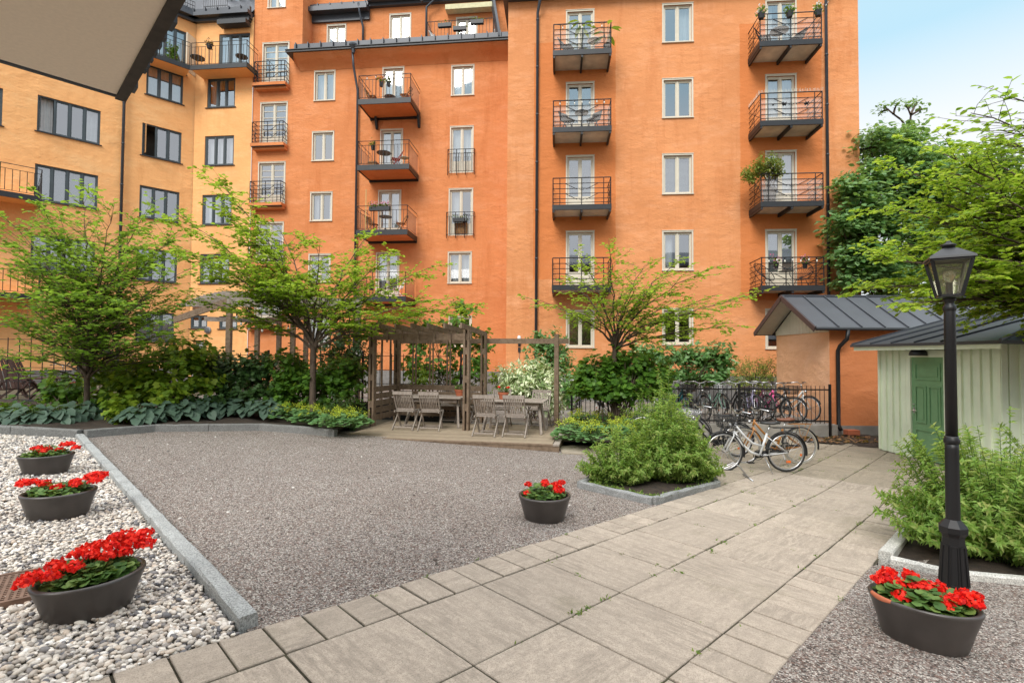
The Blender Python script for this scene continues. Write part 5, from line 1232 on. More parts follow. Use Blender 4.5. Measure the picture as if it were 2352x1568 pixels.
for (f0, f1, g0, g1) in ((.12, .88, .78, .94), (.12, .46, .36, .72), (.54, .88, .36, .72), (.12, .88, .06, .30)): ins.append((DY0+W_*f0, DY0+W_*f1, zg+2.02*g0, zg+2.02*g1))
stl = MB()
for (y0, y1, z0_, z1_) in ins:
    for a in ((y0, y1, z0_, z0_+.025), (y0, y1, z1_-.025, z1_), (y0, y0+.025, z0_+.025, z1_-.025), (y1-.025, y1, z0_+.025, z1_-.025)): stl.box(sx-.018, sx, *a)
    stl.box(sx-.010, sx, y0+.07, y1-.07, z0_+.07, z1_-.07)
dro = dr.build('door', M_door, sh); stl.build('panel_moulding', M_door, dro)
hd = MB(); yh = DY1-.06; hd.box(sx-.012, sx, yh-.02, yh+.02, zg+.9, zg+1.02); hd.tube([(sx-.01, yh, zg+.96), (sx-.05, yh, zg+.96), (sx-.05, yh-.11, zg+.96)], .009, 6); hd.lathe([(.018, 0), (.018, .02)], (sx-.012, yh, zg+1.07), 8); hd.build('handle', M_steel, dro)
rf = MB(); e = .38; xr_, zr_ = 10.6, 2.62
A_ = [(sx-e, sy0-e, zt-.02), (sx-e, sy1+e, zt-.02), (XE2+e, sy1+e, zt-.02), (XE2+e, sy0-e, zt-.02)]; Rg = [(xr_, sy0+1.1, zr_), (xr_, sy1+e, zr_)]
up_ = lambda p, d_: (p[0], p[1], p[2]+d_)
V_ = A_+Rg; V2 = [up_(p, .05) for p in V_]
rf.add(V2, [(1, 0, 4, 5), (0, 3, 4), (3, 2, 5, 4), (2, 1, 5)]); rf.add(V_, [(1, 2, 3, 0)])
for i in range(4): rf.add([A_[i], A_[(i+1) % 4], up_(A_[(i+1) % 4], .05), up_(A_[i], .05)], [(0, 1, 2, 3)])
y = sy0+.75
while y < sy1+e: rf.beam((sx-e, y, zt+.045), (xr_, y, zr_+.065), .025, .035); y += .6
rf.beam(up_(A_[0], .06), up_(Rg[0], .06), .04, .04)
x = sx+.2
while x < xr_-.2: 
    t = (x-(sx-e))/(xr_-sx+e); rf.beam((x, sy0-e, zt+.045), (x, sy0-e+(1.1+e)*t, zt-.02+(zr_-zt+.02)*t+.065), .025, .03); x += .6
rf.build('roof', M_roof, sh)
sb = MB(); sb.box(sx-.33, sx-.3, sy0-.33, sy1+.33, zt-.10, zt-.022); sb.build('eave_board', M_sage, sh)
sl_ = thing('wall_lamp', 'black bulkhead lamp above the green shed door', 'lamp', (sx, (DY0+DY1)/2, DZ+.2))
mb = MB(); c = (sx-.14, (DY0+DY1)/2+.05, DZ+.03); mb.lathe([(.15, 0), (.145, .05), (.11, .11), (.06, .14), (.001, .145)], c, 16); mb.build('shade', M_dark, sl_, True)
mb = MB(); mb.tube([(sx, c[1], c[2]+.08), (sx-.12, c[1], c[2]+.08)], .02, 6); mb.build('bracket', M_dark, sl_)
# =========================== awning over the camera's left shoulder
za = 2.9; C_ = at_z(267, 219, za); P1 = at_z(384, 0, za); P2 = at_z(0, 139, za)
u1 = (P1-C_).normalized(); u2 = (P2-C_).normalized()
aw = thing('awning', 'taut beige awning with a dark frame, seen from below at the upper left', 'awning', C_)
mb = MB(); q = [C_+u1*.01+u2*.0, C_+u1*3.2+u2*.0, C_+u1*3.2+u2*3.4, C_+u1*.03+u2*3.4]; mb.hexa([p for p in q]+[p+Vector((0, 0, .012)) for p in q]); mb.build('canvas', simple('awning_canvas', (.84, .71, .57), .9, var=.04, nscale=60), aw)
mb = MB(); n1 = -u2
mb.beam(C_+n1*.022+Vector((0, 0, .015))-u1*.03, C_+u1*3.2+n1*.022+Vector((0, 0, .015)), .045, .05); mb.build('frame_bar', M_timber2 if False else simple('dark_brown_frame', (.045, .034, .026), .8, var=.3, nscale=20), aw)
mb = MB(); mb.beam(C_-u1*.012+Vector((0, 0, .012)), C_+u2*3.4-u1*.012+Vector((0, 0, .012)), .02, .03); mb.build('frame_bar', M_black, aw)
for k, (d0, w_, h_) in enumerate(((.10, .10, .05), (.34, .05, .03), (.40, .04, .035), (.47, .04, .03), (.54, .05, .03), (.62, .05, .035), (.70, .05, .04), (.82, .10, .06))):
    mb = MB(); p = C_+u1*d0+n1*.05+Vector((0, 0, .012)); mb.beam(p, p+u1*w_*.8, .018, h_*.7); mb.build('clip', M_dark, aw)
mb = MB(); p = C_+u2*.42-u1*.02; mb.beam(p, p+u2*.06, .03, .04); mb.build('clip', M_black, aw)
# ------------------------------------------------------------------ vegetation
L_cherry = leafmat('elm_leaf', [(.11, .20, .016), (.15, .26, .02), (.20, .31, .025), (.26, .34, .04)], .6)
L_dense = leafmat('left_tree_leaf', [(.08, .165, .02), (.115, .22, .025), (.16, .275, .035)], .6)
L_linden = leafmat('linden_leaf', [(.035, .095, .026), (.055, .14, .035), (.085, .185, .05), (.13, .24, .09), (.20, .32, .15)], .45, .42)
L_light = leafmat('light_tree_leaf', [(.12, .23, .02), (.17, .28, .024), (.22, .32, .03), (.30, .36, .05)], .62)
L_far = leafmat('far_tree_leaf', [(.07, .14, .035), (.11, .19, .045), (.15, .24, .065)], .5)
L_bush = leafmat('bush_leaf', [(.035, .09, .012), (.055, .13, .016), (.085, .175, .02)], .4)
L_lime = leafmat('lime_shrub_leaf', [(.07, .13, .012), (.11, .19, .016), (.19, .25, .02)], .4)
L_dark = leafmat('dark_shrub_leaf', [(.018, .045, .012), (.028, .065, .018), (.045, .09, .025)], .25)
L_purple = leafmat('dusky_shrub_leaf', [(.02, .03, .018), (.035, .05, .025), (.05, .08, .03)], .25)
L_spirea = leafmat('spirea_leaf', [(.11, .20, .035), (.15, .26, .05), (.20, .32, .07), (.26, .29, .09)], .55)
L_varieg = leafmat('variegated_leaf', [(.10, .17, .05), (.22, .30, .13), (.52, .56, .36), (.66, .68, .5)], .3)
L_hosta = leafmat('hosta_leaf', [(.03, .055, .037), (.04, .07, .048), (.054, .09, .062)], .15, .55)
L_mantle = leafmat('mantle_leaf', [(.05, .12, .04), (.08, .165, .06), (.12, .21, .08)], .3)
L_brown = leafmat('faded_flower', [(.16, .07, .03), (.22, .12, .05), (.12, .06, .03)], .2)
L_dry = leafmat('feathery_leaf', [(.06, .11, .015), (.10, .16, .02), (.15, .20, .03), (.20, .19, .05)], .35)
TW = 7.0
def grow(tubes, LP, p, d, length, r_, level, maxl, leafn, flat, spread, droop):
    n = max(3, int(length/.22)); pts = [Vector(p)]; d = Vector(d).normalized()
    for i in range(n):
        d = (d+Vector((random.gauss(0, .13), random.gauss(0, .13), random.gauss(0, .07)-droop))).normalized()
        pts.append(pts[-1]+d*(length/n))
    rr = [max(.0025, r_*(1-.8*i/n)) for i in range(n+1)]
    tubes.tube(pts, rr, 6 if level == 0 else 4 if level == 1 else 3, False)
    if level < maxl:
        k = max(2, int(length*TW))
        for j in range(k):
            t = random.uniform(.22 if level == 0 else .1, .98); i = min(int(t*n), n-1); q = pts[i].lerp(pts[i+1], t*n-i)
            ax = (pts[i+1]-pts[i]).normalized(); sd = ax.cross(Vector((0, 0, 1))); sd = sd.normalized() if sd.length > .05 else Vector((random.uniform(-1, 1), random.uniform(-1, 1), 0)).normalized()
            s_ = random.choice((-1, 1)); nd = ax*random.uniform(.5, .9)+sd*s_*random.uniform(.5, 1.0)+Vector((0, 0, random.uniform(-.25, .35)))
            nd.z *= flat
            grow(tubes, LP, q, nd, length*random.uniform(.28, .5)*(1.15-t*.5), max(.003, rr[i]*.55), level+1, maxl, leafn, flat, spread, droop*.8)
    if level >= maxl-1:
        m = max(3, int(length*leafn*(1 if level == maxl else .6)))
        for j in range(m):
            t = random.uniform(.15, 1.02); i = min(int(t*n), n-1); q = pts[i].lerp(pts[i+1], min(1, t*n-i)); ax = (pts[i+1]-pts[i]).normalized()
            sd = ax.cross(Vector((0, 0, 1))); sd = sd.normalized() if sd.length > .05 else Vector((1, 0, 0)); s_ = 1 if j % 2 else -1
            LP.append((q, ax*random.uniform(.3, .9)+sd*s_*random.uniform(.5, 1)+Vector((0, 0, random.uniform(-.35, .15))), Vector((random.gauss(0, .3), random.gauss(0, .3), 1))))
def emit(LP, name, mat, par, size, shape='oval', wr=.5, var=.42, smooth=False):
    n = len(LP); leaves(name, [l[0] for l in LP], [l[1] for l in LP], [l[2] for l in LP], size*rng.uniform(1-var, 1+var, n), mat, par, shape, wr, smooth)
def tree(label, base, fork, limbs, r0, mat, leaf=.085, leafn=26, maxl=2, flat=.55, droop=.02, group=None, limb_r=.5, name='garden_tree', shape='oval', wr=.42, bend=.35, twist=0):
    t = thing(name, label, 'tree', base, 0, group); tr = MB()
    base = Vector(base); fork = Vector(fork)
    m1 = base.lerp(fork, .5)+Vector((random.uniform(-.04, .04), 0, 0))
    pts = [base-Vector((0, 0, .1)), base.lerp(m1, .1), base.lerp(m1, .6), m1, m1.lerp(fork, .6), fork]
    tr.tube(pts, [r0*1.35, r0*1.12, r0*1.0, r0*.95, r0*.92, r0*.95], 12, False); tr.build('trunk', M_bark, t, True)
    br = MB(); LP = []
    for e in limbs:
        e = Vector(e); f0 = fork-Vector((0, 0, random.uniform(0, .12))); v = e-f0; L_ = v.length
        # limb rises first, then arches outwards
        up = Vector((v.x*.25, v.y*.25, max(v.z, .3*L_)*.9)); n = max(5, int(L_/.22)); P = []
        for i in range(n+1):
            s_ = i/n; c1 = f0+up*bend*1.3
            P.append(f0*(1-s_)**2+c1*2*s_*(1-s_)+e*s_*s_+Vector((random.gauss(0, .02), random.gauss(0, .02), random.gauss(0, .015)))*(1 if 0 < i < n else 0))
        rr = [max(.004, r0*limb_r*(1-.88*i/n)) for i in range(n+1)]; br.tube(P, rr, 6, False)
        k = int(L_*6.5)
        for j in range(k):
            tt = .25+.75*(j+random.random())/k; i = min(int(tt*n), n-1); q = P[i].lerp(P[i+1], min(1, tt*n-i)); ax = (P[i+1]-P[i]).normalized()
            sd = ax.cross(Vector((0, 0, 1))); sd = sd.normalized() if sd.length > .1 else Vector((random.uniform(-1, 1), random.uniform(-1, 1), 0)).normalized()
            nd = ax*random.uniform(.5, 1)+sd*random.choice((-1, 1))*random.uniform(.5, 1.1)+Vector((0, 0, random.uniform(-.2, .45))); nd.z *= flat
            grow(br, LP, q, nd, (.55+.22*L_)*(1.15-.65*tt)*random.uniform(.7, 1.25), max(.004, rr[i]*.55), 1, maxl, leafn, flat, 1, droop)
        ax = (P[-1]-P[-2]).normalized()
        grow(br, LP, P[-2], ax+Vector((0, 0, .0)), .5, .006, maxl-1, maxl, leafn, flat, 1, droop)
    br.build('branches', M_bark, t, True); emit(LP, 'crown', mat, t, leaf, shape, wr); return t, len(LP)
def P_(u, v, Y): return at_y(u, v, Y)
tb = at_y(718, 956, 12.3); Y0 = 12.3
_, n1 = tree('slender tree with a flat layered light green crown left of the pergola', tb, at_y(720, 795, Y0),
    [P_(515, 425, Y0+.4), P_(420, 500, Y0-.6), P_(400, 560, Y0+.7), P_(520, 600, Y0-1.2), P_(640, 520, Y0+.9), P_(735, 560, Y0-.8), P_(845, 540, Y0+.3), P_(890, 590, Y0-.6), P_(985, 615, Y0+.2), P_(970, 690, Y0-.9),
     P_(1080, 700, Y0-.2), P_(460, 690, Y0-.4), P_(600, 640, Y0+1.2), P_(800, 620, Y0+1.3), P_(560, 520, Y0+.1)], .075, L_cherry, leaf=.085, leafn=25, flat=.75, droop=.03)
Y1 = 12.6; tb = at_y(1408, 905, Y1); tb.z = -.05
_, n2 = tree('open light green tree with a forked trunk in front of the right facade', tb, at_y(1412, 800, Y1),
    [P_(1330, 590, Y1+.2), P_(1400, 575, Y1-.3), P_(1240, 690, Y1-.4), P_(1300, 640, Y1+.7), P_(1480, 610, Y1+.5), P_(1560, 600, Y1-.2), P_(1620, 620, Y1+.3), P_(1610, 690, Y1-.7), P_(1720, 680, Y1+.1), P_(1680, 750, Y1-.3), P_(1560, 690, Y1+.9), P_(1345, 700, Y1-.9), P_(1460, 660, Y1-.9)],
    .062, L_cherry, leaf=.085, leafn=16, flat=.75, droop=.035, bend=.45)
TW = 5.5; Y2 = 11.0; tb = at_y(195, 966, Y2)
_, n3 = tree('bushy green tree at the left, branching low in front of the yellow house', tb, at_y(200, 862, Y2),
    [P_(x, y, Y2+dy) for x, y, dy in ((20, 510, .4), (100, 480, -.4), (190, 462, .2), (260, 490, -.5), (330, 500, .3), (400, 545, 0), (430, 620, -.5), (440, 690, .4), (420, 760, -.4), (350, 590, 1.0), (60, 600, -.8), (-20, 660, .3), (-10, 740, -.3), (40, 720, .8), (120, 580, 1.0), (240, 600, -1.2), (320, 700, -1.1), (150, 680, -1.2), (280, 560, .9), (60, 790, -.9), (370, 660, .9), (60, 860, -.5), (330, 800, -.5), (120, 800, -1.2), (270, 790, -1.0), (200, 740, -1.3), (0, 820, .5), (400, 830, .1), (160, 560, 0), (230, 640, .9))],
    .055, L_dense, leaf=.095, leafn=15, flat=.9, droop=.015, bend=.5)
TW = 7.0; Y3 = 7.2
_, n4 = tree('pale green tree overhanging the shed roof from the right edge', Vector((9.3, 7.4, -.4)), Vector((9.2, 7.4, 2.2)),
    [P_(x, y, Y3+dy) for x, y, dy in ((2020, 590, .6), (2060, 480, 1.2), (2100, 400, 1.3), (2160, 350, 1.0), (2300, 400, 1.1), (2350, 480, .9), (2080, 560, 1.2), (2250, 450, 1.4), (2200, 600, 1.3), (2300, 650, 1.1), (2150, 690, .4), (1990, 660, .8), (2060, 700, .1), (2130, 460, .9), (2200, 400, .2), (2260, 360, .7), (2330, 330, -.2), (2300, 450, -.7), (2230, 520, -.3), (2150, 560, .8), (2250, 640, .2), (2330, 600, -.8), (2110, 640, .9), (2340, 690, .4), (2290, 550, 1.0), (2400, 420, .3), (2180, 640, -.2), (2200, 470, 1.1))],
    .13, L_light, leaf=.075, leafn=40, flat=.8, droop=.05, bend=.4)
_, n4b = tree('dark twigs of a taller tree reaching in against the sky at the right', Vector((10.4, 6.8, -.4)), Vector((9.4, 6.8, 3.0)), [P_(2320, 222, 6.5), P_(2230, 260, 6.9), P_(2300, 300, 6.6), P_(2350, 280, 6.0)], .09, L_dense, leaf=.085, leafn=9, maxl=1, droop=.02, bend=.6)
print('LEAVES', n1, n2, n3, n4, n4b)
# crown made of leaf clumps for the big trees behind
def big_tree(label, base, clumps, mat, leaf, n_per, trunk_r=.22, shape='oval', wr=.4, group=None, extra=None):
    t = thing('tall_tree', label, 'tree', base, 0, group); base = Vector(base); tr = MB()
    top = sum((Vector(c[0]) for c in clumps), Vector())/len(clumps)
    tr.tube([base-Vector((0, 0, .3)), base.lerp(top, .4), base.lerp(top, .8)], [trunk_r, trunk_r*.75, trunk_r*.4], 10, False); tr.build('trunk', M_bark, t, True)
    br = MB(); LP = []
    for c, rad in clumps:
        c = Vector(c); st = base.lerp(top, random.uniform(.3, .7)); br.tube([st, st.lerp(c, .5)+Vector((0, 0, .2)), c], [trunk_r*.3, trunk_r*.2, .02], 5, False)
        sub = int(10+rad*10)
        for s_ in range(sub):
            v = Vector(vec_rand(1)[0])*rad*random.uniform(.55, 1.0); v.z *= .8; tip = c+v
            br.tube([c, c.lerp(tip, .6)+Vector((0, 0, .1)), tip], [.025, .015, .005], 3, False)
            for k in range(int(n_per*rad)):
                q = tip+Vector((random.gauss(0, .24), random.gauss(0, .24), random.gauss(0, .14)))*rad**.5; out = (q-c)
                LP.append((q, Vector((out.x, out.y, -.25*rad))+Vector((random.gauss(0, .5), random.gauss(0, .5), random.gauss(0, .3)))*rad, Vector((out.x*.4/rad+random.gauss(0, .35), out.y*.4/rad+random.gauss(0, .35)-.15, 1))))
    if extra: extra(br, LP)
    br.build('branches', M_bark, t, True); emit(LP, 'crown', mat, t, leaf, shape, wr); return len(LP)
def twigs(br, LP):
    pass
n5 = big_tree('dark green linden covering the corner of the orange block', (14.6, 19.2, -.5), [(P_(x, y, Y), r_) for x, y, Y, r_ in
    ((2000, 340, 19, .9), (1950, 430, 18.1, .5), (1930, 520, 17.9, .5), (2090, 380, 18.6, 1.0), (2130, 430, 18.6, 1.0), (2160, 520, 18.6, 1.0), (1990, 480, 17.9, .7), (2020, 590, 17.9, .8), (2060, 330, 19.5, .95), (1985, 420, 18.6, .85), (2050, 430, 18.8, 1.1), (1960, 470, 18.0, .55), (2110, 350, 19.5, .8), (1975, 540, 18.3, .8), (2040, 540, 18.5, 1.1), (1940, 590, 17.9, .45), (2000, 610, 18.2, .9), (2080, 620, 18.5, 1.0), (1960, 640, 18.0, .55), (2120, 480, 19, 1.0), (2040, 660, 18.4, .7), (2130, 580, 18.6, 1.0))], L_linden, .19, 62, .14)
n6 = big_tree('mid green tree farther back behind the outbuilding', (21, 22.5, -.5), [(P_(x, y, Y), r_) for x, y, Y, r_ in
    ((2180, 390, 22, 1.1), (2240, 400, 22.5, 1.2), (2310, 380, 22, 1.3), (2200, 470, 22, 1.4), (2280, 480, 22, 1.5), (2360, 450, 22.5, 1.4), (2200, 580, 22, 1.5), (2300, 590, 22, 1.6), (2380, 560, 22.5, 1.6), (2160, 650, 22, 1.3), (2240, 670, 22, 1.4), (2330, 690, 22, 1.5), (2420, 660, 22, 1.5))], L_far, .24, 26, .18)
def knobs(br, LP): pass
kt = thing('pollarded_tree', 'pollarded tree with bare knobbly twigs rising above the linden', 'tree', (16.2, 21.5, -.4)); br = MB(); LP = []
b0 = P_(2075, 320, 21.5); br.tube([Vector((16.2, 21.5, -.6)), Vector((16.1, 21.5, 5)), b0], [.14, .12, .08], 8, False)
for path in ([(2075, 320), (2080, 290), (2070, 275), (2052, 262), (2040, 252), (2032, 245)], [(2052, 262), (2055, 250), (2060, 240)], [(2078, 310), (2090, 285), (2092, 265), (2086, 250), (2078, 242)], [(2092, 265), (2104, 258), (2118, 250)], [(2092, 262), (2100, 245), (2106, 236)], [(2086, 250), (2095, 240)], [(2040, 252), (2026, 256)]):
    pp = [P_(u, v, 21.5+random.uniform(-.3, .3)) for u, v in path]; br.tube(pp, [.05*(1-.6*i/len(pp)) for i in range(len(pp))], 5, False)
    for k in range(26): q = pp[-1]+Vector((random.gauss(0, .12), random.gauss(0, .12), random.gauss(0, .09))); LP.append((q, Vector((random.gauss(0, 1), random.gauss(0, 1), random.gauss(0, .4))), Vector((0, -.3, 1))))
br.build('trunk', M_bark, kt, True); emit(LP, 'foliage', L_linden, kt, .15, 'oval', .4)
# ---- shrubs
def shrub(label, cat, lumps, mat, leaf, n, shape='oval', wr=.45, name='shrub', group=None, stems=10, base=None, core=.45, flowers=None, upright=0.0, soft=.10):
    """lumps = [(centre, (rx, ry, rz))]; leaves fill the outer part of every lump, with ragged shoots"""
    c0 = Vector(base) if base is not None else Vector((sum(l[0][0] for l in lumps)/len(lumps), sum(l[0][1] for l in lumps)/len(lumps), min(l[0][2]-l[1][2] for l in lumps)))
    t = thing(name, label, cat, c0, 0, group); LP = []; sm = MB(); FP = []
    vol = [l[1][0]*l[1][1]+l[1][0]*l[1][2]+l[1][1]*l[1][2] for l in lumps]; tv = sum(vol)
    for (c, rr), v in zip(lumps, vol):
        c = Vector(c); k = int(n*v/tv); nshoot = max(12, k//9); 
        for s_ in range(nshoot):
            d = Vector(vec_rand(1)[0]); d.z = d.z*.8+.12; d.normalize(); rad = random.uniform(core, 1.0)**.6*random.choice((1, 1, 1, 1.12, 1.2))
            tip = c+Vector((d.x*rr[0], d.y*rr[1], d.z*rr[2]))*rad
            ax = (d+Vector((0, 0, .25+upright))).normalized(); Ls = leaf*random.uniform(2.5, 5)
            for j in range(k//nshoot+1):
                f = random.random(); q = tip-ax*Ls*f+Vector((random.gauss(0, soft), random.gauss(0, soft), random.gauss(0, soft)))*.35
                sd = Vector(vec_rand(1)[0]); out = (sd-ax*sd.dot(ax))+ax*.5; out.z -= .25
                LP.append((q, out, ax*.35+Vector((d.x*.3, d.y*.3-.1, .9))))
            if flowers and random.random() < flowers[1] and d.z > -.1: FP.append(tip+ax*leaf*.4)
        for s_ in range(max(2, int(stems*v/tv))):
            d = Vector(vec_rand(1)[0]); d.z = abs(d.z); q = c+Vector((d.x*rr[0], d.y*rr[1], d.z*rr[2]))*.8; b = c0+Vector((random.gauss(0, .15), random.gauss(0, .12), 0)); sm.tube([b, b.lerp(q, .5)+Vector((0, 0, .15)), q], [.014, .010, .004], 4, False)
    sm.build('stems', M_bark, t); emit(LP, 'foliage', mat, t, leaf, shape, wr)
    if flowers and FP:
        m = 14; Pp = np.repeat(np.array([tuple(p) for p in FP]), m, 0)+rng.normal(0, flowers[2], (len(FP)*m, 3)); leaves('blossom', Pp, vec_rand(len(Pp)), vec_rand(len(Pp)), np.full(len(Pp), flowers[3])*rng.uniform(.7, 1.3, len(Pp)), flowers[0], t, 'petal', .5)
    return t
def Lp(u, v, Y, ru, rv, ry): return (at_y(u, v, Y), (ru*Y/F, ry, rv*Y/F))
shrub('large bright green lobed-leaf shrub between the left tree and the hostas', 'shrub', [Lp(330, 870, 11.6, 75, 75, .6), Lp(420, 820, 12.2, 75, 60, .6), Lp(280, 930, 11.0, 40, 45, .4), Lp(370, 900, 11.3, 60, 45, .4), Lp(250, 860, 12.0, 60, 50, .5), Lp(450, 880, 12.1, 60, 40, .5)], L_lime, .115, 3600, 'maple', stems=26)
shrub('low yellow-green shoot spilling over the kerb', 'shrub', [Lp(268, 945, 10.55, 22, 35, .2), Lp(270, 975, 10.35, 14, 22, .15)], L_lime, .10, 260, 'maple', stems=5)
shrub('shadowy lobed-leaf shrub under the left tree', 'shrub', [Lp(230, 925, 11.6, 45, 45, .5), Lp(150, 900, 12.2, 55, 50, .5), Lp(110, 950, 11.2, 60, 25, .4), Lp(40, 940, 11.2, 60, 30, .4)], L_bush, .11, 1900, 'maple')
shrub('dusky dark shrub in front of the mesh fence', 'shrub', [Lp(530, 860, 12.9, 75, 55, .5), Lp(480, 840, 13.0, 60, 50, .5), Lp(590, 850, 12.9, 50, 55, .5), Lp(560, 900, 12.4, 80, 35, .4), Lp(450, 920, 12.0, 70, 25, .4)], L_dark, .095, 3600, 'maple', stems=20)
shrub('rounded mid green shrub behind the slender tree trunk', 'shrub', [Lp(660, 860, 13.1, 60, 75, .6), Lp(735, 880, 12.9, 70, 70, .6), Lp(790, 870, 13.2, 60, 70, .6), Lp(650, 905, 12.6, 45, 45, .5)], L_bush, .10, 3800, 'maple', stems=24)
shrub('grassy low plant beside the deck edge', 'plant', [Lp(805, 945, 11.9, 40, 35, .35), Lp(780, 930, 12.2, 40, 30, .3)], L_dark, .13, 1000, 'lance', .10, name='ornamental_grass', upright=.8, stems=4)
shrub('pink-white flowering rose shrub left of the pergola', 'shrub', [Lp(800, 790, 14.6, 45, 60, .5), Lp(760, 800, 15.0, 40, 60, .5), Lp(830, 820, 14.5, 45, 80, .4)], L_dark, .08, 2000, 'oval', .5, flowers=(M_whitepet, .04, .05, .06), stems=16)
shrub('tall lilac with browned flower heads behind the pergola', 'shrub', [Lp(960, 770, 15.2, 45, 60, .5), Lp(1045, 770, 15.2, 55, 65, .5), Lp(1100, 800, 15.2, 40, 60, .4), Lp(1060, 850, 14.8, 70, 50, .4), Lp(960, 850, 14.8, 60, 50, .4), Lp(1060, 710, 15.6, 38, 30, .3)], L_bush, .115, 2200, 'oval', .55, flowers=(L_brown, .06, .05, .05), stems=30)
shrub('bright green shrub seen through the pergola slats', 'shrub', [Lp(965, 870, 13.9, 35, 40, .35), Lp(1150, 880, 14.0, 40, 40, .3)], L_lime, .07, 800)
shrub('white-variegated dogwood with pale leaves beside the deck', 'shrub', [Lp(1200, 885, 13.4, 55, 55, .5), Lp(1255, 895, 13.3, 45, 60, .5), Lp(1180, 860, 13.6, 40, 35, .4), Lp(1240, 850, 13.6, 45, 35, .4), Lp(1265, 930, 13.2, 35, 35, .4)], L_varieg, .115, 4200, 'lance', .22, upright=.2, stems=20)
shrub('dark glossy climber against the wall behind the single post', 'climber', [Lp(1255, 790, 17.5, 60, 45, .5), Lp(1280, 840, 17.5, 50, 50, .5), Lp(1240, 840, 17.6, 45, 35, .4), Lp(1300, 900, 16.5, 45, 60, .4)], L_linden, .13, 2600, 'oval', .4, stems=14)
shrub('dark rounded maple-leaf shrub around the forked tree trunk', 'shrub', [Lp(1370, 860, 12.7, 60, 50, .6), Lp(1440, 845, 12.9, 75, 55, .7), Lp(1505, 875, 12.7, 50, 55, .6), Lp(1430, 890, 12.4, 75, 40, .5), Lp(1350, 890, 12.6, 45, 30, .5)], L_bush, .115, 4600, 'maple', stems=60, base=(2.65, 12.6, -.05))
shrub('clipped dark hedge trained along the orange facade', 'hedge', [Lp(1540, 815, 17.6, 60, 35, .5), Lp(1610, 825, 17.5, 60, 45, .5), Lp(1655, 830, 17.4, 45, 48, .5), Lp(1570, 860, 17.4, 70, 30, .4), Lp(1640, 870, 17.3, 45, 30, .4), Lp(1480, 810, 17.8, 40, 30, .4)], L_linden, .15, 3200, 'oval', .42, name='hedge', stems=40, flowers=(L_brown, .02, .06, .08))
shrub('feathery yellow-green bush next to the outbuilding corner', 'shrub', [Lp(1730, 850, 16.8, 50, 35, .6), Lp(1770, 850, 16.6, 40, 38, .5), Lp(1700, 870, 16.8, 35, 25, .4), Lp(1740, 885, 16.5, 50, 25, .4)], L_dry, .07, 3600, 'lance', .18, upright=.3, stems=24)
# arching fine-leaved bushes in the kerbed beds
def fountain(label, c, spread, height, nst, per, leaf, mat, ry=None, wr=.17, lean=(0, 0)):
    nst = int(nst*1.25)
    t = thing('spirea_bush', label, 'shrub', c, 0, 'spirea bushes in kerbed beds'); c = Vector(c); sm = MB(); LP = []; ry = ry or spread
    for s_ in range(nst):
        a = random.uniform(0, 2*math.pi); r_ = math.sqrt(random.random()); skirt = random.random() < .4; r_ = random.uniform(.75, 1.05) if skirt else r_; lob = 1+.18*math.sin(2.3*a+spread*9)+.12*math.sin(5*a+height*7); H = lob*height*(random.uniform(.22, .5) if skirt else random.choice((.6, .75, .9, 1.0, 1.12, 1.25))*random.uniform(.85, 1.1)*(1-.38*r_*r_))
        b = c+Vector((math.cos(a)*spread*.55*r_, math.sin(a)*ry*.55*r_, 0)); tip = c+Vector((math.cos(a)*spread*r_*random.uniform(.75, 1.3)+lean[0]*H, math.sin(a)*ry*r_*random.uniform(.75, 1.3)+lean[1]*H, H))
        pts = []; nseg = 7
        for i in range(nseg+1):
            f = i/nseg; c1 = b.lerp(tip, .5)+Vector((0, 0, H*.22)); pts.append(b*(1-f)**2+c1*2*f*(1-f)+tip*f*f)
        sm.tube(pts, [.006-.004*i/nseg for i in range(nseg+1)], 3, False)
        for j in range(per):
            f = .12+.88*random.random()**.75; i = min(int(f*nseg), nseg-1); q = pts[i].lerp(pts[i+1], f*nseg-i); ax = (pts[i+1]-pts[i]).normalized()
            sd = Vector(vec_rand(1)[0]); sd = (sd-ax*sd.dot(ax)).normalized(); LP.append((q, sd+ax*random.uniform(.3, 1.0)-Vector((0, 0, .25)), ax+sd*.2+Vector((0, 0, .4))))
    sm.build('stems', M_stem, t); emit(LP, 'foliage', mat, t, leaf, 'lance', wr, .35)
    return t
cb = (Vector((*BED[0], 0))+Vector((*BED[2], 0)))/2; cb = at_ground(1512, 1098); 
fountain('tall feathery light green spirea bush in the triangular kerbed bed', cb+Vector((.04, -.26, .05)), .58, 1.05, 360, 60, .056, L_spirea, .50, .19)
fountain('low feathery clump filling the left tip of the triangular kerbed bed', at_ground(1425, 1116)+Vector((0, .05, .04)), .50, .60, 190, 40, .054, L_spirea, .36, .19)
fountain('low feathery clump in the right corner of the triangular kerbed bed', at_ground(1590, 1110)+Vector((-.03, .0, .04)), .42, .72, 170, 40, .054, L_spirea, .36, .19)
fountain('smaller feathery bush behind the kerbed bed, beside the bicycles', at_ground(1500, 1020)+Vector((.1, .4, .04)), .75, .95, 190, 44, .058, L_spirea, .6, .19)
fountain('large feathery bush in the right bed behind the lamp', Vector((4.82, 5.02, -.27)), .98, .98, 470, 60, .058, L_spirea, .72, .19)
fountain('feathery bush at the right edge in front of the shed', Vector((6.75, 5.7, -.3)), 1.1, 1.08, 300, 52, .062, L_spirea, .9, .19)
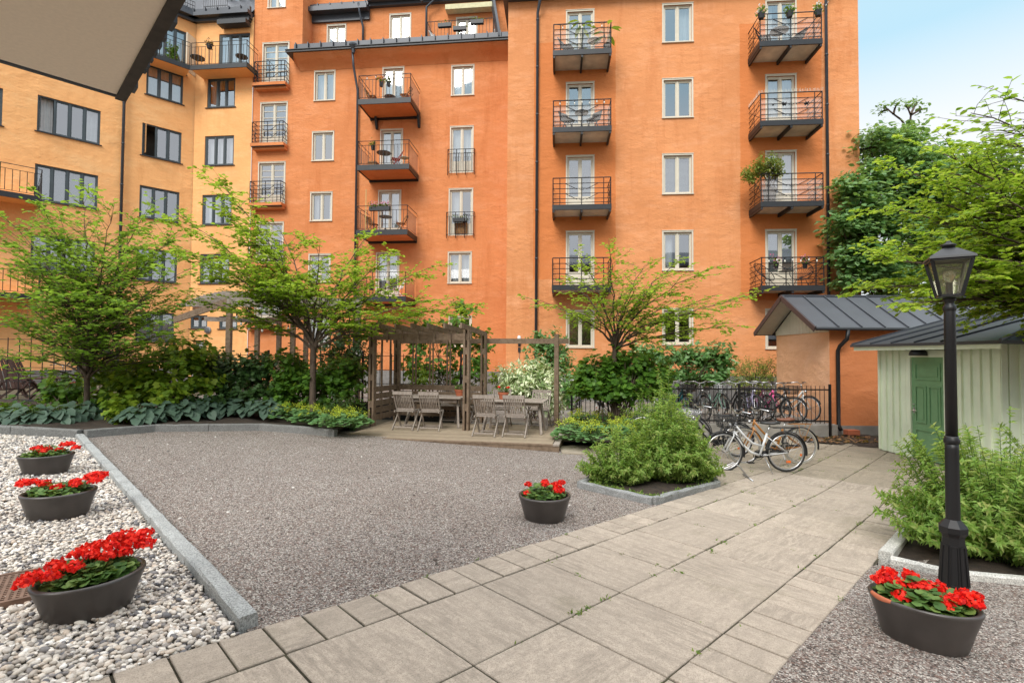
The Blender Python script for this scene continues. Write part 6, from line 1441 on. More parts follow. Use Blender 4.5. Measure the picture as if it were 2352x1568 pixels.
# hostas
def hosta(label, c, n, size, spread):
    t = thing('hosta', label, 'plant', c, 0, 'blue-green hostas along the kerb'); P = []; A = []; Nn = []; L_ = []; sm = MB()
    for i in range(n):
        a = 2.399*i+random.uniform(-.3, .3); r_ = spread*math.sqrt((i+.5)/n); z = .44-.27*(r_/spread)**1.3+random.uniform(-.03, .03)
        p = Vector(c)+Vector((math.cos(a)*r_*.8, math.sin(a)*r_*.8, z)); d = Vector((math.cos(a), math.sin(a), .15-.85*r_/spread+random.uniform(-.25, .15)))
        P.append(p); A.append(d); Nn.append(Vector((math.cos(a)*.55+random.gauss(0, .2), math.sin(a)*.55-.45+random.gauss(0, .2), 1))); L_.append(size*random.uniform(.75, 1.15)); sm.tube([Vector(c), Vector(c).lerp(p, .6)+Vector((0, 0, .06)), p], .006, 4, False)
    sm.build('stems', M_stem, t); leaves('foliage', P, A, Nn, L_, L_hosta, t, 'hosta', smooth=True)
for i, (u, v, lab) in enumerate(((20, 985, 'blue-green hosta at the left picture edge'), (75, 985, 'blue-green hosta, second from the left edge'), (130, 982, 'blue-green hosta left of the tree trunk'), (185, 972, 'blue-green hosta right below the left tree trunk'),
    (318, 978, 'blue-green hosta beside the yellow-green shoot'), (365, 972, 'blue-green hosta, second from the yellow-green shoot'), (415, 968, 'blue-green hosta in the middle of the kerb row'), (465, 962, 'blue-green hosta right of the row middle'), (515, 958, 'tallest blue-green hosta below the dusky shrub'), (565, 958, 'blue-green hosta with cupped leaves near the yellow flowers'), (610, 960, 'last blue-green hosta, touching the yellow flowers'))):
    c = at_z(u, v, .10); hosta(lab, (c.x, c.y+.0, .09), 48, .185, .46)
for u, v, lab in ((495, 938, 'blue-green hosta in the second row under the dusky shrub'), (560, 935, 'blue-green hosta in the second row beside the round shrub'), (430, 950, 'blue-green hosta in the second row before the lobed-leaf shrub')):
    c = at_z(u, v+10, .10); hosta(lab, (c.x, c.y, .12), 32, .18, .42)
# lady's mantle
def mantle(label, c, n, spread, h_=.28, fl=170):
    t = thing('flowering_perennial', label, 'plant', c, 0, 'yellow-green flowering perennials'); P = []; A = []; Nn = []; c = Vector(c); sm = MB()
    for i in range(n):
        a = random.uniform(0, 2*math.pi); r_ = math.sqrt(random.random()); p = c+Vector((math.cos(a)*spread*r_, math.sin(a)*spread*r_, h_*(1-.65*r_*r_)*random.uniform(.6, 1.05)))
        P.append(p); A.append(Vector((math.cos(a)+random.uniform(-.5, .5), math.sin(a)+random.uniform(-.5, .5), random.uniform(-.2, .2)))); Nn.append(Vector((math.cos(a)*.4, math.sin(a)*.4-.25, 1)))
        if i % 4 == 0: sm.tube([c, p], .003, 3, False)
    leaves('foliage', P, A, Nn, rng.uniform(.07, .12, n), L_mantle, t, 'round', smooth=True)
    nf = fl//8; base = []
    for i in range(nf):
        a = random.uniform(0, 2*math.pi); r_ = math.sqrt(random.random())*.95; p = c+Vector((math.cos(a)*spread*r_, math.sin(a)*spread*r_, h_*(1.25-.45*r_)+random.uniform(0, .08))); base.append(p); sm.tube([c+Vector((math.cos(a)*spread*r_*.4, math.sin(a)*spread*r_*.4, .1)), p], .003, 3, False)
    m = 22; Pp = np.repeat(np.array([tuple(p) for p in base]), m, 0)+rng.normal(0, .028, (nf*m, 3)); leaves('blossom', Pp, vec_rand(len(Pp)), vec_rand(len(Pp)), rng.uniform(.012, .024, len(Pp)), M_yellowgreen, t, 'petal', .6)
    sm.build('stems', M_stem, t)
for u, v, lab, k in ((650, 968, 'yellow-green flowering clump next to the last hosta', 1), (700, 975, 'yellow-green flowering clump at the slender tree trunk', 1), (755, 985, 'yellow-green flowering clump near the deck corner', 1), (690, 955, 'yellow-green flowering clump behind the tree trunk', .9), (795, 985, 'yellow-green flowering clump touching the deck', .9)):
    c = at_z(u, v, .08); mantle(lab, (c.x, c.y+.32, .06), int(170*k), .42, .30)
for u, v, lab in ((1315, 1005, 'yellow-green flowering clump at the right deck corner'), (1365, 1010, 'yellow-green flowering clump on the slab strip edge'), (1420, 1008, 'yellow-green flowering clump right of the strip middle'), (1340, 975, 'yellow-green flowering clump behind the deck corner'), (1400, 975, 'yellow-green flowering clump below the round shrub'), (1460, 990, 'yellow-green flowering clump meeting the feathery bush')):
    c = at_z(u, v, -.1); mantle(lab, (c.x, c.y, -.16), 190, .40, .34, 200)
# small weeds and dry litter by the outbuilding
mb = MB(); LP = []
for k in range(260): x, y = random.uniform(7.0, 8.9), random.uniform(12.0, 13.3); LP.append((Vector((x, y, g(x, y)+.03)), Vector((random.gauss(0, 1), random.gauss(0, 1), .2)), Vector((random.gauss(0, .3), 0, 1))))
bl = [(7.2, 13.3), (7.0, 12.2), (8.1, 11.5), (9.2, 11.6), (9.2, 13.4), (8.2, 13.45)]; sheet('flower_bed', bl, .025, M_soil, .3, bumpy=.02)
lt = thing('leaf_litter', 'brown dry leaves and a loose brick beneath the outbuilding downpipe', 'litter', (8, 12.6, -.4)); emit(LP, 'dry_leaves', L_brown, lt, .09, 'oval', .4)
mb = MB(); mb.box(8.55, 8.85, 13.05, 13.25, -.36, -.24); mb.build('brick', M_terracotta, lt)
# ------------------------------------------------------------------ railings, mesh fence
fe = thing('railing', 'black iron railing in front of the parked bicycles, ending at the outbuilding', 'railing', (4.5, 13.08, -.4)); 
yf = 13.08; zt_ = .78; zb2 = -.02; x0, x1 = 1.55, 8.08
pk = MB(); n = 58
for i in range(n+1): x = x0+(x1-x0)*i/n; pk.tube([(x, yf, zb2-.06), (x, yf, zt_+.10)], .009, 5)
pk.build('pickets', M_black, fe)
for z in (zt_, zb2): MB().beam((x0, yf, z), (x1, yf, z), .03, .035).build('rail', M_black, fe)
for x in (x1+.03, 5.8, 3.7, x0-.02): MB().beam((x, yf, -.45), (x, yf, zt_+.14), .05, .05, up=(0, 1, 0)).build('post', M_black, fe)
mf = thing('mesh_fence', 'black wide-mesh wire fence on the low wall at the left', 'fence', (-8, 14.1, .3)); mm = MB()
for i in range(42): x = -14.5+i*.32; mm.tube([(x, 14.08, .3), (x, 14.08, 2.0 if x < -8.4 else 1.62)], .011, 4)
for k, z in enumerate((.42, .8, 1.18, 1.56)): mm.tube([(-14.5, 14.06, z), (-1.4, 14.06, z)], .011, 4)
mm.tube([(-14.5, 14.06, 1.95), (-8.5, 14.06, 1.95)], .011, 4); mm.build('wire_mesh', M_black, mf)
for x in (-14.5, -11.9, -9.3, -6.7, -4.1, -1.4): MB().beam((x, 14.1, .0), (x, 14.1, 2.1 if x < -8.4 else 1.7), .05, .05, up=(0, 1, 0)).build('post', M_black, mf)
tl = thing('trellis', 'dark green square trellis panel behind the slender tree', 'trellis', (-4.6, 15.5, .2)); mm = MB(); xa, xb = at_y(738, 700, 15.5).x, at_y(825, 700, 15.5).x
for i in range(5): x = xa+(xb-xa)*i/4; mm.beam((x, 15.5, .2), (x, 15.5, 2.85), .03, .03, up=(0, 1, 0))
for k in range(9): z = .4+.3*k; mm.beam((xa, 15.47, z), (xb, 15.47, z), .03, .03)
mm.build('lattice', M_green_metal, tl)
# ------------------------------------------------------------------ big slatted pergola in the back yard
bp = thing('pergola', 'large timber pergola with an arched slatted roof in the back yard', 'pergola', (-7.5, 17.5, .1))
pu = ((525, 15.6), (672, 17.2), (822, 15.9), (590, 18.4), (640, 18.6), (702, 18.8))
def topz(v, Y): return at_y(600, v, Y).z
for u, Y in pu:
    p = at_y(u, 820, Y); MB().beam((p.x, Y, .1), (p.x, Y, topz(705 if Y < 16 else 728, Y)), .14, .14, up=(0, 1, 0)).build('post', M_timber, bp)
a_, b_ = at_y(400, 735, 16.4), at_y(530, 690, 15.6); MB().beam(a_, b_, .06, .2).build('beam', M_timber, bp)
a_, b_ = at_y(522, 690, 15.6), at_y(830, 706, 15.9); MB().beam(a_, b_, .06, .18).build('beam', M_timber2, bp)
a_, b_ = at_y(470, 732, 18.4), at_y(640, 738, 18.4); MB().beam(a_, b_, .07, .16).build('beam', M_timber2, bp)
a_, b_ = at_y(585, 738, 18.4), at_y(770, 722, 18.0); MB().beam(a_, b_, .07, .2).build('beam', M_timber, bp)
for k in range(15):
    f = k/14
    p = at_y(415, 700, 18.6).lerp(at_y(528, 690, 15.6), f); q = at_y(790, 700, 19.2).lerp(at_y(832, 705, 15.9), f); lift = .42*math.sin(f*math.pi*.62); p.z += lift*.6; q.z += lift*.4
    MB().beam(p, q, .035, .13).build('slat', M_timber2, bp)
# string of light bulbs under it
sg = thing('string_lights', 'string of clear light bulbs under the big back pergola', 'string lights', at_y(560, 720, 16.5)); mb = MB(); bl = MB()
pts = [at_y(u, v, Y) for u, v, Y in ((540, 705, 16), (560, 735, 16.5), (620, 745, 17), (680, 735, 17.4), (740, 712, 17)) ]
for p, q in zip(pts, pts[1:]):
    c = p.lerp(q, .5)-Vector((0, 0, .15)); mb.tube([p, c, q], .008, 4, False)
    for f in (.2, .7): b = p.lerp(q, f)-Vector((0, 0, .2)); mb.tube([b, b+Vector((0, 0, .08))], .022, 6); bl.lathe([(.01, -.1), (.035, -.06), (.03, -.01), (.015, 0)], b, 8)
mb.build('cable', M_black, sg); bl.build('bulbs', simple('clear_bulb', (.75, .74, .68), .1), sg, True)
# ------------------------------------------------------------------ back-yard furniture at the far left
def recliner(label, u, Y, face):
    c = at_y(u, 905, Y); c.z = .16; t = thing('deck_chair', label, 'deck chair', c, face, 'dark wooden reclining chairs')
    m = MB()
    for k in range(6): y = -.25+.1*k; m.beam((.45, y, .38), (-.15, y, .32), .07, .022)
    m.build('seat', M_drk, t, world=False); m = MB()
    for k in range(6): y = -.25+.1*k; m.beam((-.15, y, .32), (-.75, y, 1.25), .07, .022)
    m.build('backrest', M_drk, t, world=False)
    for s_ in (-1, 1):
        m = MB(); m.beam((.45, s_*.3, .0), (-.35, s_*.3, .62), .03, .06); m.build('leg', M_drk, t, world=False); m = MB(); m.beam((.55, s_*.33, .58), (-.40, s_*.33, .62), .07, .025); m.build('armrest', M_drk, t, world=False); m = MB(); m.beam((-.65, s_*.3, 0), (.35, s_*.3, .55), .03, .06); m.build('leg', M_drk, t, world=False)
M_drk = wood('dark_stained_wood', (.075, .04, .03), (.03, .016, .014), (6, 6, 6))
recliner('dark wooden reclining chair cut by the left picture edge', 22, 15.2, R(-25)); recliner('dark wooden reclining chair behind the mesh fence', 62, 16.4, R(-10))
c = at_y(112, 905, 14.9); c.z = .13; t = thing('picnic_table', 'dark wooden garden table with crossed legs behind the fence', 'table', c, R(-15)); m = MB()
for k in range(5): m.box(-.55, .55, -.38+.155*k, -.24+.155*k, .70, .735)
m.build('tabletop', M_drk, t, world=False)
for sx_ in (-.42, .42):
    m = MB(); m.beam((sx_, -.34, 0), (sx_, .3, .7), .05, .09, up=(1, 0, 0)); m.beam((sx_+.05, .34, 0), (sx_+.05, -.3, .7), .05, .09, up=(1, 0, 0)); m.build('leg', M_drk, t, world=False)
for k, (dx, lab) in enumerate(((.85, 'first wooden crate stool right of the dark garden table'), (1.3, 'second wooden crate stool right of the dark garden table'))):
    p = Vector((c.x+dx, 14.75, .13)); s_ = thing('crate_stool', lab, 'stool', p); m = MB()
    for z in (.05, .17, .29): m.box(-.19, .19, -.19, -.16, z, z+.07); m.box(-.19, .19, .16, .19, z, z+.07)
    m.build('side_slats', M_drk, s_, world=False); m = MB(); m.box(-.2, .2, -.2, .2, .37, .40); m.build('top', M_drk, s_, world=False)
    m = MB(); [m.box(a-.02, a+.02, b-.02, b+.02, 0, .37) for a in (-.15, .15) for b in (-.15, .15)]; m.build('leg_frame', M_drk, s_, world=False)
bicycle('red bicycle behind the dark garden table', at_y(150, 880, 17)+Vector((0, 0, .13-at_y(150, 880, 17).z)), at_y(195, 880, 17.3)+Vector((0, 0, .13-at_y(195, 880, 17.3).z)), P_red, group='bicycles in the back yard')
bicycle('dark bicycle in the back yard beside the red one', at_y(120, 880, 17.5)+Vector((0, 0, .13-at_y(120, 880, 17.5).z)), at_y(150, 880, 18.5)+Vector((0, 0, .13-at_y(150, 880, 18.5).z)), P_black, group='bicycles in the back yard')
c = at_ground(10, 1362); gr = thing('metal_grate', 'perforated rusty brown metal grate lying on the pebbles', 'grate', (c.x, c.y, c.z+.02), R(38)); m = MB()
for k in range(15): m.box(-.62, .40, -.26+.034*k, -.244+.034*k, .0, .02)
for k in range(30): m.box(-.62+.034*k, -.604+.034*k, -.26, .232, .001, .021)
m.build('grid', simple('rusty_metal', (.16, .095, .065), .7, var=.3, nscale=12), gr, world=False); m = MB(); m.box(-.63, .41, -.29, -.262, -.02, .026); m.box(-.63, .41, .236, .264, -.02, .026); m.box(.402, .43, -.29, .264, -.021, .025); m.build('frame', simple('rusty_metal', (.16, .095, .065), .7), gr, world=False)

# ------------------------------------------------------------------ loose stones on the gravel, weeds in the joints, fallen petals
def scatter_stones():
    ic = bmesh.new(); bmesh.ops.create_icosphere(ic, subdivisions=1, radius=1); V = [v.co.copy() for v in ic.verts]; Fs = [[v.index for v in f.verts] for f in ic.faces]; ic.free()
    mb = MB(); YARD = [(-7.3, 9.0), (-1.4, 3.2), (1.5, 5.9), (.9, 6.9), (2.6, 9.3), (.8, 9.7), (-3.6, 10.4), (-5.3, 10.8), (-6.9, 10.1)]
    RY = [(1.7, 2.9), (3.2, 4.4), (4.0, 4.3), (6, 4.0), (4, 2)]
    n = 0
    while n < 900:
        if n < 700: x, y = random.uniform(-7.5, 3), random.uniform(3, 11)
        else: x, y = random.uniform(1.5, 6), random.uniform(2, 4.5)
        if not (inpoly(x, y, YARD) or inpoly(x, y, RY)): continue
        s_ = random.uniform(.004, .011)*random.choice((1, 1, 1, 1.6)); a = random.uniform(0, 6); ca, sa = math.cos(a), math.sin(a); e = [random.uniform(.7, 1.4) for _ in range(3)]
        mb.add([(x+s_*(v.x*e[0]*ca-v.y*e[1]*sa), y+s_*(v.x*e[0]*sa+v.y*e[1]*ca), g(x, y)+s_*(.3+v.z*.6*e[2])) for v in V], Fs); n += 1
    m = NT('loose_stone'); m.base(m.ramp(m.rand(), [(0, (.08, .07, .065)), (.5, (.33, .27, .23)), (.8, (.5, .46, .42)), (1, (.75, .72, .68))]), .85, .2)
    o = mb.build('gravel_stones', m.m); tag(o, 'loose stones scattered over the gravel', 'stones', kind='stuff')
scatter_stones()
P = []; A = []; Nn = []; L_ = []
def tuft(p, k, s_):
    for _ in range(k): P.append(p+Vector((random.gauss(0, .02), random.gauss(0, .02), .0))); A.append(Vector((random.gauss(0, .8), random.gauss(0, .8), random.uniform(.2, 1.2)))); Nn.append(Vector((random.gauss(0, .5), random.gauss(0, .5), 1))); L_.append(s_*random.uniform(.5, 1.2))
for k in range(110):
    b = random.choice((C0, C0, C0+.73, C0-.745, C0+1.09, C0-1.125)); a = random.uniform(2.0, 12); p = ab(a, b+random.gauss(0, .006)); p = Vector((p.x, p.y, g(p.x, p.y)+.008)); tuft(p, random.choice((3, 4, 6, 9)), .02+.022*random.random())
for k in range(50):
    i = random.randint(-3, 14); p = ab(a_ref+i*.7, C0+random.uniform(-1.1, 1.08)); tuft(Vector((p.x, p.y, g(p.x, p.y)+.008)), random.choice((3, 4, 6)), .02+.02*random.random())
for k in range(90): p = ab(random.uniform(7.5, 13), C0+random.uniform(1.1, 4.5)); tuft(Vector((p.x, p.y, g(p.x, p.y)+.012)), random.choice((3, 5, 8)), .04)
for k in range(120):      # grass along the bed kerbs
    q0, q1 = random.choice(((BED[0], BED[1]), (BED[1], BED[2]), (BED[0], BED[4]))); f = random.random(); x, y = q0[0]+(q1[0]-q0[0])*f, q0[1]+(q1[1]-q0[1])*f; cx_, cy_ = 2.3, 7.2; x += (cx_-x)*.12; y += (cy_-y)*.12; tuft(Vector((x, y, g(x, y)+.05)), 6, .07)
wd = leaves('joint_weeds', P, A, Nn, L_, leafmat('weed_leaf', [(.05, .10, .015), (.08, .14, .02), (.12, .16, .03)], .3), None, 'lance', .18); tag(wd, 'small weeds and moss in the paving joints', 'weeds', kind='stuff')
# ------------------------------------------------------------------ things on the balconies
def bp_(w, B, t, o, z=0.0): return w.pt(B[0]+(B[1]-B[0])*t, B[2]+z, o)
def stool_table(label, p, r_=.3, h_=.70, mat=None):
    t = thing('bistro_table', label, 'table', p, 0, 'balcony tables'); mat = mat or M_dark
    m = MB(); m.lathe([(r_, h_-.02), (r_, h_), (.0, h_)], p, 20); m.build('tabletop', mat, t)
    m = MB(); m.tube([p+Vector((0, 0, .02)), p+Vector((0, 0, h_-.02))], .02, 6)
    for k in range(3): a = 2.1*k; m.tube([p+Vector((0, 0, .2)), p+Vector((.24*math.cos(a), .24*math.sin(a), 0))], .012, 5)
    m.build('leg', mat, t); return t
def bal_chair(label, p, face, mat, solid=False, h_=.85):
    t = thing('balcony_chair', label, 'chair', p, face, 'chairs on the balconies'); m = MB()
    for k in range(5): m.box(-.20, .20, -.2+.08*k, -.135+.08*k, .42, .44)
    m.build('seat', mat, t, world=False); m = MB()
    for k in range(4): m.beam((-.2, .20+.03*k, .52+.09*k), (.2, .20+.03*k, .52+.09*k), .015, .06 if not solid else .088)
    m.build('backrest', mat, t, world=False)
    for s_ in (-1, 1):
        m = MB(); m.beam((s_*.19, .32, h_), (s_*.19, -.2, 0), .025, .03, up=(0, 1, 0)); m.build('leg', mat, t, world=False); m = MB(); m.beam((s_*.17, -.18, .42), (s_*.17, .22, 0), .025, .03, up=(0, 1, 0)); m.build('leg', mat, t, world=False)
def hang_pot(label, p, r_=.11, petal=None, leaf=None, n=60, name='hanging_pot', box=None, wd=None):
    t = thing(name, label, 'flower pot', p, 0, 'pots hung on balcony rails'); p = Vector(p); m = MB()
    if box: 
        w = wd; a = box/2; q = [p-w.d*a-w.n*.08, p+w.d*a-w.n*.08, p+w.d*a+w.n*.08, p-w.d*a+w.n*.08]; m.hexa([Vector(x)-Vector((0, 0, .18)) for x in q]+q)
    else: m.lathe([(r_*.7, -.2), (r_, 0), (r_*.9, 0), (r_*.85, -.03)], p, 14)
    m.build('pot', M_dark, t)
    if n:
        k = n; sp = rng.uniform(-.5, .5, (k, 1))*(box or r_*1.6)*np.array([[1, 0, 0]]) if box else rng.normal(0, r_*.5, (k, 3)); Pp = np.array(p)+sp+rng.normal(0, .05, (k, 3))+np.array([0, 0, .06]); leaves('foliage', Pp, vec_rand(k), vec_rand(k)*.5+np.array([0, 0, 1]), rng.uniform(.05, .1, k), leaf or L_bush, t, 'oval', .5)
        if petal: leaves('blossom', Pp+rng.normal(0, .04, (k, 3))+np.array([0, 0, .07]), vec_rand(k), vec_rand(k), rng.uniform(.03, .055, k), petal, t, 'petal', .6)
    return t
def string_bulbs(label, w, B, off, z, n=7, sag=.04):
    p = bp_(w, B, .5, off, z); t = thing('string_lights', label, 'string lights', p, 0, 'light strings along balcony rails'); m = MB(); b = MB()
    pts = [bp_(w, B, k/(n-1), off, z-sag*(k % 2)) for k in range(n)]; m.tube(pts, .006, 4, False)
    for q in pts[1:-1]: m.tube([q, q-Vector((0, 0, .06))], .014, 5); b.lathe([(.005, -.15), (.028, -.12), (.022, -.08), (.01, -.06)], q, 8)
    m.build('cable', M_black, t); b.build('bulbs', simple('clear_bulb', (.75, .74, .68), .1), t, True)
M_wickr = simple('dark_wicker', (.03, .03, .032), .8); M_natural = wood('balcony_wood', (.36, .20, .085), (.20, .10, .04), (8, 8, 8)); M_redp = simple('red_wood', (.28, .035, .02), .5)
B0, B1, B2, B3 = BALM
fM = math.atan2(WM.d.y, WM.d.x); fR = math.atan2(WR.d.y, WR.d.x)
hang_pot('left small dark pot hung on the top middle balcony', bp_(WM, B0, .42, 1.36, .80), .10, M_red); hang_pot('right small dark pot hung on the top middle balcony', bp_(WM, B0, .56, 1.36, .80), .10, M_whitepet)
bal_chair('slatted wooden seat at the left of the top middle balcony', bp_(WM, B0, .15, .8), fM+R(90), M_natural, h_=.7); bal_chair('slatted wooden seat at the right of the top middle balcony', bp_(WM, B0, .8, .8), fM-R(90), M_natural, h_=.6)
stool_table('low dark round table between the wooden seats', bp_(WM, B0, .52, .9), .26, .36); string_bulbs('light string on the top middle balcony rail', WM, B0, 1.5, 1.07)
stool_table('dark round bistro table on the second middle balcony', bp_(WM, B1, .44, 1.0), .33, .72); bal_chair('red folding chair beside the dark bistro table', bp_(WM, B1, .66, .9), fM-R(60), M_redp); stool_table('small pale green side table on the second middle balcony', bp_(WM, B1, .83, .9), .2, .5, simple('pale_green', (.35, .45, .38), .6))
hang_pot('black pot hung at the left of the second middle balcony', bp_(WM, B1, .28, 1.36, .92), .10, None)
cx_ = bp_(WM, B1, .2, .7); t = thing('wooden_box', 'low wooden box in the left corner of the second middle balcony', 'box', cx_, fM); MB().box(-.2, .2, -.3, .3, .3, .36).build('lid', M_natural, t, world=False); MB().box(-.18, .18, -.27, .27, 0, .3).build('body', M_natural, t, world=False)
hang_pot('black planter box with pink flowers on the third middle balcony', bp_(WM, B2, .46, 1.52, 1.02), .1, M_pink, None, 170, 'planter_box', .95, WM)
bal_chair('left pale wooden chair on the third middle balcony', bp_(WM, B2, .2, .8), fM+R(70), M_natural); bal_chair('right honey-coloured chair on the third middle balcony', bp_(WM, B2, .78, .8), fM-R(80), M_natural); stool_table('dark folding table on the third middle balcony', bp_(WM, B2, .48, .9), .3, .74)
m = MB(); p = bp_(WM, B2, .1, 1.0); m.tube([p, p+Vector((0, 0, 2.0))], .02, 6); tag(m.build('bamboo_pole', simple('bamboo', (.6, .48, .2), .6)), 'upright yellow pole on the third middle balcony', 'pole')
bal_chair('white folding chair on the lowest middle balcony', bp_(WM, B3, .75, .8), fM-R(60), M_white); hang_pot('dark pot on the lowest middle balcony', bp_(WM, B3, .3, 1.36, .5), .14, None)
h = jul[1]; p = WM.pt((h[0]+h[1])/2-.05, h[2]+.78, .2); hang_pot('black planter box on the small french balcony rail', p, .1, None, None, 30, 'planter_box', .55, WM)
p = WM.pt((h[0]+h[1])/2+.02, h[2]+.1, -.02); t = thing('wooden_box', 'brown crate behind the small french balcony rail', 'box', p, fM); MB().box(-.3, .3, -.03, .03, .3, .5).build('top_board', M_natural, t, world=False); MB().box(-.3, .3, -.028, .02, .0, .28).build('lower_board', M_natural, t, world=False)
# roof terrace
BT = (a0_rt, a1_rt, zf_rt)
for t_, zz_, lab in ((.27, .72, 'left black planter box on the roof terrace rail'), (.5, .52, 'middle black planter box hung lower on the roof terrace rail'), (.76, .78, 'right black planter box on the roof terrace rail')): hang_pot(lab, bp_(WM, BT, t_, .2, zz_+.1), .1, None, None, 20, 'planter_box', .62, WM)
bal_chair('left white cushioned chair on the roof terrace', bp_(WM, BT, .1, -.35), fM+R(70), M_white, True); bal_chair('right white cushioned chair on the roof terrace', bp_(WM, BT, .92, -.35), fM-R(70), M_white, True); hang_pot('dark heather pot on the roof terrace floor', bp_(WM, BT, .52, .0, .32), .16, M_pink)
# retracted terrace blind
m = MB(); aa, bb_ = WM.uv(1023, 20, -.6)[0], WM.uv(1136, 20, -.6)[0]; zz_ = WM.uv(1080, 16, -.6)[1]; WM.box(m, aa, bb_, zz_-.08, zz_+.16, -.95, -.55); o_ = m.build('rolled_blind', simple('pale_yellow_fabric', (.62, .58, .36), .8)); tag(o_, 'pale yellow rolled awning above the roof terrace', 'awning')
# right block, left column
L0, L1, L2, L3 = (BALR['L%d' % k] for k in range(4)); R0, R1, R2, R3 = (BALR['R%d' % k] for k in range(4))
def bananaplant(label, p, h_, n):
    t = thing('potted_plant', label, 'plant', p, 0, 'potted plants on the balconies'); p = Vector(p); MB().lathe([(.1, 0), (.15, .25), (.13, .25)], p, 14).build('pot', M_dark, t); sm = MB(); P = []; A = []; N_ = []
    for k in range(n): a = 2.4*k; q = p+Vector((.12*math.cos(a), .12*math.sin(a), h_*random.uniform(.65, 1))); sm.tube([p+Vector((0, 0, .25)), q], .01, 4, False); P.append(q); A.append(Vector((math.cos(a), math.sin(a), -.3))); N_.append(Vector((math.cos(a)*.6, math.sin(a)*.6, 1)))
    sm.build('stems', M_stem, t); leaves('foliage', P, A, N_, rng.uniform(.4, .6, n), L_lime, t, 'oval', .2)
bananaplant('tall broad-leaved potted plant on the top left balcony of the right block', bp_(WR, L0, .5, .7), 1.45, 7); bananaplant('broad-leaved plant leaning over the right end of the top left balcony', bp_(WR, L0, .93, .95), 1.0, 6)
bal_chair('dark chair on the top left balcony of the right block', bp_(WR, L0, .25, .6), fR+R(60), M_wickr); stool_table('white round table on the top left balcony of the right block', bp_(WR, L0, .72, .6), .26, .66, M_white); string_bulbs('light string on the top left balcony of the right block', WR, L0, 1.15, 1.0)
bal_chair('left dark wicker chair on the second left balcony', bp_(WR, L1, .26, .75), fR+R(40), M_wickr, True); bal_chair('right dark wicker chair on the second left balcony', bp_(WR, L1, .7, .75), fR-R(40), M_wickr, True); stool_table('round glass table between the wicker chairs', bp_(WR, L1, .5, .85), .26, .68, M_dark); string_bulbs('dark light string on the second left balcony rail', WR, L1, 1.15, 1.03, 9)
# right column
for t_, lab, pt_ in ((.02, 'white-flowered pot at the left corner of the top right balcony', M_whitepet), (.47, 'dark trailing pot in the middle of the top right balcony rail', None), (.92, 'white-flowered pot at the right corner of the top right balcony', M_whitepet)): hang_pot(lab, bp_(WR, R0, t_, 1.2, 1.0), .13, pt_, None, 80)
stool_table('dark oval table on the top right balcony', bp_(WR, R0, .42, .6), .32, .7); bal_chair('dark spindle chair on the top right balcony', bp_(WR, R0, .18, .6), fR+R(60), M_wickr); bal_chair('grey chair on the top right balcony', bp_(WR, R0, .72, .5), fR-R(60), M_wickr)
t = thing('bird_spikes', 'row of pale bird spikes along the second right balcony rail', 'spikes', bp_(WR, R1, .5, 1.12, 1.0)); m = MB()
for k in range(60): q = bp_(WR, R1, k/59, 1.12, 1.03); m.tube([q, q+Vector((random.uniform(-.03, .03), random.uniform(-.05, .05), .12))], .004, 3)
for k in range(26): q = WR.pt(R1[0]+.03, R1[2]+1.03, 1.12*k/26); m.tube([q, q+Vector((random.uniform(-.05, .03), random.uniform(-.03, .03), .12))], .004, 3)
m.build('spikes', simple('pale_plastic', (.6, .62, .55), .4), t)
for k, (t_, z_, s_) in enumerate(((.40, .62, .10), (.75, .62, .11), (.22, .6, .05))):
    q = bp_(WR, R1, t_, 1.09, z_); m = MB(); c = [q+WR.d*a*s_+Vector((0, 0, b*s_)) for a, b in ((-1, .2), (-.3, .1), (-.5, 1.0), (.1, .4), (.9, .9), (.5, -.1), (.5, -.7), (0, -.4), (-.5, -.8))]
    m.rings([c, [p+WR.n*.004 for p in c]], True, True, True); o_ = m.build('bird_sticker', M_black); tag(o_, ('left black bird silhouette on the second right balcony screen', 'right black bird silhouette on the second right balcony screen', 'tiny black bird silhouette on the second right balcony screen')[k], 'sticker', 'bird silhouettes on the balcony screen')
p = bp_(WR, R2, .2, .85); t = thing('planter_tub', 'grey square tub holding the round bush on the third right balcony', 'flower pot', p); MB().lathe([(.18, 0), (.25, .55), (.22, .55), (.2, .5)], p, 4, rot=R(40)).build('tub', simple('grey_tub', (.16, .16, .17), .6), t)
cc = bp_(WR, R2, .12, .95, 1.15); shrub('round fine-leaved bush overflowing the third right balcony', 'plant', [(cc+Vector((0, 0, .25)), (.62, .5, .45)), (cc+Vector((-.5, 0, -.1)), (.45, .4, .42)), (cc+Vector((.35, 0, .05)), (.4, .4, .3))], L_dry, .07, 2600, 'oval', .4, name='balcony_bush', base=p+Vector((0, 0, .5)), stems=18)
def lounge(label, p, face):
    t = thing('wire_chair', label, 'chair', p, face, 'round wire lounge chairs'); m = MB(); f = MB()
    def rim(k): a = 2*math.pi*k/20; return Vector((.38*math.cos(a), .12+.42*math.sin(a)*.75, .62+.36*math.sin(a)))
    f.tube([rim(k) for k in range(21)], .014, 5)
    for k in range(20): m.tube([rim(k), Vector((0, .05, .36))], .006, 3)
    m.build('cord_seat', M_black, t, world=False); f.build('hoop', M_black, t, world=False)
    for a in (-1, 1): MB().tube([(a*.12, .05, .36), (a*.28, -.25, 0)], .012, 5).build('leg', M_black, t, world=False)
    MB().tube([(0, .08, .36), (0, .4, 0)], .012, 5).build('leg', M_black, t, world=False)
lounge('left round wire lounge chair on the lowest right balcony', bp_(WR, R3, .2, .55), fR+R(30)); lounge('right round wire lounge chair on the lowest right balcony', bp_(WR, R3, .75, .55), fR-R(30)); stool_table('dark square table between the wire lounge chairs', bp_(WR, R3, .48, .7), .25, .6)
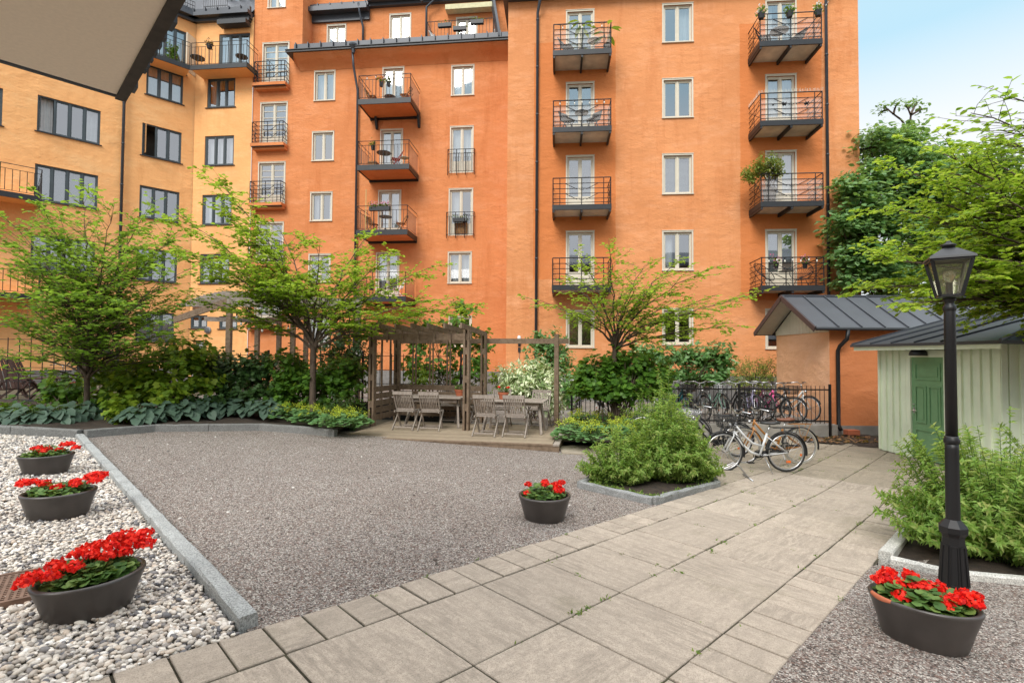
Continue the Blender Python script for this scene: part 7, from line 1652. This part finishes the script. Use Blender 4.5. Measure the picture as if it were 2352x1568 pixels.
hang_pot('left pink-flowered pot on the lowest right balcony', bp_(WR, R3, .27, 1.0, .85), .09, M_pink); hang_pot('right pink-flowered pot on the lowest right balcony', bp_(WR, R3, .72, 1.0, .85), .09, M_pink); string_bulbs('light string along the lowest right balcony rail', WR, R3, 1.15, 1.03, 9)
# yellow house corner balcony
BYW = (0.3, 3.0, zf_y)
p = bp_(WM, (-.4, 3, zf_y), .0, .6); shrub('tall potted shrub in the elbow of the yellow corner balcony', 'plant', [(p+Vector((-.3, -.1, .75)), (.3, .3, .6))], L_bush, .09, 500, name='balcony_bush', base=p); 
stool_table('dark tilted table top on the yellow corner balcony', bp_(WM, (0, 3, zf_y), .18, .6), .32, .62); stool_table('small dark table at the right end of the yellow corner balcony', bp_(WM, (0, 3, zf_y), .92, .5), .28, .62)
hang_pot('rusty dry plant pot hung on the yellow corner balcony', bp_(WM, (0, 3, zf_y), .48, 1.0, .98), .14, None, L_brown, 90)
for k, s_ in enumerate((2.9, 1.55)): hang_pot(('left pot with yellow flowers on the long yellow balcony rail', 'right pot with yellow flowers on the long yellow balcony rail')[k], WA.pt(aA_c-s_*.8, zf_y+1.05, .9), .12, M_yellowgreen)
# ------------------------------------------------------------------ the house across the yard, behind the camera (mirrored in the window panes)
hb_ = thing('apartment_house', 'rendered apartment house closing the yard behind the camera, with a dark roof', 'building', (0, -18, 0)); WB_ = Wall((30, -16), (-1, 0)); hs = []
for k in range(4):
    for j in range(13): hs.append((3+j*4.2, 4.4+j*4.2, .9+2.9*k, 2.4+2.9*k))
wall_mesh(WB_, 'wall', hb_, 0, 60, -1.5, 11.2, hs, [plaster('ochre_render', (.42, .23, .12)), M_dim], room=.4)
mb = MB(); WB_.box(mb, -.3, 60.3, 11.2, 11.5, -9, .5); mb.add([WB_.pt(-.3, 11.5, .5), WB_.pt(60.3, 11.5, .5), WB_.pt(60.3, 13.5, -4.5), WB_.pt(-.3, 13.5, -4.5)], [(0, 1, 2, 3)]); mb.build('roof', M_roof, hb_)
# ------------------------------------------------------------------ daylight, sky, camera
SUN_EL, SUN_AZ = R(40), R(203)     # compass-like: azimuth measured from +Y clockwise; light comes from behind-left
W_ = bpy.data.worlds.new('World'); SC.world = W_; W_.use_nodes = True; nt = W_.node_tree
sky = nt.nodes.new('ShaderNodeTexSky'); sky.sky_type = 'NISHITA'; sky.sun_disc = False; sky.sun_elevation = SUN_EL; sky.sun_rotation = SUN_AZ; sky.air_density = 1.0; sky.dust_density = 1.5; sky.ozone_density = 1.0; sky.altitude = 0
bg = nt.nodes['Background']; EXPO = 0.8; K = 1/(2**EXPO*.15)
tc = nt.nodes.new('ShaderNodeTexCoord'); sx_ = nt.nodes.new('ShaderNodeSeparateXYZ'); nt.links.new(tc.outputs['Generated'], sx_.inputs[0])
# thin bright overcast over the clear sky: palest above the horizon, a blue window at mid height, bright cloud overhead
rp = nt.nodes.new('ShaderNodeValToRGB'); el = rp.color_ramp.elements
ST = [(0, (.95, .97, 1)), (.34, (1.02, 1.03, 1.04)), (.405, (.80, .95, 1.02)), (.46, (.575, .86, 1.0)), (.56, (.62, .88, 1.0)), (.70, (2.0, 2.05, 2.1)), (1, (2.9, 2.9, 2.9))]
while len(el) < len(ST): el.new(.5)
for e_, (p_, c_) in zip(el, ST): e_.position = p_; e_.color = (*[x/3.2 for x in c_], 1)
vm = nt.nodes.new('ShaderNodeVectorMath'); vm.operation = 'SCALE'; nt.links.new(rp.outputs[0], vm.inputs[0]); vm.inputs['Scale'].default_value = 3.2*K
nt.links.new(sx_.outputs[2], rp.inputs[0])
mxs = nt.nodes.new('ShaderNodeMix'); mxs.data_type = 'RGBA'; mxs.inputs[0].default_value = .9; nt.links.new(sky.outputs[0], mxs.inputs[6]); nt.links.new(vm.outputs[0], mxs.inputs[7])
nt.links.new(mxs.outputs[2], bg.inputs[0]); bg.inputs[1].default_value = .15
sd = bpy.data.lights.new('sun', 'SUN'); sd.energy = 1.5; sd.angle = R(25); sd.color = (1, .95, .88); so = bpy.data.objects.new('sun', sd); COL.objects.link(so)
sv = Vector((math.sin(SUN_AZ)*math.cos(SUN_EL), math.cos(SUN_AZ)*math.cos(SUN_EL), math.sin(SUN_EL))); so.rotation_euler = sv.to_track_quat('Z', 'Y').to_euler(); so.location = (0, 0, 30)
cd = bpy.data.cameras.new('camera'); cd.sensor_width = 36; cd.lens = 18; cd.clip_end = 2000; cam = bpy.data.objects.new('camera', cd); COL.objects.link(cam)
cam.matrix_world = Matrix.Translation(EYE) @ Matrix.Rotation(math.pi/2+PITCH, 4, 'X') @ Matrix.Rotation(ROLL, 4, 'Z'); SC.camera = cam
SC.view_settings.view_transform = 'Standard'; SC.view_settings.look = 'None'; SC.view_settings.exposure = EXPO; SC.view_settings.gamma = 1
SC.render.engine = 'CYCLES'; SC.cycles.max_bounces = 8; SC.cycles.transparent_max_bounces = 12; SC.cycles.use_denoising = True
